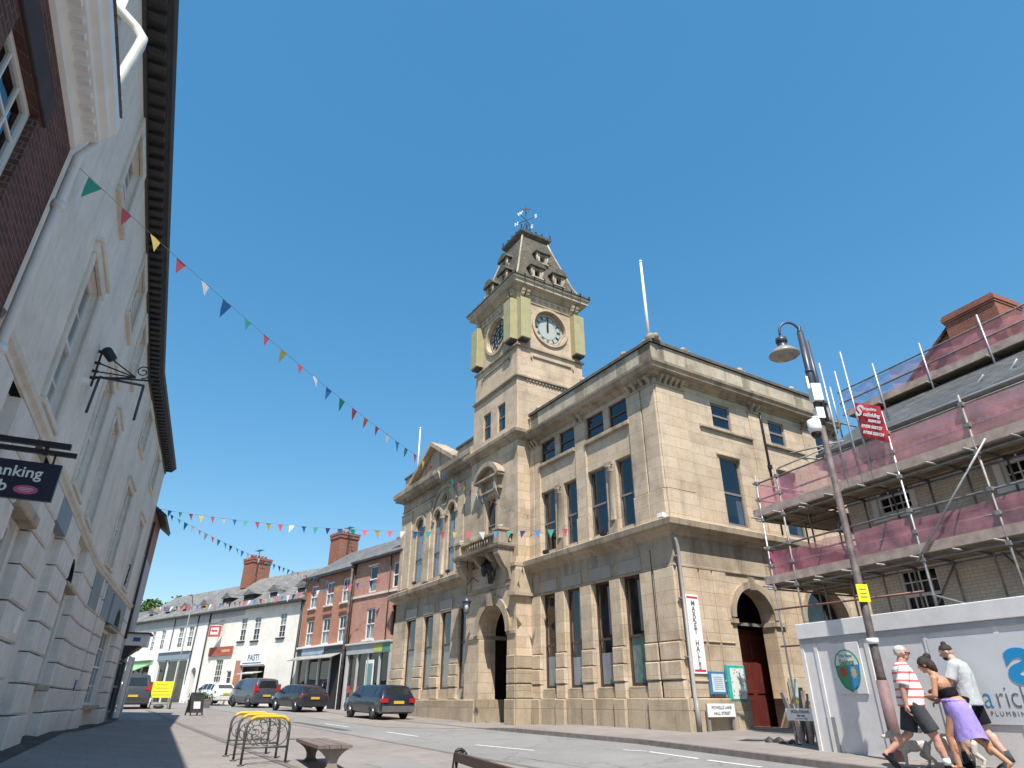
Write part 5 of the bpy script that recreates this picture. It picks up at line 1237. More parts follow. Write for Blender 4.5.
# ------------------------------------------------------------------ house under scaffolding on the right
MG = frame(6.2, 14.7, -24.4)          # x: e along the street away, y: towards the street; hoarding stands at y=0
YF = -3.9
SH = thing('scaffolded_house', 'white painted brick house with slate roof and dentilled eaves behind the scaffolding', 'house', MG @ Matrix.Translation((0, YF, -1.0)))
m_wbrick = brickmat('white_painted_brick', (.72,.67,.58), (.65,.60,.52), (.50,.46,.40), .3)
EL, ER = 1.1, -13.0
w = MB(MG); ug = [(-.75,.2,4.33,5.3), (-3.95,-2.95,4.27,5.3), (-7.4,-6.4,4.3,5.3), (-10.6,-9.6,4.3,5.3)]; gg = [(-.85,.15,1.7,2.95), (-3.9,-2.9,1.7,2.95), (-7.4,-6.4,1.7,2.95), (-10.6,-9.6,1.7,2.95)]
w.wall(ER, EL, -1.5, 6.1, ug+gg, YF, .15); w.box(EL-.3, EL, YF-9, YF-.002, -1.5, 6.1); w.build('wall', m_wbrick, SH)
for (a, b, c, d) in ug+gg:
    sash(SH, MG, a, b, c, d, YF-.06, M_['sash_white'], M_['glass'], (3,2) if c > 4 else (4,2), .07)
    if c > 4:
        q = MB(MG); q.box(a-.14, a, YF-.01, YF+.05, c-.02, d); q.box(b, b+.14, YF-.01, YF+.05, c-.02, d); q.box(a-.18, b+.18, YF-.01, YF+.10, c-.14, c-.02); q.build('window_surround', M_['white'], SH)
w = MB(MG); w.mold([(-o, z) for o, z in [(0,5.62), (.04,5.64), (.06,5.74), (.10,5.78), (.12,5.9), (.34,5.96), (.36,6.1), (.42,6.14), (.44,6.24), (0,6.3)]], [(EL+.0, YF-3), (EL+.0, YF), (ER, YF)]); w.build('eaves_cornice', M_['white_wall'], SH)
w = MB(MG)
for i in range(64): w.box(EL-.12-i*.2, EL-.02-i*.2, YF+.08, YF+.2, 5.8, 5.9)
o = w.build('dentils', M_['white_wall'], SH); o['kind'] = 'stuff'
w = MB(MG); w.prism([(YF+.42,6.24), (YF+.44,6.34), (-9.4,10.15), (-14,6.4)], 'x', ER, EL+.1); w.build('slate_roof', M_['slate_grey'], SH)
w = MB(MG); w.tube([(EL+.2,YF+.5,6.3), (ER,YF+.5,6.3)], .06, 6); w.build('gutter', M_['grey_plastic'], SH)
# brick gable and stack behind
GB = thing('red_brick_gable', 'tall red brick gable with a broad corbelled chimney rising behind the slate roof', 'building', MG @ Matrix.Translation((0, -9.2, 6)))
w = MB(MG); w.prism([(3.2,8.9), (-.1,11.2), (-.3,10.9), (-1.9,10.4), (-8,9.5), (-8,-1), (3.2,-1)], 'y', -9.8, -9.3); w.build('gable_wall', M_['brick_chim'], GB)
w = MB(MG); w.prism([(3.3,8.95), (-.15,11.32), (-.15,11.2), (3.3,8.83)], 'y', -9.9, -9.2); w.build('gable_coping', M_['brick_dark'], GB)
w = MB(MG); w.box(-1.85, -.25, -10.4, -9.0, 8.0, 11.3); w.box(-1.88, -.22, -10.45, -8.97, 11.3, 11.38); w.box(-1.91, -.19, -10.5, -8.94, 11.38, 11.52); w.box(-1.87, -.23, -10.45, -8.98, 11.52, 11.60); w.build('chimney', M_['brick_chim'], GB)

# ------------------------------------------------------------------ scaffolding
m_tube = plain('galvanised_tube', (.42,.42,.43), .45, .5, var=.25, scale=6); m_tube_d = plain('weathered_tube', (.25,.235,.23), .6, .3, var=.3, scale=6)
m_board = plain('scaffold_board', (.40,.31,.26), .85, var=.3, scale=4, bump=.2); m_bu = plain('board_underside', (.22,.175,.11), .9, var=.3, scale=4)
m_net = netmat('pink_debris_net', (.72,.30,.36), .52); m_net2 = netmat('magenta_debris_net', (.58,.10,.24), .62); m_netp = netmat('lilac_debris_net', (.42,.35,.58), .42)
SC = thing('scaffolding', 'tube scaffolding with board platforms and pink debris netting round the right-hand house', 'scaffolding', MG @ Matrix.Translation((0, -2.7, -.9)))
YO, YI = -2.7, -3.72
stand = [3.05, 2.25, .43, -1.4, -3.23, -5.06, -6.9, -8.75, -10.6]
def pole(pts, r=.026, m=None, name='pole'):
    q = MB(MG); q.tube(pts, r, 6); return q.build(name, m or m_tube, SC)
def gzG(e, y):
    v = MG @ Vector((e, y, 0)); return gzx(v.x, v.y)
for i, e in enumerate(stand):
    pole([(e,YO,-1.0), (e,YO,6.15 if i not in (3,) else 6.5)], m=m_tube_d if i % 3 == 1 else m_tube)
    if e < 2.9: pole([(e,YI,-1.0), (e,YI,4.9 if e < 1 else 6.1)], m=m_tube_d)
for e, z0, z1 in ((-.02, 4.9, 8.55), (-.73, 4.9, 8.55), (-.43, 4.9, 8.1), (-1.52, 6.2, 7.8)): pole([(e,YO,z0), (e+.01,YO,z1)])
ret = [(3.05,-4.4), (3.05,-6.2), (3.05,-8.0), (1.5,-5.0), (1.5,-7.5)]
for (e, y) in ret: pole([(e,y,-1.0), (e,y,6.1)], m=m_tube_d)
E0, E1 = 3.2, -11.4
lifts = (2.98, 4.92)
for L in lifts:
    for z in (L+.5, L+1.0):
        pole([(E0,YO-.05,z), (E1,YO-.05,z)], m=m_tube if z < L+.6 else m_tube_d, name='guard_rail'); pole([(3.1,YO+.1,z), (3.1,-8.6,z)], m=m_tube_d, name='guard_rail')
    for y in (YO-.06, YI-.06): pole([(E0,y,L-.12), (E1,y,L-.12)], m=m_tube_d, name='ledger')
    pole([(3.1,YO+.2,L-.14), (3.1,-8.6,L-.14)], m=m_tube_d, name='ledger'); pole([(1.5,YO+.2,L-.14), (1.5,-8.6,L-.14)], m=m_tube_d, name='ledger')
    for e in stand:
        pole([(e+.06,YO+.35,L-.07), (e+.06,YF+.05,L-.07)], m=m_tube_d, name='transom')
        if e < 2.9: pole([(e-.85,YO+.25,L-.07), (e-.85,YF+.05,L-.07)], m=m_tube_d, name='transom')
    for y in (-4.6, -6.0, -7.4): pole([(3.4,y,L-.07), (1.2,y,L-.07)], m=m_tube_d, name='transom')
    # boards: separate planks along the run
    q = MB(MG)
    for k in range(5):
        y = YO-.02 - k*.225; x = 3.35
        while x > E1:
            ln = 3.9 - .15*(k % 2); q.box(max(E1, x-ln+.02), x, y-.215, y, L-.036 + .004*(k % 2), L + .004*(k % 2)); x -= ln
    for k in range(7):
        x = 3.35 - k*.225; q.box(x-.215, x, -8.6, YO-1.16, L-.036, L+.002)
    q.build('board_platform', m_bu, SC)
    q = MB(MG); q.box(E1, 3.35, YO-.02, YO+.02, L+.01, L+.23); q.build('toe_board', m_board, SC)
    q = MB(MG); q.box(3.33, 3.37, -8.6, YO-.02, L+.01, L+.23); q.build('toe_board', m_board, SC)
def net(a, b, y0, y1, z0, z1, m, n=24, along='x', sag=.03):
    q = MB(MG); vs = []; R = 5
    for i in range(n+1):
        t_ = i/n
        for j in range(R+1):
            u = j/R; zz = z0 + (z1-z0)*u; off = sag*math.sin(i*1.3+j*.9)*math.sin(u*PI) + rnd.uniform(-.012,.012)
            top = -.05*abs(math.sin(t_*n*.35)) if j == R else 0
            vs.append((a+(b-a)*t_, y0+(y1-y0)*t_+off, zz+top) if along == 'x' else (a+(b-a)*t_+off, y0+(y1-y0)*t_, zz+top))
    q.smooth = True; q.add(vs, [(i*(R+1)+j, (i+1)*(R+1)+j, (i+1)*(R+1)+j+1, i*(R+1)+j+1) for i in range(n) for j in range(R)]); return q.build('debris_net', m, SC, norm=False)
net(3.08, E1, YO-.01, YO-.01, 4.95, 5.90, m_net, 60); net(3.12, 3.12, YO, -8.5, 4.95, 5.85, m_net, 24, 'y')
net(2.9, -1.35, YO-.01, YO-.01, 3.02, 3.86, m_net, 20); net(-1.35, E1, YO-.01, YO-.01, 3.02, 3.8, m_net, 40)
net(3.0, 1.2, YO-.3, -4.6, 3.0, 3.95, m_net2, 16, 'x', .08); net(3.12, 3.12, YO, -8.5, 3.02, 3.95, m_net2, 24, 'y')
# diagonal braces
for pts in ([(-1.3,YO+.06,2.85), (-3.5,YO+.06,5.0)], [(-1.4,YO+.05,2.1), (-3.6,YO+.05,1.2)], [(-2.5,YI,2.9), (-3.4,YI,1.4)], [(-2.75,YI,2.9), (-3.65,YI,1.5)], [(-5.06,YO+.05,3.0), (-6.9,YO+.05,4.95)], [(-5.1,YI,2.9), (-6.0,YI,1.4)]):
    pole(pts, .024, name='brace')
# roof lift round the chimney
RY0, RY1 = -6.2, -7.3
for z in (8.45, 8.88, 9.28):
    pole([(2.2,RY0,z), (-8.5,RY0,z)], m=m_tube_d if z > 8.5 else m_tube, name='guard_rail')
for e in (2.4, .72, -.84, -2.55, -4.3, -6.0, -7.7):
    pole([(e,RY0+.03,7.6), (e,RY0+.03,9.6)]); pole([(e,RY1,7.6), (e,RY1,8.9)], m=m_tube_d); pole([(e+.05,RY0+.2,8.3), (e+.05,RY1-.2,8.3)], m=m_tube_d, name='transom')
q = MB(MG)
for k in range(5): q.box(-8.5, 2.0, RY0-.22*k-.215, RY0-.22*k, 8.34, 8.38)
q.build('board_platform', m_bu, SC)
q = MB(MG); q.box(-8.5, 2.0, RY0, RY0+.035, 8.36, 8.58); q.build('toe_board', m_board, SC)
net(2.2, .3, RY0-.02, RY0-.02, 8.42, 9.27, m_netp, 14); net(.3, -8.5, RY0-.02, RY0-.02, 8.42, 9.27, m_net, 44)
pole([(-2.95,-4.6,7.2), (-2.25,-4.75,6.75)], .03); pole([(-3.75,-4.6,7.25), (-3.05,-4.75,6.72)], .03)
pole([(1.6,YO,6.4), (.2,-5.5,7.1)], m=m_tube_d); pole([(2.3,YO-.2,6.2), (1.2,-6.0,7.6)], m=m_tube_d); pole([(1.1,YO,6.1), (1.1,-6.0,6.3)], m=m_tube_d); pole([(.43,YO+.02,6.1), (2.9,YO-2.5,6.9)], m=m_tube)
for z in (6.2, 6.9, 7.6): pole([(2.4,RY0+.1,z), (.6,RY0+.1,z)], m=m_tube_d)
for z in (1.0, 1.95): pole([(3.2,YO,z+.35), (-1.2,YO,z+.25)], m=plain('red_capped_tube', (.22,.10,.09), .6), name='ledger')

q = MB(MG); kk = 0
for e in stand:
    for L in lifts:
        for z in (L-.12, L+.5, L+1.0):
            q.box(e-.05, e+.05, YO-.085, YO+.05, z-.045, z+.045).cut(); kk += 1
q.build_parts('coupler', m_tube_d, SC)
for e in (1.4, -.4, -2.3, -4.1, -6.0, -7.8): pole([(e,YI-.03,1.8), (e,YI-.03,4.8)], m=m_tube_d)
for (e0, e1) in ((.43,-1.4), (-3.23,-5.06), (-6.9,-8.75)): pole([(e0,YI-.05,.6), (e1,YI-.05,2.85)], .024, m_tube_d, 'brace')
pole([(3.2,YI-.06,3.9), (E1,YI-.06,3.9)], m=m_tube_d, name='ledger'); pole([(3.2,YI-.06,1.6), (E1,YI-.06,1.6)], m=m_tube_d, name='ledger')
# hung banner
BN = thing('scaffold_banner', 'red banner with a big white S and lines of white writing, hung on the scaffolding', 'banner', MG @ Matrix.Translation((-.95, YO+.1, 6.4)))
MBn = MG @ Matrix.Translation((0, YO+.09, 0))
q = MB(MBn); vs = []; n = 10
P00, P10, P01, P11 = (-.80,6.98), (-1.46,6.60), (-.80,6.02), (-1.47,5.62)
def bp(u, v): 
    a = (P01[0]+(P11[0]-P01[0])*u, P01[1]+(P11[1]-P01[1])*u); b = (P00[0]+(P10[0]-P00[0])*u, P00[1]+(P10[1]-P00[1])*u)
    return (a[0]+(b[0]-a[0])*v, a[1]+(b[1]-a[1])*v)
for i in range(n+1):
    for j in range(n+1):
        x, z = bp(i/n, j/n); vs.append((x, .02*math.sin(i*.9)+.012*math.sin(j*1.1), z))
q.smooth = True; q.add(vs, [(i*(n+1)+j, (i+1)*(n+1)+j, (i+1)*(n+1)+j+1, i*(n+1)+j+1) for i in range(n) for j in range(n)])
bc = q.build('banner_cloth', plain('red_banner_cloth', (.52,.035,.045), .6, var=.1), BN); BQ = under(bc, BN)
sl = math.atan2(P10[1]-P00[1], P10[0]-P00[0])
def btext(s_, size, u, v, **k):
    x, z = bp(u, v); T = MBn @ Matrix.Translation((x, .05, z)) @ Matrix.Rotation(math.atan2(.37, .66)*-1.0, 4, 'Y'); text_on(s_, size, T, M_['white'], BQ, **k)
btext('S', .38, .18, .76, bold=.012); btext('hropshire', .10, .60, .86, bold=.004); btext('caffolding', .125, .62, .69, bold=.005); btext('SERVICES', .085, .66, .52, bold=.004)
btext('01938 555123', .10, .5, .34, bold=.005); btext('01938 555124', .10, .5, .16, bold=.005)

# ------------------------------------------------------------------ hoarding
HO = thing('hoarding', 'pale grey site hoarding with a fascia strip and company signs, behind the three walkers', 'hoarding', MG @ Matrix.Translation((0, 0, -.95)))
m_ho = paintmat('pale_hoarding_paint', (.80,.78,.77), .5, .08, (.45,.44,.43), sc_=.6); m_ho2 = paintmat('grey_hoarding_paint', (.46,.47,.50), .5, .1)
edges = [0, -.35, -1.57, -2.79, -4.01, -5.23, -6.45, -7.67, -8.89]
for i in range(len(edges)-1):
    a, b = edges[i], edges[i+1]
    q = MB(MG); q.cbox(b+.004, a-.004, -.04, .0, -1.25, 1.22, .004); q.build('panel', m_ho, HO)
    if i < 5:
        q = MB(MG); q.box(a-.05, a+.03, -.0, .018, -.93, 1.2); q.build('cover_strip', m_ho, HO)
q = MB(MG); q.cbox(-8.9, .03, -.05, .06, 1.20, 1.5, .01); q.build('fascia_strip', m_ho, HO)
q = MB(MG); q.cbox(-8.9, .0, -.0, .03, 1.10, 1.2, .01); q.build('shadow_line_strip', m_ho2, HO)  # grey strip: shadow line under the fascia put into its colour
q = MB(MG); q.box(-.5, -.29, .0, .012, -.95, -.27); q.build('grey_patch', plain('mid_grey_patch', (.26,.27,.28), .6), HO)
q = MB(MG @ Matrix.Rotation(-1.05, 4, 'Z')); q.box(.02, 1.5, -.04, .0, -1.2, 1.15); q.build('panel', m_ho2, HO)
# crest sign
MC = MG @ Matrix.Translation((-1.07, .02, .60))
q = MB(MC); q.cbox(-.34, .34, -.01, .012, -.46, .46, .004); cs_ = q.build('crest_board', m_ho, HO); CQ = under(cs_, HO)
def shield(y, k=1.0, z0=-.42, z1=.1):
    pts = []
    for i in range(9): t_ = i/8; pts.append((k*.27*math.cos(t_*PI/2*1.0)**.8 if i < 8 else 0, -.02-.38*math.sin(t_*PI/2)*k))
    return pts
q = MB(MC)
def half(sgn, z_a, z_b, m_i):
    q.cur = m_i
    n = 10; vs = []
    for i in range(n+1):
        z = z_a + (z_b-z_a)*i/n; u = max(0, (-z)/.42); wd = .27*math.sqrt(max(0, 1-u**2.2)) if z < 0 else .27
        vs += [(0, .014, z), (sgn*wd, .014, z)]
    q.add(vs, [(2*i, 2*i+2, 2*i+3, 2*i+1) for i in range(n)])
m_cg = plain('crest_green', (.05,.28,.13), .5); m_cb = plain('crest_blue', (.04,.28,.55), .5); m_cr = plain('crest_red', (.50,.05,.04), .5); m_cw = plain('crest_white', (.7,.72,.7), .5); m_cy = plain('crest_gold', (.55,.42,.2), .5)
half(1, .05, -.42, 0); half(-1, .05, -.42, 1)
q.build('shield', [m_cg, m_cb], CQ)
q = MB(MC); q.add([(.27*math.cos(PI*k/16), .014, .05+.30*math.sin(PI*k/16)) for k in range(17)], [tuple(range(17))]); q.build('crest_top', m_cw, CQ)
q = MB(MC); q.arc(0, .05, .265, .285, 0, 180, .012, .018, 16); q.tube([(-.272,.016,.05), (-.25,.016,-.15), (-.16,.016,-.32), (0,.016,-.425), (.16,.016,-.32), (.25,.016,-.15), (.272,.016,.05)], .009, 5); q.build('crest_outline', m_cg, CQ)
q = MB(MC); q.add([(.12+.08*math.cos(PI*k/8)*(1 if k % 2 else .8), .016, -.07+.10*math.sin(PI*k/8)*(1 if k % 2 else .8)) for k in range(16)], [tuple(range(16))]); q.build('crest_red_emblem', m_cr, CQ)
q = MB(MC); q.add([(-.12+.07*math.cos(PI*k/8)*(1 if k % 2 else .7), .016, -.09+.12*math.sin(PI*k/8)*(1 if k % 2 else .75)) for k in range(16)], [tuple(range(16))]); q.build('crest_gold_emblem', m_cy, CQ)
text_on('The New', .085, MC @ Matrix.Translation((0, .016, .22)), m_cg, CQ); text_on('Saints', .15, MC @ Matrix.Translation((0, .016, .10)), m_cg, CQ, bold=.002)
# plumbing company sign
m_lb = plain('logo_blue', (.015,.27,.55), .4, var=.04); m_lg = plain('logo_grey', (.13,.14,.15), .5)
q = MB(MG); q.box(-5.6, -2.82, .018, .024, -.32, 1.0); ps = q.build('company_board', plain('pale_sign_board', (.62,.63,.65), .45, var=.03), HO); PQ = under(ps, HO)
text_on('a', 1.0, MG @ Matrix.Translation((-4.27, .028, .58)), m_lb, PQ, 'logo_a', bold=.03, font_x=1.15)
text_on('a', .46, MG @ Matrix.Translation((-3.50, .028, .06)), m_lb, PQ, align='LEFT', bold=-.008, font_x=.85, ext=.002)
text_on('rich', .46, MG @ Matrix.Translation((-3.70, .028, .06)), m_lg, PQ, align='LEFT', bold=-.008, font_x=.80, ext=.002)
text_on('PLUMBING', .095, MG @ Matrix.Translation((-3.56, .026, -.17)), m_lg, PQ, align='LEFT', space=1.5, ext=.001)
# white temporary board at the hoarding corner
DS = thing('direction_board', 'white rectangular direction board on dark feet in front of the hoarding corner', 'sign', MG @ Matrix.Translation((.93, -.6, -.95)))
q = MB(MG); q.box(.52, 1.34, -.62, -.59, -.37, -.13); q.build('board', M_['white'], DS)
text_on('PEDESTRIANS', .085, MG @ Matrix.Translation((.93, -.586, -.20)), m_lg, DS); text_on('this way', .07, MG @ Matrix.Translation((.93, -.586, -.27)), m_lg, DS)
q = MB(MG); q.box(.8, 1.1, -.59, -.584, -.335, -.325); q.prism([(.8,-.345), (.8,-.315), (.74,-.33)], 'y', -.59, -.584); q.build('arrow', m_lg, DS)
q = MB(MG); q.box(1.2, 1.24, -.66, -.62, -.96, -.15).cut(); q.box(.62, .66, -.66, -.62, -.96, -.15); q.build_parts('leg', m_tube_d, DS)
q = MB(MG); q.box(.35, 1.3, -.5, -.25, -1.0, -.90); q.build('base_plank', M_['white'], DS)
RB = thing('rubbish_pile', 'dark boards and rubble leaning in the gap between the hall doorway and the hoarding', 'rubble', MG @ Matrix.Translation((1.6, -.8, -.95)))
for k in range(7):
    q = MB(MG); x = 1.15+.13*k; q.box(-.05, .05, -.02, .02, 0, rnd.uniform(.8, 1.4), Matrix.Translation((x, -1.0-.08*k, -1.0)) @ Matrix.Rotation(rnd.uniform(-.35,.35), 4, 'Y') @ Matrix.Rotation(rnd.uniform(-.2,.2), 4, 'X')); q.build('plank', [m_board, m_tube_d, M_['gutter']][k % 3], RB)
for k in range(5):
    q = MB(MG); q.ball((1.3+.2*k, -.7-.1*(k % 2), -.9), (rnd.uniform(.1,.2), .12, rnd.uniform(.08,.2)), 6); q.build('sack', M_['gutter'], RB)

# ------------------------------------------------------------------ town hall signs
def T_side(u, y, z): return MHS @ Matrix.Translation((u, y, z))
S1 = thing('banner_sign', 'tall white Market Halls sign with red ends on the stone side wall', 'sign', T_side(-.50, .1, 1.9))
q = MB(MHS); q.cbox(-.79, -.21, .06, .10, .76, 3.06, .01); q.build('board', M_['white'], S1)
q = MB(MHS); q.box(-.74, -.26, .10, .104, .82, .88).cut(); q.box(-.74, -.26, .10, .104, 2.95, 3.01); q.build_parts('red_band', m_cr, S1)
for i, ch in enumerate('MARKET HALLS'):
    if ch != ' ': text_on(ch, .215, T_side(-.5, .104, 2.80-.168*i), m_lg, S1, 'letter', bold=.004)
S2 = thing('blue_notice_case', 'small blue framed notice case beside the sign on the stone side wall', 'notice', T_side(-1.15, .1, .5))
q = MB(MHS); q.cbox(-1.49, -.8, .06, .15, .20, .84, .01); q.build('case', plain('blue_frame', (.06,.17,.30), .5), S2)
q = MB(MHS); q.box(-1.41, -.88, .15, .155, .27, .77); q.build('notice_sheet', plain('pale_blue_paper', (.55,.62,.70), .6, var=.1, scale=8), S2)
q = MB(MHS)
for k in range(7): q.box(-1.33, -.96, .155, .157, .34+.055*k, .352+.055*k)
q.build('printed_lines', m_lg, S2)
S3 = thing('turquoise_notice_board', 'large turquoise framed map board left of the arched doorway', 'notice', T_side(-2.0, .1, .5))
q = MB(MHS); q.cbox(-2.40, -1.60, .06, .16, .0, 1.03, .01); q.build('frame', plain('turquoise_frame', (.04,.40,.36), .5), S3)
t = NT('map_sheet'); co = t.coord(); vz = t.node('ShaderNodeTexVoronoi'); vz.inputs['Scale'].default_value = 9; t.link(co, vz.inputs['Vector']); t.color(t.ramp(vz.outputs['Distance'], [(.15, (.10,.14,.15)), (.3, (.66,.68,.64))])); t.set(.6)
q = MB(MHS); q.box(-2.33, -1.72, .16, .165, .08, .95); q.build('map_sheet', t.m, S3)
S4 = thing('street_nameplate', 'low white street nameplate on two stone posts at the hall corner', 'sign', T_side(-.9, .35, -.95))
q = MB(MHS); q.cbox(-1.47, -.33, .33, .37, -.40, -.05, .006); npl = q.build('plate', M_['white'], S4); NQ = under(npl, S4)
text_on('POWELLS LANE', .115, T_side(-.9, .375, -.15), m_lg, NQ, font_x=1.05); text_on('HALL STREET', .115, T_side(-.9, .375, -.30), m_lg, NQ, font_x=1.05)
q = MB(MHS); q.box(-1.46, -1.38, .27, .33, -1.1, -.05).cut(); q.box(-.42, -.34, .27, .33, -1.1, -.05); q.build_parts('post', M_['grey_plastic'], S4)
S5 = thing('key_box', 'pale grey green meter box with a yellow label on the doorway pier', 'box', T_side(-4.75, .1, .3))
q = MB(MHS); q.cbox(-4.98, -4.56, .06, .16, -.08, .70, .01); q.build('case', plain('grey_green_case', (.42,.46,.40), .6), S5)
q = MB(MHS); q.box(-4.93, -4.62, .16, .163, .1, .55); q.build('sheet', plain('grey_sheet', (.50,.52,.52), .6), S5)
q = MB(MHS); q.box(-4.93, -4.62, .163, .166, -.05, .07); q.build('yellow_label', plain('yellow_label', (.55,.52,.08), .6), S5)
q = MB(MHS); q.box(-3.3, -3.0, 0, .01, 0, 0.01)

# ------------------------------------------------------------------ street lamp
LX, LY = 6.64, 12.6; LZ = gzx(LX, LY, .1)
ML = M_at(LX, LY, 0)
LP = thing('street_lamp', 'tall swan neck street lamp with a glass shade, camera dome and worn brown lower column', 'street lamp', M_at(LX, LY, -.86))
q = MB(ML); q.tube([(0,0,-.95), (0,0,.35)], .10, 14); q.build('base_sleeve', plain('dusty_red_band', (.20,.125,.125), .7, var=.25, scale=6), LP)
q = MB(ML); q.tube([(0,0,.35), (0,0,.42), (0,0,5.3)], [.085,.075,.06], 12); q.build('lower_column', M_['pole_worn'], LP)
q = MB(ML); q.tube([(0,0,5.3), (0,0,7.62)], .072, 12); q.lathe([(.05,7.62), (.06,7.66), (.03,7.7), (.055,7.76), (.0,7.82)], (0,0,0), 10); q.tube([(.0,0,7.4), (.04,0,5.4)], .05, 8, Matrix.Translation((.10,0,0)))
q.lathe([(.085,6.58), (.085,6.64)], (0,0,0), 12); q.build('upper_column', M_['pole_dark'], LP)
q = MB(ML); arm = [(0,0,7.45)]
for k in range(13):
    a = PI*k/12; arm.append((-.22+.22*math.cos(a)-.0, 0, 7.66+.24*math.sin(a)))
arm = [(-.02,0,7.2)] + [(-.235+.235*math.cos(PI*k/12), 0, 7.62+.27*math.sin(PI*k/12)) for k in range(13)] + [(-.47,0,7.5)]
q.tube(arm, .028, 8); q.build('swan_neck', M_['pole_dark'], LP)
q = MB(ML); q.lathe([(.02,7.55), (.04,7.52), (.05,7.48), (.12,7.46), (.13,7.36), (.10,7.34), (.11,7.25), (.17,7.18)], (-.47,0,0), 16); lc = q.build('lantern_cap', M_['pole_dark'], LP)
q = MB(ML); q.lathe([(.17,7.2), (.26,7.12), (.34,7.02), (.30,6.99), (.18,7.0), (.16,6.93), (.09,6.88), (.01,6.86)], (-.47,0,0), 20); q.build('lamp_shade', plain('opal_lamp_shade', (.28,.26,.22), .3), under(lc, LP))
q = MB(ML); q.cbox(-.10, .11, -.14, .08, 5.85, 6.25, .02); q.box(-.15, -.10, -.08, 0, 6.15, 6.45); q.build('equipment_box', M_['white'], LP)
q = MB(ML); q.lathe([(.04,5.42), (.13,5.38), (.14,5.2), (.12,5.1)], (-.2,-.08,0), 14); q.tube([(0,0,5.5), (-.2,-.08,5.45)], .03, 6); q.box(-.08, .085, -.085, .085, 5.45, 5.7); cam_ = q.build('camera_housing', M_['white'], LP)
q = MB(ML); q.ball((-.2,-.08,5.08), .11, 12); q.build('camera_dome', plain('smoked_dome', (.015,.015,.018), .15), under(cam_, LP))
q = MB(ML @ Matrix.Rotation(.1, 4, 'Z')); q.box(-.14, .09, -.10, -.085, 1.68, 2.0); q.build('yellow_notice', plain('yellow_notice', (.75,.66,.02), .5, var=.05), LP)
q = MB(ML @ Matrix.Rotation(.1, 4, 'Z'))
for z in (1.76, 1.82, 1.9): q.box(-.09, .04, -.104, -.100, z, z+.015)
q.build('notice_print', m_lg, LP)
q = MB(ML); q.lathe([(.10,.95), (.105,1.0), (.10,1.05)], (0,0,0), 12); q.build('strap', M_['white'], LP)

# ------------------------------------------------------------------ bunting
def bunting(p, q_, sag, n, cols, size, label, t0=0.0, t1=1.0, seed=1):
    r2 = random.Random(seed); p = Vector(p); q_ = Vector(q_)
    th = thing('bunting', label, 'bunting', Matrix.Translation(p), 'strings of bunting across the street')
    def P(t_): v = p.lerp(q_, t_); v.z -= sag*4*t_*(1-t_); return v
    w = MB(); w.tube([P(i/60) for i in range(61)], .005, 4, caps=False); w.build('cord', M_['grey_plastic'], th)
    for i in range(n):
        t_ = t0 + (t1-t0)*(i+.5)/n; a = P(t_); d = (P(t_+.005)-P(t_-.005)).normalized(); s_ = size*r2.uniform(.85,1.1)
        sw = Vector((-d.y, d.x, 0))*r2.uniform(-.5,.5)*s_; dn = Vector((0,0,-1))*s_*1.25 + sw
        w = MB(); l = a - d*s_*.5; r_ = a + d*s_*.5; m1 = a + dn*.5 + sw*.5; tip = a + dn + d*r2.uniform(-.25,.25)*s_
        w.smooth = True; w.add([l, a + sw*.12, r_, (l+tip)/2 + sw*.1, (r_+tip)/2 - sw*.12, tip], [(0,3,1), (1,3,4), (1,4,2), (3,5,4)])
        w.build('flag', cols[i % len(cols)], th, norm=False)
FL = {}
def flag(n, c):
    t = NT('bunting_'+n); t.color(c); t.set(.7); tl = t.node('ShaderNodeBsdfTranslucent'); tl.inputs[0].default_value = (*c, 1); mx = t.node('ShaderNodeMixShader'); mx.inputs[0].default_value = .35
    t.link(t.b.outputs[0], mx.inputs[1]); t.link(tl.outputs[0], mx.inputs[2]); t.link(mx.outputs[0], t.out.inputs[0]); FL[n] = t.m
flag('red', (.66,.12,.16)); flag('yellow', (.78,.60,.16)); flag('green', (.05,.36,.30)); flag('blue', (.05,.24,.56)); flag('white', (.75,.75,.75)); flag('orange', (.75,.22,.07)); flag('navy', (.02,.03,.12))
seq = [FL[k] for k in ('green','red','yellow','red','white','blue','green','red','yellow','red','white','blue','green','red','orange','red','white','blue')]
seq2 = [FL[k] for k in ('navy','blue','green','red','yellow','red','white','blue','green','red','yellow','red','white','blue','green')]
HV = lambda U, y, z: tuple(MH @ Vector((U, y, z)))
bunting((-5.69, 6.2, 6.28), HV(8.1, .1, 7.35), .80, 42, seq, .20, 'long string of bright bunting sloping from the top left wall to the town hall tower', seed=2)
bunting((-16.6, 29.0, 8.05), HV(5.2, .15, 6.2), .50, 34, seq2, .25, 'nearly level string of bunting from the cream terrace end to the hall windows', seed=3)
bunting((-17.0, 31.0, 8.35), tuple(MA @ Vector((8.3, .4, 7.6))), .35, 30, [FL[k] for k in ('navy','green','blue','white','red','white','red','green','blue')], .27, 'string of bunting from the cream terrace end down to the orange brick house', seed=4)
bunting((-31.0, 57.5, 7.3), tuple(MA @ Vector((1.0, .6, 6.9))), .4, 44, [FL[k] for k in ('red','yellow','white','red','blue','white','navy','red','orange','red','white','blue')], .36, 'farthest string of bunting hung along the terrace eaves', seed=5)

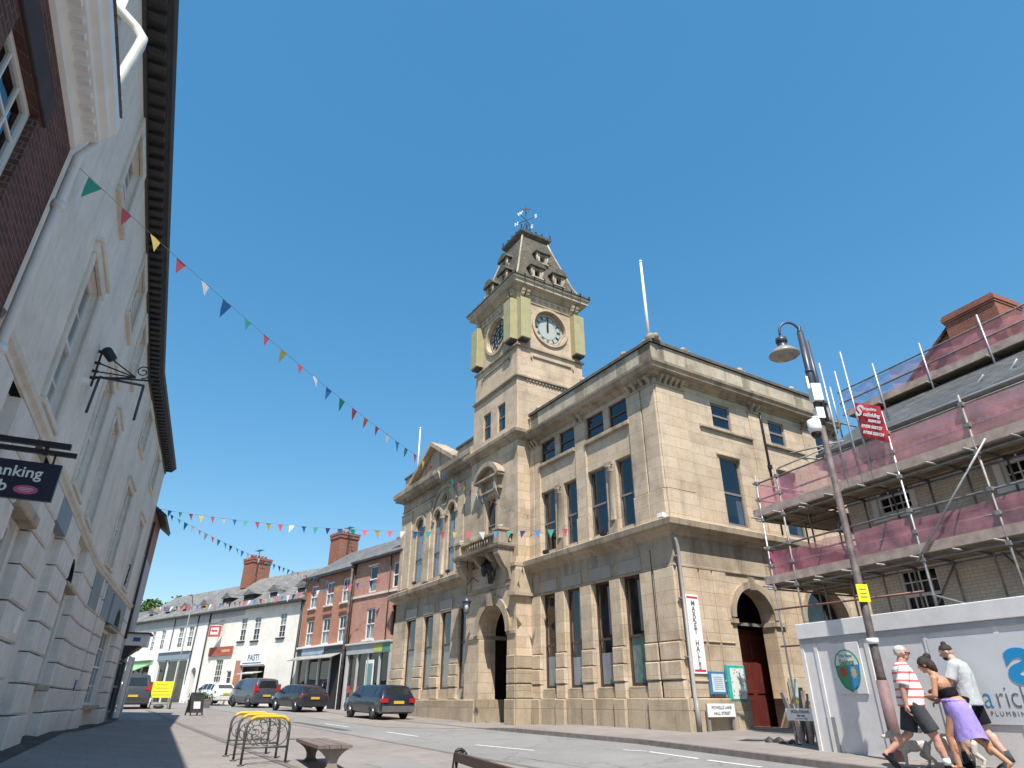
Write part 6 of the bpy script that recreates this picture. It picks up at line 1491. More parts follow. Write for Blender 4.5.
# ------------------------------------------------------------------ cars
m_tyre = plain('tyre_rubber', (.02,.02,.02), .85, var=.2); m_rim = plain('alloy_rim', (.45,.45,.46), .35, .6, var=.1); m_trim = plain('black_car_trim', (.025,.025,.027), .5)
m_cg_ = NT('car_glass'); m_cg_.color((.018,.022,.024)); m_cg_.set(.05, 0, .8); m_cg_ = m_cg_.m
m_tail = plain('red_tail_light', (.40,.02,.02), .25, var=.1); m_plate = plain('yellow_number_plate', (.60,.40,.04), .4, var=.03); m_head = plain('clear_headlight', (.6,.62,.65), .15); m_bumper = plain('grey_bumper', (.12,.12,.125), .5)
def car(name, label, X, Y, az, paint, L=4.5, Wd=1.74, H=1.45, belt=.93, hood=.86, rear='estate', wb=2.6, rim=True, bump=None, group='cars parked along the far kerb', plate=True, zoff=0.0):
    """X, Y: rear axle centre on the ground; az: heading"""
    a = rad(az); h = Vector((math.sin(a), math.cos(a), 0)); r_ = Vector((h.y, -h.x, 0))
    z0 = gzx(X, Y) + .01 + zoff; z1 = gzx(X + h.x*wb, Y + h.y*wb) + .01 + zoff
    up = Vector((0,0,1)); f = (h*wb + up*(z1-z0)).normalized(); l_ = -r_; u = f.cross(l_).normalized()
    M = Matrix(((f.x, l_.x, u.x, X), (f.y, l_.y, u.y, Y), (f.z, l_.z, u.z, z0), (0,0,0,1)))
    th = thing(name, label, 'van' if 'van' in name else 'car', M, group)
    xr = -(L - wb)*.48; xf = wb + (L - wb)*.52; hw = Wd/2
    if rear == 'estate': st = [(xr,.45,.55,.50,.9), (xr+.03,.30,belt-.12,belt-.1,.97), (xr+.10,.26,belt,belt+.04,.99), (xr+.42,.24,belt,H-.05,1), (xr+.9,.24,belt,H,1), (wb*.55,.24,belt,H,1), (wb*.82,.24,belt,H-.05,1)]
    elif rear == 'hatch': st = [(xr,.45,.55,.50,.9), (xr+.03,.30,belt-.10,belt-.08,.96), (xr+.15,.26,belt,belt+.06,.98), (xr+.62,.24,belt,H-.10,1), (xr+1.1,.24,belt,H-.02,1), (wb*.45,.24,belt,H,1), (wb*.72,.24,belt,H-.06,1)]
    else: st = [(xr,.45,.55,.50,.93), (xr+.02,.30,belt-.1,belt-.05,.98), (xr+.06,.26,belt,belt+.03,1), (xr+.18,.24,belt,H-.08,1), (xr+.6,.24,belt,H,1), (wb*.62,.24,belt,H,1), (wb*.9,.24,belt,H-.08,1)]
    st += [(wb*.82+.62 if rear != 'van' else wb+.42,.24,belt-.01,belt+.02,.99), (xf-.5,.24,hood,hood+.03,.97), (xf-.12,.28,hood-.14,hood-.12,.9), (xf,.42,.58,.56,.75)]
    vs = []; R_ = 14; rings = []
    for (x, zl, zb, zr, k) in st:
        g = max(0.0, (zr-zb)/(H-belt)); wr = hw*k*(1-.26*g); hwk = hw*k
        half = [(0,zl), (hwk*.86,zl), (hwk*.97,zl+.10), (hwk,(zl+zb)/2), (hwk*.965,zb), (wr*.99 if g > .1 else hwk*.93, zr-.03 if g > .1 else zb+.01), (wr*.82,zr), (0,zr+.015)]
        ring = half + [(-y, z) for y, z in half[-2:0:-1]]
        rings.append([(x, y, z) for y, z in ring]); vs += rings[-1]
    nR = len(rings[0])
    fs = [(i*nR+j, i*nR+(j+1) % nR, (i+1)*nR+(j+1) % nR, (i+1)*nR+j) for i in range(len(rings)-1) for j in range(nR)] + [tuple(range(nR)), tuple((len(rings)-1)*nR+j for j in range(nR))]
    q = MB(M); q.smooth = True; q.add(vs, fs)
    body = q.build('body', paint, th); BQ_ = under(body, th)
    def patch(nm, pts, mat, off, par=th):
        c = sum((Vector(p) for p in pts), Vector())/len(pts); n = (Vector(pts[1])-Vector(pts[0])).cross(Vector(pts[2])-Vector(pts[0])).normalized()
        if n.dot(c - Vector((wb/2, 0, .8))) < 0: n = -n
        q = MB(M); q.add([Vector(p) + n*off for p in pts], [tuple(range(len(pts)))]); return q.build(nm, mat, par)
    def lerp3(a_, b_, t_): return tuple(a_[i]+(b_[i]-a_[i])*t_ for i in range(3))
    top = 7
    i0, i1 = (2, 3); A, B = rings[i0], rings[i1]
    bl, br, tl, tr = A[6], A[nR-6], B[6], B[nR-6]
    patch('rear_window', [lerp3(lerp3(bl,br,.06), lerp3(tl,tr,.06), .12), lerp3(lerp3(bl,br,.94), lerp3(tl,tr,.94), .12), lerp3(lerp3(bl,br,.94), lerp3(tl,tr,.94), .86), lerp3(lerp3(bl,br,.06), lerp3(tl,tr,.06), .86)], m_cg_, .012)
    A, B = rings[7], rings[6]; bl, br, tl, tr = A[6], A[nR-6], B[6], B[nR-6]
    patch('windscreen', [lerp3(bl,br,.05), lerp3(bl,br,.95), lerp3(tl,tr,.93), lerp3(tl,tr,.07)], m_cg_, .012)
    for (i0, i1, e0, e1) in ((3,4,.12,.9), (4,5,.06,.94), (5,6,.05,.95), (6,7,.05,.75)):
        if rear == 'van' and i0 < 5: continue
        for sd in (4, nR-4):
            tt = 5 if sd == 4 else nR-5
            b0, b1, t0_, t1_ = rings[i0][sd], rings[i1][sd], rings[i0][tt], rings[i1][tt]
            p0 = lerp3(b0, b1, e0); p1 = lerp3(b0, b1, e1); p2 = lerp3(t0_, t1_, e1); p3 = lerp3(t0_, t1_, e0)
            patch('side_window', [lerp3(p0,p3,.06), lerp3(p1,p2,.06), lerp3(p1,p2,.90), lerp3(p0,p3,.90)], m_cg_, .008)
    rw = .31 if rear != 'van' else .34
    for x in (0, wb):
        for sd in (-1, 1):
            q = MB(M); yy = sd*(hw-.11)
            q.lathe([(rw*.62,-.10), (rw*.95,-.10), (rw,-.07), (rw,.07), (rw*.95,.10), (rw*.62,.10)], (x, yy, rw), 20, None, 'y'); wh = q.build('wheel', m_tyre, th)
            q = MB(M); q.lathe([(.01,sd*.085), (rw*.2,sd*.10), (rw*.3,sd*.07), (rw*.58,sd*.085), (rw*.64,sd*.10)], (x, yy, rw), 16, None, 'y')
            q.build('rim', m_rim if rim else m_trim, under(wh, th))
            q = MB(M); q.arc(x, rw+.02, rw+.01, rw+.06, 5, 175, sd*(hw-.02)-.012, sd*(hw-.02)+.022, 12); q.build('wheel_arch', m_trim, th)
    q = MB(M); q.cbox(-.1, 0, 0, 0, 0, 0); 
    q = MB(M); q.hexa([(xr-.05,-hw*.9,.33), (xr+.3,-hw*.99,.33), (xr+.3,hw*.99,.33), (xr-.05,hw*.9,.33), (xr-.06,-hw*.9,.58), (xr+.3,-hw*1.0,.58), (xr+.3,hw*1.0,.58), (xr-.06,hw*.9,.58)]); q.build('rear_bumper', bump or paint, th)
    q = MB(M); q.hexa([(xf-.3,-hw*.93,.25), (xf+.04,-hw*.7,.25), (xf+.04,hw*.7,.25), (xf-.3,hw*.93,.25), (xf-.3,-hw*.95,.55), (xf+.05,-hw*.72,.55), (xf+.05,hw*.72,.55), (xf-.3,hw*.95,.55)]); q.build('front_bumper', bump or paint, th)
    zt = belt-.02 if rear != 'van' else belt+.1
    for sd in (-1, 1):
        q = MB(M); y0, y1 = sorted((sd*hw*.62, sd*hw*.975)); q.box(xr-.012+ (.05 if rear == 'hatch' else 0), xr+.22, y0, y1, zt-.20, zt-.02)
        if rear in ('van',): q.box(xr+.0, xr+.12, *sorted((sd*hw*.86, sd*hw*.985)), zt-.3, zt+.25)
        q.build('tail_light', m_tail, th)
        q = MB(M); y0, y1 = sorted((sd*hw*.5, sd*hw*.88)); q.box(xf-.3, xf-.06, y0, y1, hood-.26, hood-.12); q.build('headlight', m_head, th)
        q = MB(M); q.cbox(wb*.72, wb*.80, 0, 0, 0, 0) if False else q.box(wb*.70, wb*.76, *sorted((sd*hw*.97, sd*(hw+.15))), belt+.0, belt+.13); q.build('mirror', m_trim, th)
    if plate:
        q = MB(M); q.box(xr-.03, xr-.0, -.26, .26, .66, .78); q.build('number_plate', m_plate, th)
    q = MB(M); q.box(xr+.0, xr+.02, -.5, .5, .60, .63); q.box(wb*.2, wb*.2+.01, -hw-.001, -hw+.01, .4, belt); q.build('panel_trim', m_trim, th)
    return th
def axle(xl, yl, az, half=.75):
    a = rad(az); return xl + math.cos(a)*half, yl - math.sin(a)*half
x, y = axle(-6.37, 33.0, -36); car('parked_estate_car', 'dark blue estate car with a grey bumper parked nearest the town hall', x, y, -36, carpaint('navy_car_paint', (.012,.018,.034)), 4.6, 1.74, 1.44, .93, rear='estate', bump=m_bumper)
x, y = axle(-12.3, 40.6, -43); car('parked_hatchback', 'dark blue hatchback parked in front of the orange brick house', x, y, -43, carpaint('dark_blue_car_paint', (.018,.02,.032)), 4.1, 1.72, 1.42, .95, rear='hatch')
x, y = axle(-17.5, 47.4, -43); car('parked_people_carrier', 'slate blue tall people carrier parked between the hatchback and the small white car', x, y, -43, carpaint('slate_blue_car_paint', (.055,.06,.08)), 4.4, 1.82, 1.78, 1.08, 1.0, rear='van')
x, y = axle(-22.0, 52.0, -47); car('parked_white_car', 'small white hatchback, the farthest of the row of parked cars', x, y, -47, carpaint('white_car_paint', (.70,.70,.69)), 3.9, 1.68, 1.46, .95, rear='hatch', zoff=.06)
x, y = axle(-23.9, 43.0, -31); car('parked_van', 'dark grey van parked on the left beyond the pale shop corner', x, y, -31, carpaint('grey_van_paint', (.045,.045,.05)), 4.9, 1.9, 1.9, 1.15, 1.05, rear='van', wb=3.0, group='vehicles on the left side')

# ------------------------------------------------------------------ street furniture
m_steel = plain('grey_painted_steel', (.10,.10,.10), .5, .4, var=.25); m_tape = plain('yellow_tape', (.62,.36,.02), .6, var=.25, scale=10)
STD = None
for k, (s_, n_) in enumerate(((17.1, 3.12), (16.05, 3.09), (15.05, 3.05))):
    x, y = W(s_, n_); z = gz(s_, n_ + .4)+.012; M = M_at(x, y, z, math.atan2(NY, NX))
    lb = ['farthest of the three cycle stands with yellow taped tops', 'middle one of the three cycle stands with yellow taped tops', 'nearest of the three cycle stands with yellow taped tops'][k]
    if STD: copy_thing(STD, M, lb); continue
    STD = thing('cycle_stand', lb, 'cycle stand', M, 'cycle stands on the forecourt'); q = MB(M)
    wd_, hh = .85, .84
    arcp = [(0,0,0), (0,0,hh-.22)] + [(.2-.2*math.cos(PI/2*i/6), 0, hh-.22+.22*math.sin(PI/2*i/6)) for i in range(1, 7)]
    arcp += [(wd_-.2+.2*math.sin(PI/2*i/6), 0, hh-.22+.22*math.cos(PI/2*i/6)) for i in range(0, 7)] + [(wd_,0,0)]
    q.tube(arcp, .025, 8); q.build('hoop', m_steel, STD)
    q = MB(M); q.tube([(.01,0,.30), (wd_-.01,0,.30)], .02, 6); q.build('crossbar', m_steel, STD)
    q = MB(M); q.tube(arcp[4:13], .032, 8); q.build('yellow_tape', m_tape, STD)
    for x_ in (0, wd_): q = MB(M); q.lathe([(.07,0), (.07,.012), (.03,.016)], (x_,0,0), 10); q.build('foot_plate', m_steel, STD)
    q = MB(M)
    for i in range(12):
        c = (rnd.uniform(.15,.7), 0, rnd.uniform(.38,.72)); r0 = rnd.uniform(.05,.12); pts = []
        for j in range(9):
            a = j*.5+i; pts.append((min(.82, max(.03, c[0]+r0*math.cos(a)*(1-j*.05))), .004*j, min(.80, max(.31, c[2]+r0*math.sin(a)*(1-j*.05)))))
        q.tube(pts, .008, 4)
    q.arc(.62, .52, .19, .205, -110, 110, -.01, .01, 12); q.arc(.2, .52, .16, .175, 70, 290, -.01, .01, 12)
    q.build('scrollwork', m_steel, STD)
# backless bench
m_wood = plain('weathered_bench_wood', (.16,.125,.11), .8, var=.35, scale=8, bump=.3); m_stone_leg = plain('pale_bench_leg', (.27,.22,.185), .8, var=.2, scale=6)
zb = gzx(-3.9, 14.2); SZ = -.705
p_bl, p_fr = Vector((-4.55, 15.3, 0)), Vector((-3.02, 13.0, 0)); dd = (Vector((-3.46,12.75,0)) - Vector((-4.62,15.25,0))).normalized(); pp = Vector((-dd.y, dd.x, 0)) * -1
ang = math.atan2(dd.y, dd.x); MBn2 = M_at(-4.50, 15.2, .02, ang)
BE = thing('backless_bench', 'weathered backless wooden bench on curved pale legs in the foreground', 'bench', MBn2 @ Matrix.Translation((1.3, .3, zb)))
pside = 1 if (Matrix.Rotation(ang, 3, 'Z') @ Vector((0, 1, 0))).dot(Vector((.55,.5,0))) > 0 else -1
for i in range(3):
    q = MB(MBn2); a_, b_ = sorted((pside*(.205*i), pside*(.205*i+.195))); q.cbox(0, 2.62, a_, b_, SZ-.055, SZ, .006); q.build('seat_slat', m_wood, BE)
for xx, mt in ((.22, m_wood), (2.42, m_stone_leg)):
    q = MB(MBn2); prof2 = []
    for k in range(9):
        t_ = k/8; wv_ = .30*(abs(t_-.0)**3*1.0) if t_ > .45 else .0; z_ = zb + (SZ-.055-zb)*t_
        wd2 = .085 + .215*max(0, (t_-.35)/.65)**2.2 + .09*max(0, (.22-t_)/.22)
        prof2.append((wd2, z_))
    cy = pside*.3
    pts = [(cy-w_, z_) for w_, z_ in prof2] + [(cy+w_, z_) for w_, z_ in reversed(prof2)]
    q.prism(pts, 'x', xx-.06, xx+.06); q.build('leg', mt, BE)
# near bench: only its back rail and cast end show
MBe = M_at(-.53, 7.0, 0, math.atan2(5.15-7.0, .08+.53)); zg = gzx(-.3, 6.2)
NBn = thing('cast_iron_bench', 'brown slatted bench with a scrolled iron end, cut off by the bottom edge', 'bench', MBe @ Matrix.Translation((.9, 0, zg)))
m_bw = plain('brown_bench_rail', (.085,.05,.038), .5, var=.3, scale=6)
for i, z_ in enumerate((-.43, -.56, -.69)):
    q = MB(MBe); q.cbox(.02, 2.7, -.02, .025, z_-.075, z_, .006); q.build('back_rail', m_bw, NBn)
for i in range(4):
    q = MB(MBe); q.cbox(.02, 2.7, -.18-.11*i, -.08-.11*i, -.99, -.955, .006); q.build('seat_slat', m_bw, NBn)
for xx in (.0, 2.7):
    q = MB(MBe); sp = [(xx, .03+.055*math.cos(a*.6)*(1-a*.05), -.45+.05*math.sin(a*.6)*(1-a*.05)) for a in range(14)]
    q.tube(sp, .016, 6); q.tube([(xx,.0,-.45), (xx,-.03,-.7), (xx,-.08,-.98), (xx,.08,zg)], .028, 6); q.tube([(xx,-.08,-.98), (xx,-.5,-.98), (xx,-.55,zg)], .026, 6); q.tube([(xx,-.02,-.72), (xx,-.3,-.7), (xx,-.5,-.76), (xx,-.52,-.98)], .022, 6)
    q.ball((xx,.08,-.45), .03, 8); q.build('cast_end', M_['iron'], NBn)
# yellow temporary road sign
def at_px(s_, n_): x, y = W(s_, n_); return x, y, gz(s_, n_)+.012
x, y, z = at_px(48.9, 4.5); vx, vy = -x, -y; az_ = math.atan2(vy, vx) - PI/2; M = M_at(x, y, z, az_)
YS = thing('temporary_road_sign', 'yellow temporary road sign on a low stand beside the grey van', 'sign', M); q = MB(M); q.cbox(-.68, .68, -.02, .02, .60, 1.52, .01); q.build('sign_plate', plain('yellow_sign_plate', (.80,.74,.03), .5, var=.04), YS)
q = MB(M)
for k in range(4): q.box(-.5+.08*k, .5-.05*k, .02, .024, .74+.19*k, .79+.19*k)
q.build('sign_print', plain('dull_sign_print', (.45,.40,.03), .5), YS)
q = MB(M); q.tube([(-.45,0,.6), (-.5,.3,0)], .03, 6); q.tube([(.45,0,.6), (.5,.3,0)], .03, 6); q.tube([(-.45,0,.6), (-.5,-.3,0)], .03, 6); q.tube([(.45,0,.6), (.5,-.3,0)], .03, 6); q.tube([(-.48,.2,.25), (.48,.2,.25)], .02, 6); q.build('stand', M_['sash_grey'], YS)
q = MB(M); q.ball((0,.2,.12), (.32,.22,.13), 8); q.build('sandbag', M_['gutter'], YS)
# pavement board
x, y, z = at_px(38.6, 5.2); M = M_at(x, y, z, math.atan2(-y, -x) - PI/2 + .5)
AB = thing('pavement_board', 'black framed pavement A board with a white poster, standing on the paving', 'sign', M)
for sg in (-1, 1):
    T = Matrix.Translation((0, 0, 1.02)) @ Matrix.Rotation(sg*.24, 4, 'X') @ Matrix.Translation((0, 0, -1.04)); q = MB(M @ T)
    q.box(-.33, -.27, -.02, .02, 0, 1.04); q.box(.27, .33, -.02, .02, 0, 1.04); q.box(-.27, .27, -.02, .02, .96, 1.04); q.box(-.27, .27, -.02, .02, .12, .2); q.build('board_frame', M_['gutter'], AB)
    q = MB(M @ T); q.box(-.27, .27, -.008, .008, .2, .96); q.build('board_panel', M_['gutter'], AB)
    q = MB(M @ T); q.box(-.17, .17, .009*sg, .012*sg, .3, .62) ; q.build('poster', M_['white'], AB)
# far street lamp column and the post by the orange house
x, y, z = at_px(47.6, 5.0); M = M_at(x, y, z)
FLp = thing('lamp_column', 'slim grey street light column rising in front of the white terrace', 'street lamp', M)
q = MB(M); q.tube([(0,0,0), (0,0,1.2), (0,0,6.2)], [.07,.045,.035], 8); q.build('column', M_['sash_grey'], FLp); q = MB(M); q.tube([(0,0,6.2), (.1,-.3,6.45), (.2,-.7,6.5)], .03, 6); q.ball((.25,-.9,6.48), (.12,.28,.07), 8); q.build('lamp_head', m_tube, FLp)
x, y = (MA @ Vector((5.35, .3, 0)))[:2]; M = M_at(x, y, gzx(x, y))
PP = thing('utility_pole', 'brown pole with cables at the joint of the two brick houses', 'pole', M); q = MB(M); q.tube([(0,0,0), (0,0,8.6)], [.11,.08], 8); q.build('shaft', M_['pole_worn'], PP); q = MB(M); q.box(-.12, .12, .08, .2, 3.0, 3.5); q.build('box', M_['gutter'], PP)
# planter
x, y, z = at_px(45.5, 5.4); x, y = -20.2, 46.0; z = gzx(x, y); M = M_at(x, y, z, .6)
PLn = thing('planter', 'low brown planter with a clipped green shrub beside the yellow sign', 'planter', M); q = MB(M); q.hexa([(-.6,-.3,0), (.6,-.3,0), (.6,.3,0), (-.6,.3,0), (-.68,-.36,.5), (.68,-.36,.5), (.68,.36,.5), (-.68,.36,.5)]); q.build('trough', m_wood, PLn)
q = MB(M)
for k in range(420):
    v = Vector((rnd.gauss(0,.28), rnd.gauss(0,.14), .55+abs(rnd.gauss(0,.16)))); a = Vector((rnd.gauss(0,1), rnd.gauss(0,1), rnd.gauss(0,1))).normalized()*.07; b = a.orthogonal().normalized()*.05; q.add([v-a, v-b, v+a, v+b], [(0,1,2,3)])
q.build('shrub', m_leaf, PLn, norm=False)
# black cone-like menu stand at the far shop, manhole
x, y, z = at_px(21.0, 5.7); o = struct(mesh_thing(MB(M_at(x, y, z)).lathe([(.3,0), (.3,.012), (.001,.014)], (0,0,0), 20), 'manhole_cover', m_kerb, M_at(x, y, z), 'round iron cover set in the paving of the forecourt', 'cover'))
del o['kind']

# ------------------------------------------------------------------ people and dogs
def blob(mb, name, mat, parent, vox=.008, smooth=3):
    """fuse overlapping rounded pieces into one continuous skin"""
    me = bpy.data.meshes.new('tmp'); inv = parent['_M'].inverted(); me.from_pydata([tuple(inv @ v) for v in mb.v], [], mb.f)
    bm = bmesh.new(); bm.from_mesh(me); bmesh.ops.recalc_face_normals(bm, faces=bm.faces); bm.to_mesh(me); bm.free()
    ob = bpy.data.objects.new('tmp', me); COL.objects.link(ob)
    r = ob.modifiers.new('r', 'REMESH'); r.mode = 'VOXEL'; r.voxel_size = vox; r.use_smooth_shade = True
    if smooth: sm = ob.modifiers.new('s', 'SMOOTH'); sm.factor = .5; sm.iterations = smooth
    bpy.context.view_layer.update(); m2 = bpy.data.meshes.new_from_object(ob.evaluated_get(bpy.context.evaluated_depsgraph_get()))
    bpy.data.objects.remove(ob); bpy.data.meshes.remove(me)
    m2.materials.clear(); m2.materials.append(mat); m2.polygons.foreach_set('use_smooth', [True]*len(m2.polygons))
    o = bpy.data.objects.new(name, m2); COL.objects.link(o); o.parent = parent['o']; return o
def limb(mb, pts, rs, n=14):
    P = [Vector(p) for p in pts]
    for i in range(len(P)-1):
        mb.tube([P[i].lerp(P[i+1], t_/4) for t_ in range(5)], [rs[i]+(rs[i+1]-rs[i])*t_/4 for t_ in range(5)], n)
    for p, r in zip(P, rs): mb.ball(p, r, n)
def sleeve(mb, pts, rs, n=16):
    P = [Vector(p) for p in pts]; mb.tube(P, rs, n)
def torso(mb, secs, n=22):
    vs = []
    for (z, cx_, cy_, rx_, ry_) in secs:
        for k in range(n):
            a = 2*PI*k/n; c, s_ = math.cos(a), math.sin(a); e = .82
            vs.append((cx_ + rx_*math.copysign(abs(c)**e, c), cy_ + ry_*math.copysign(abs(s_)**e, s_), z))
    m = len(secs); fs = [(i*n+k, i*n+(k+1) % n, (i+1)*n+(k+1) % n, (i+1)*n+k) for i in range(m-1) for k in range(n)]
    fs += [tuple(range(n-1, -1, -1)), tuple((m-1)*n+k for k in range(n))]; mb.add(vs, fs)
def hand(mb, w_, d, side, curl=.6, fwd=Vector((0,1,0))):
    """palm and five bent fingers. w_: wrist, d: direction of the hand, fwd: direction the palm curls to"""
    w_ = Vector(w_); d = Vector(d).normalized(); f = (fwd - d*fwd.dot(d)).normalized(); l = d.cross(f)*side
    mb.tube([w_, w_+d*.03, w_+d*.085], [.024,.030,.033], 10); mb.ball(w_+d*.055, (.036,.022,.04) if abs(l.x) > .5 else (.022,.036,.04), 10)
    for i, (ln, off) in enumerate(((.072,.028), (.082,.010), (.076,-.009), (.060,-.027))):
        b = w_ + d*.08 + l*off; p1 = b + (d*math.cos(curl*.4)+f*math.sin(curl*.4))*ln*.45; p2 = p1 + (d*math.cos(curl)+f*math.sin(curl))*ln*.33; p3 = p2 + (d*math.cos(curl*1.6)+f*math.sin(curl*1.6))*ln*.28
        limb(mb, [b-d*.02, b, p1, p2, p3], [.010,.0098,.0092,.0085,.007], 8)
    b = w_ + d*.03 + l*.028; p1 = b + (d*.6+l*.65+f*.3).normalized()*.034; p2 = p1 + (d*.9+l*.15+f*.35).normalized()*.030; limb(mb, [w_+d*.015+l*.01, b, p1, p2], [.015,.014,.011,.008], 8)
def head(mb, c, tilt, yaw, skin_only=True):
    T = Matrix.Translation(c) @ Matrix.Rotation(yaw, 4, 'Z') @ Matrix.Rotation(tilt, 4, 'X')
    mb.ball((0,-.01,.02), (.074,.092,.095), 16, T); mb.ball((0,.02,-.045), (.056,.066,.068), 14, T); mb.ball((0,.055,-.09), (.026,.024,.02), 10, T)
    mb.ball((0,.088,-.02), (.012,.020,.016), 8, T); mb.tube([(0,.078,.02), (0,.098,-.018)], [.008,.012], 8, T); mb.ball((0,.078,-.058), (.024,.012,.009), 8, T)
    for sx in (-1, 1): mb.ball((sx*.074,-.005,-.01), (.010,.020,.030), 8, T); mb.ball((sx*.032,.075,.022), (.018,.010,.006), 8, T)
    return T
def skinmat(name, c): 
    t = NT(name); co = t.coord(); t.color(t.ramp(t.noise(co, 14, 4), [(.3, dim(c, .88)), (.7, dim(c, 1.08))])); t.set(.5, 0, .4); t.b.inputs['Subsurface Weight'].default_value = .12; t.b.inputs['Subsurface Radius'].default_value = (.02,.008,.004); return t.m
def cloth(name, c, var=.15, fold=9): 
    t = NT(name); co = t.coord(); n = t.noise(co, 5, 5, .6); t.color(t.ramp(n, [(.3, dim(c, 1-var)), (.7, dim(c, 1+var))])); t.set(.9, 0, .15); t.bump(t.math('ADD', t.noise(co, fold, 3, .5, stretch=(1,1,.45)), t.math('MULTIPLY', t.noise(co, 160, 2), .06)), .9, .045); return t.m
m_skinA = skinmat('sunburnt_skin', (.50,.27,.20)); m_skinB = skinmat('tanned_skin', (.46,.24,.15)); m_skinC = skinmat('fair_skin', (.52,.33,.25))
m_hairw = plain('white_cropped_hair', (.50,.475,.44), .9, var=.35, scale=40, bump=.6); m_hairb = plain('dark_brown_hair', (.028,.018,.015), .6, var=.4, scale=45, bump=.7)
m_black = cloth('black_cloth', (.012,.012,.015)); m_char = cloth('charcoal_cloth', (.055,.058,.065)); m_lilac = cloth('lilac_cloth', (.30,.235,.56), .18); m_greyT = cloth('light_grey_cotton', (.40,.42,.43), .14)
t = NT('red_white_striped_cotton'); co = t.coord(); sp_ = t.node('ShaderNodeSeparateXYZ'); t.link(co, sp_.inputs[0])
wz = t.math('FRACT', t.math('MULTIPLY', t.math('ADD', sp_.outputs[2], t.math('MULTIPLY', t.noise(co, 3, 2), .03)), 8.6)); fold = t.noise(co, 5, 4)
t.color(t.mix(t.ramp(wz, [(.0, (0,0,0)), (.64, (0,0,0)), (.68, (1,1,1)), (.92, (1,1,1)), (.96, (0,0,0))]), (.74,.72,.70), (.60,.15,.15))); t.set(.85, 0, .15); t.bump(t.noise(co, 9, 3, .5, stretch=(1,1,.5)), .6, .03); m_stripe = t.m
def eyes(T, M, th):
    for sx in (-1, 1):
        q = MB(M @ T); q.ball((sx*.030,.084,.008), (.012,.006,.007), 8); q.cur = 1; q.ball((sx*.030,.089,.008), (.005,.004,.005), 6); q.build('eye', [M_['white'], M_['dark']], th)
    q = MB(M @ T); q.tube([(-.022,.090,-.056), (0,.094,-.058), (.022,.090,-.056)], .004, 6); q.build('mouth', plain('lips', (.35,.12,.10), .5), th)

# --- older man in a striped shirt, walking to the right
PX, PY = 6.22, 11.25; fz = gzx(PX, PY) + kh(6)+.02
def place(px, py, fx, fy): s_, n_ = SN(px, py); z_ = gz(s_, n_) + (kh(s_) if n_ > nEdgeF(s_)+.14 else 0) + .005; return M_at(px, py, z_, math.atan2(-fx, fy))
M = place(6.30, 11.25, .90, -.32) @ Matrix.Diagonal((1.16, 1.12, 1.0, 1.0))
PA = thing('person', 'white haired man in red striped polo shirt, dark shorts and sunglasses, walking right', 'person', M, 'walkers beside the hoarding')
q = MB(M)
q.ball((0,0,.95), (.165,.125,.14), 16); q.ball((0,0,1.10), (.16,.12,.15), 16); q.ball((0,-.01,1.30), (.18,.12,.17), 16); limb(q, [(-.17,-.01,1.43), (.17,-.01,1.43)], [.06,.06]); limb(q, [(0,-.01,1.42), (0,.02,1.56)], [.065,.058])
TA = head(q, Vector((0,.045,1.655)), -.12, .25)
legA = [(-.09,0,.93), (-.095,-.10,.50), (-.095,-.44,.22)]; legB = [(.09,0,.93), (.095,.17,.51), (.10,.25,.10)]
limb(q, legA, [.095,.058,.04]); limb(q, legB, [.095,.058,.04]); q.ball((-.097,-.25,.40), (.055,.06,.11), 12); q.ball((.1,.19,.36), (.052,.055,.12), 12)
limb(q, [(-.095,-.44,.22), (-.095,-.40,.12), (-.095,-.34,.06)], [.04,.036,.03]); limb(q, [(.10,.25,.10), (.10,.30,.06), (.10,.38,.045)], [.04,.038,.03])
armR = [(.20,-.01,1.42), (.245,-.10,1.15), (.235,-.10,.90)]; armL = [(-.20,-.01,1.42), (-.25,.08,1.15), (-.22,.27,1.02)]
for arm, sd in ((armR, 1), (armL, -1)):
    limb(q, arm, [.052,.042,.027]); d = Vector(arm[2])-Vector(arm[1]); hand(q, arm[2], d, sd, .7)
blob(q, 'body', m_skinA, PA, .0065, 2)
q = MB(M); q.ball((0,-.015,1.675), (.082,.096,.092), 14, Matrix.Identity(4)); hh_ = MB(M @ TA); hh_.ball((0,-.026,.038), (.0775,.088,.082), 14); hh_.ball((0,-.06,-.0), (.068,.045,.05), 12); blob(hh_, 'hair', m_hairw, PA, .009, 2)
q = MB(M @ TA); q.tube([(-.076,.0,.012), (-.066,.07,.012), (0,.098,.012), (.066,.07,.012), (.076,.0,.012)], .005, 6); q.ball((-.034,.088,.006), (.026,.008,.017), 8); q.ball((.034,.088,.006), (.026,.008,.017), 8); q.build('sunglasses', M_['dark'], PA)
eyes(TA, M, PA)
q = MB(M); torso(q, [(.88,0,.0,.205,.165), (.98,0,.01,.205,.175), (1.10,0,.02,.20,.175), (1.22,0,.01,.20,.16), (1.34,0,0,.205,.145), (1.42,0,-.01,.20,.12), (1.48,0,-.01,.13,.085), (1.52,0,0,.07,.065)])

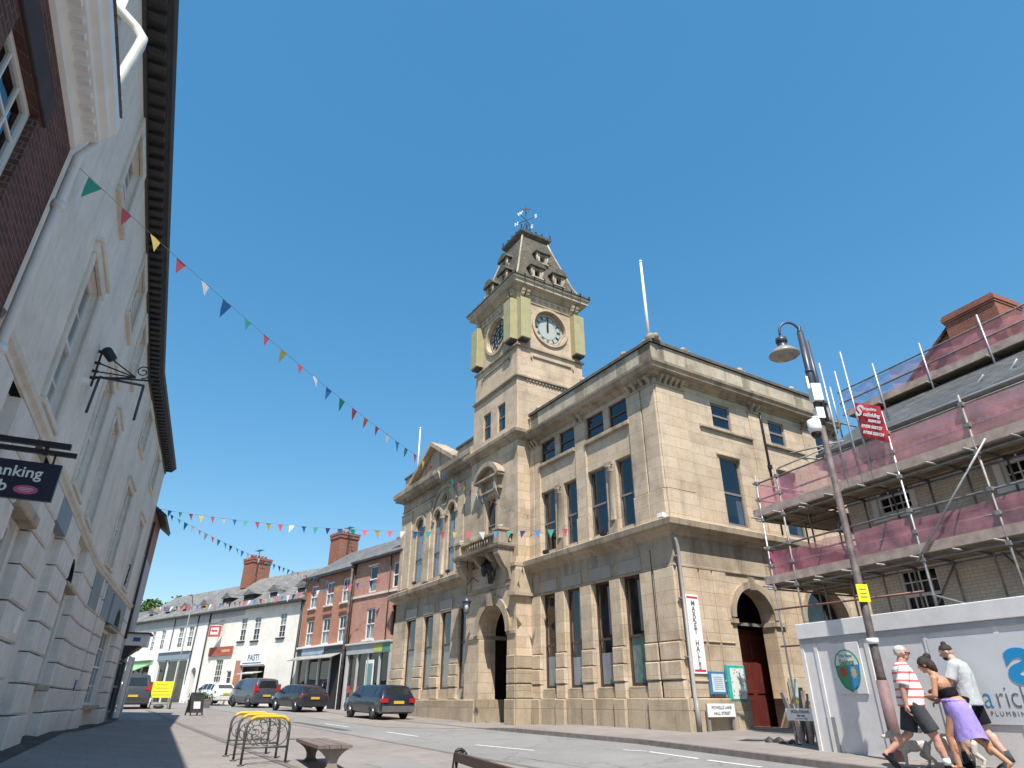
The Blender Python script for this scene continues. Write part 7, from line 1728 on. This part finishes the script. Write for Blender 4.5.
for arm in (armR, armL): q.ball(arm[0], .078, 12); sleeve(q, [arm[0], Vector(arm[0]).lerp(Vector(arm[1]), .5), Vector(arm[0]).lerp(Vector(arm[1]), .88)], [.078,.078,.084])
blob(q, 'shirt', m_stripe, PA, .012, 4)
q = MB(M)
for lg in (legA, legB): q.ball(lg[0], .118, 12); sleeve(q, [lg[0], Vector(lg[0]).lerp(Vector(lg[1]), .5), Vector(lg[0]).lerp(Vector(lg[1]), .93)], [.118,.112,.108])
q.ball((0,0,.94), (.185,.15,.11), 14); blob(q, 'shorts', m_char, PA, .012, 3)
for (a_, m_, rz_) in (((.10,.33,.045), 0, 0), ((-.095,-.385,.13), 1, 1)):
    q = MB(M); T = Matrix.Translation(a_) @ Matrix.Rotation(-.95 if rz_ else 0, 4, 'X'); q.ball((0,0,.0), (.052,.145,.048), 12, T); q.ball((0,-.08,.035), (.046,.06,.05), 10, T); q.box(-.045, .045, -.13, .13, -.045, -.022, T); blob(q, 'shoe', m_black, PA, .009, 2)
for lg, h_0 in ((legB, .14), ):
    q = MB(M); q.tube([(.10,.245,.10), (.10,.235,.19)], [.047,.046], 12); q.build('sock', M_['white'], PA)

# --- woman in a lilac wrap, seen from behind, leaning forward to the left
M = place(6.80, 10.95, -.72, .69) @ Matrix.Diagonal((1.12, 1.10, 1.0, 1.0))
PB = thing('person', 'woman with dark tied hair, bare back and lilac cloth round her waist, seen from behind', 'person', M, 'walkers beside the hoarding')
q = MB(M)
q.ball((0,-.02,.90), (.17,.14,.14), 16); q.ball((0,.03,1.03), (.125,.10,.13), 16); q.ball((0,.09,1.18), (.145,.105,.14), 16); limb(q, [(-.14,.13,1.28), (.14,.13,1.28)], [.05,.05]); limb(q, [(0,.13,1.28), (0,.20,1.40)], [.055,.048])
TB = head(q, Vector((0,.24,1.475)), -.30, .1)
legA = [(-.085,-.02,.88), (-.09,.14,.48), (-.09,.12,.09)]; legB = [(.085,-.02,.88), (.10,-.12,.48), (.11,-.42,.14)]
limb(q, legA, [.10,.055,.036]); limb(q, legB, [.10,.055,.036]); q.ball((-.09,.10,.34), (.05,.055,.12), 12); q.ball((.105,-.24,.35), (.05,.055,.12), 12)
limb(q, [legA[2], (-.09,.2,.045)], [.036,.03]); limb(q, [legB[2], (.11,-.36,.07), (.11,-.31,.03)], [.036,.032,.026])
armR = [(.16,.12,1.27), (.27,.02,1.06), (.17,.20,.97)]; armL = [(-.16,.13,1.27), (-.20,.16,1.03), (-.08,.33,1.02)]
for arm, sd in ((armR, 1), (armL, -1)):
    limb(q, arm, [.042,.034,.023]); hand(q, arm[2], Vector(arm[2])-Vector(arm[1]), sd, .8, Vector((0,0,-1)))
blob(q, 'body', m_skinB, PB, .0065, 2)
q = MB(M @ TB); q.ball((0,-.02,.025), (.090,.104,.104), 14); q.ball((0,-.075,-.03), (.080,.06,.10), 12); q.ball((0,-.09,.10), (.058,.056,.052), 12); q.ball((.02,-.09,-.09), (.055,.035,.06), 10); blob(q, 'hair', m_hairb, PB, .009, 2); eyes(TB, M, PB)
q = MB(M); q.ball((0,.05,1.09), (.145,.118,.075), 14); q.ball((0,.03,1.03), (.138,.112,.06), 14); q.tube([(0,.045,1.02), (0,.07,1.12)], [.138,.146], 16); blob(q, 'black_top', m_black, PB, .010, 3)
for sx in (-1, 1):
    q = MB(M); q.tube([(sx*.07,.0,1.12), (sx*.05,.03,1.24), (sx*.06,.12,1.33), (sx*.06,.18,1.27)], .006, 6); q.build('strap', m_black, PB)
q = MB(M); vs = []; R0 = 28; rows = [(.99,.150,.125,.02,.0), (.90,.188,.165,-.02,.0), (.78,.20,.175,-.03,.006), (.65,.205,.18,-.05,.012), (.52,.21,.19,-.07,.018), (.44,.215,.20,-.08,.022)]
for (z_, rx_, ry_, cy_, fo) in rows:
    for k in range(R0):
        a = 2*PI*k/R0; f_ = 1 + fo*6*math.sin(a*5+z_*3)*.25; vs.append((rx_*math.cos(a)*f_ + (.02 if z_ < .7 else 0), cy_+ry_*math.sin(a)*f_, z_ + (.03*math.sin(a*2) if z_ < .5 else 0)))
q.smooth = True; q.add(vs, [(i*R0+k, i*R0+(k+1) % R0, (i+1)*R0+(k+1) % R0, (i+1)*R0+k) for i in range(len(rows)-1) for k in range(R0)]); sk_ = q.build('lilac_wrap', m_lilac, PB)
q = MB(M); q.tube([(.15*math.cos(2*PI*k/20)*1.02, .01+.13*math.sin(2*PI*k/20)*1.04, .96) for k in range(20)], .022, 8, closed=True, caps=False); q.build('waist_roll', m_lilac, PB)
q = MB(M); q.box(-.05, .03, -.19, -.18, .86, .90); q.build('label_patch', M_['white'], PB)
for c_ in ((-.09,.17,.03), (.11,-.33,.06)):
    q = MB(M); T = Matrix.Translation(c_) @ Matrix.Rotation(-.7 if c_[0] > 0 else 0, 4, 'X'); q.ball((0,0,0), (.045,.125,.035), 12, T); q.ball((0,-.07,.02), (.04,.05,.04), 10, T); blob(q, 'shoe', m_char, PB, .009, 2)

# --- man in a grey t-shirt
M = place(7.26, 11.3, -.66, .75) @ Matrix.Diagonal((1.14, 1.12, 1.0, 1.0))
PC = thing('person', 'man with a dark topknot and beard in grey T-shirt and black shorts, looking down', 'person', M, 'walkers beside the hoarding')
q = MB(M)
q.ball((0,0,.97), (.165,.12,.14), 16); q.ball((0,0,1.12), (.155,.115,.15), 16); q.ball((0,.01,1.32), (.19,.12,.17), 16); limb(q, [(-.18,.01,1.46), (.18,.01,1.46)], [.06,.06]); limb(q, [(0,.02,1.46), (0,.07,1.57)], [.062,.056])
TC = head(q, Vector((0,.115,1.66)), -.42, .30)
legA = [(-.09,0,.95), (-.10,.16,.52), (-.10,.20,.10)]; legB = [(.09,0,.95), (.12,-.06,.52), (.15,-.26,.12)]
limb(q, legA, [.10,.06,.042]); limb(q, legB, [.10,.06,.042]); q.ball((-.10,.15,.38), (.055,.06,.12), 12); q.ball((.135,-.13,.38), (.055,.06,.12), 12)
limb(q, [legA[2], (-.10,.28,.045)], [.04,.03]); limb(q, [legB[2], (.15,-.2,.06), (.15,-.14,.035)], [.04,.036,.03])
armR = [(.21,.01,1.45), (.27,.06,1.18), (.20,.29,1.10)]; armL = [(-.21,.01,1.45), (-.28,.10,1.18), (-.17,.33,1.12)]
for arm, sd in ((armR, 1), (armL, -1)):
    limb(q, arm, [.052,.043,.028]); hand(q, arm[2], Vector(arm[2])-Vector(arm[1]), sd, .9, Vector((0,0,-1)))
blob(q, 'body', m_skinC, PC, .0065, 2)
q = MB(M @ TC); q.ball((0,-.018,.035), (.079,.092,.085), 14); q.ball((0,-.05,.125), (.036,.038,.034), 12); q.ball((0,-.05,.09), (.022,.022,.03), 8); blob(q, 'hair', m_hairb, PC, .008, 2)
q = MB(M @ TC); q.ball((0,.045,-.075), (.052,.05,.042), 12); blob(q, 'beard', m_hairb, PC, .008, 2); eyes(TC, M, PC)
q = MB(M); torso(q, [(.87,0,-.01,.20,.155), (.98,0,0,.195,.155), (1.10,0,0,.19,.15), (1.22,0,.0,.195,.148), (1.35,0,.01,.21,.145), (1.44,0,.01,.205,.12), (1.50,0,.02,.14,.085), (1.55,0,.03,.07,.062)])
for arm in (armR, armL): q.ball(arm[0], .08, 12); sleeve(q, [arm[0], Vector(arm[0]).lerp(Vector(arm[1]), .5), Vector(arm[0]).lerp(Vector(arm[1]), .8)], [.08,.08,.086])
blob(q, 't_shirt', m_greyT, PC, .012, 4)
q = MB(M)
for lg in (legA, legB): q.ball(lg[0], .122, 12); sleeve(q, [lg[0], Vector(lg[0]).lerp(Vector(lg[1]), .45), Vector(lg[0]).lerp(Vector(lg[1]), .80)], [.122,.120,.122])
q.ball((0,0,.96), (.185,.15,.11), 14); blob(q, 'shorts', m_black, PC, .012, 3)
for c_ in ((-.10,.24,.045), (.15,-.17,.055)):
    q = MB(M); T = Matrix.Translation(c_) @ Matrix.Rotation(-.5 if c_[0] > 0 else 0, 4, 'X'); q.ball((0,0,0), (.05,.14,.045), 12, T); q.ball((0,-.08,.03), (.045,.06,.05), 10, T); blob(q, 'shoe', m_black, PC, .009, 2)
for (a_, b_) in (((-.10,.20,.08), (-.10,.195,.24)), ((.15,-.26,.10), (.145,-.215,.25))):
    q = MB(M); q.tube([a_, b_], [.050,.052], 12); q.build('sock', m_char, PC)

# --- small white dogs on leads
m_fur = NT('cream_white_fur'); co = m_fur.coord(); m_fur.color(m_fur.ramp(m_fur.noise(co, 9, 5, .7), [(.3, (.48,.42,.35)), (.65, (.70,.66,.60))])); m_fur.set(.95, 0, .1); m_fur.bump(m_fur.noise(co, 60, 4, .7, stretch=(1,1,.4)), .9, .02); m_fur = m_fur.m
def dog(px, py, fx, fy, label, hd=0.0, sc_=1.0):
    M = place(px, py, fx, fy) @ Matrix.Scale(sc_, 4)
    s_, n_ = SN(px, py); th = thing('dog', label, 'dog', place(px, py, fx, fy), 'small white dogs')
    q = MB(M)
    q.ball((0,.13,.29), (.085,.12,.105), 14); q.ball((0,.0,.295), (.078,.15,.085), 14); q.ball((0,-.15,.295), (.078,.10,.085), 14)
    limb(q, [(0,.19,.32), (0,.27,.42)], [.065,.052]); q.ball((0,.30+hd*.02,.45), (.058,.065,.058), 14); limb(q, [(0,.34,.435), (0,.41,.42)], [.034,.024]); q.ball((0,.385,.415), (.030,.040,.026), 10)
    for sx in (-1, 1):
        limb(q, [(sx*.055,.15,.24), (sx*.058,.14,.13), (sx*.058,.15,.03)], [.040,.026,.022]); q.ball((sx*.058,.165,.018), (.025,.034,.018), 8)
        st_ = .04*sx; limb(q, [(sx*.055,-.18,.27), (sx*.06,-.13+st_,.17), (sx*.06,-.22+st_,.10), (sx*.06,-.20+st_,.03)], [.055,.036,.022,.021]); q.ball((sx*.06,-.185+st_,.018), (.025,.034,.018), 8)
        limb(q, [(sx*.038,.275,.49), (sx*.048,.27,.535)], [.020,.008])
    limb(q, [(0,-.23,.33), (0,-.29,.40), (0,-.30,.48)], [.022,.017,.010])
    blob(q, 'body', m_fur, th, .008, 2)
    q = MB(M); q.ball((0,.425,.425), (.014,.012,.012), 8); q.build('nose', M_['dark'], th)
    for sx in (-1, 1): q = MB(M); q.ball((sx*.024,.352,.468), .008, 6); q.build('eye', M_['dark'], th)
    q = MB(M); q.tube([(.056*math.cos(2*PI*k/16), .235+.03*math.sin(2*PI*k/16), .375+.05*math.sin(2*PI*k/16)) for k in range(16)], .008, 6, closed=True, caps=False); q.build('collar', M_['iron'], th)
    return th
dog(6.45, 11.75, -.85, .5, 'small cream dog with head to the left, between the older man\'s legs', 0, 1.0)
dog(7.02, 11.55, -.9, .35, 'larger white dog with a raised tail behind the woman\'s legs', 0, 1.2)

# ------------------------------------------------------------------ light
SUNV = Vector((0.525*.62 - .0, 0, 0))
_h = Vector((2.7*.524 - 1.4*.852, 2.7*-.852 - 1.4*.524, 4.8)).normalized()      # direction towards the sun
sun = bpy.data.lights.new('sun', 'SUN'); sun.energy = 3.35; sun.angle = rad(.53); sun.color = (1.0, .945, .87)
so = bpy.data.objects.new('sun', sun); COL.objects.link(so); so.rotation_euler = _h.to_track_quat('Z', 'Y').to_euler(); so.location = (0, -10, 40)
wd = bpy.data.worlds.new('World'); sc.world = wd; wd.use_nodes = True
nt = wd.node_tree; nt.nodes.clear(); bg = nt.nodes.new('ShaderNodeBackground'); wo = nt.nodes.new('ShaderNodeOutputWorld'); sk = nt.nodes.new('ShaderNodeTexSky')
sk.sky_type = 'NISHITA'; sk.sun_disc = False; sk.sun_elevation = math.asin(_h.z); sk.sun_rotation = math.atan2(_h.x, _h.y)
sk.air_density = 1.0; sk.dust_density = .6; sk.ozone_density = 1.6; sk.altitude = 0
hs = nt.nodes.new('ShaderNodeHueSaturation'); hs.inputs['Hue'].default_value = .493; hs.inputs['Saturation'].default_value = 1.78; hs.inputs['Value'].default_value = 1.0; gm = nt.nodes.new('ShaderNodeGamma'); gm.inputs[1].default_value = .6; nt.links.new(sk.outputs[0], gm.inputs[0]); nt.links.new(gm.outputs[0], hs.inputs['Color']); nt.links.new(hs.outputs[0], bg.inputs[0]); bg.inputs[1].default_value = .15; nt.links.new(bg.outputs[0], wo.inputs[0])
vs_ = sc.view_settings; vs_.view_transform = 'Standard'; vs_.look = 'None'; vs_.exposure = 1.15; vs_.gamma = 1
sc.display_settings.display_device = 'sRGB'
sc.cycles.max_bounces = 6; sc.cycles.transparent_max_bounces = 16
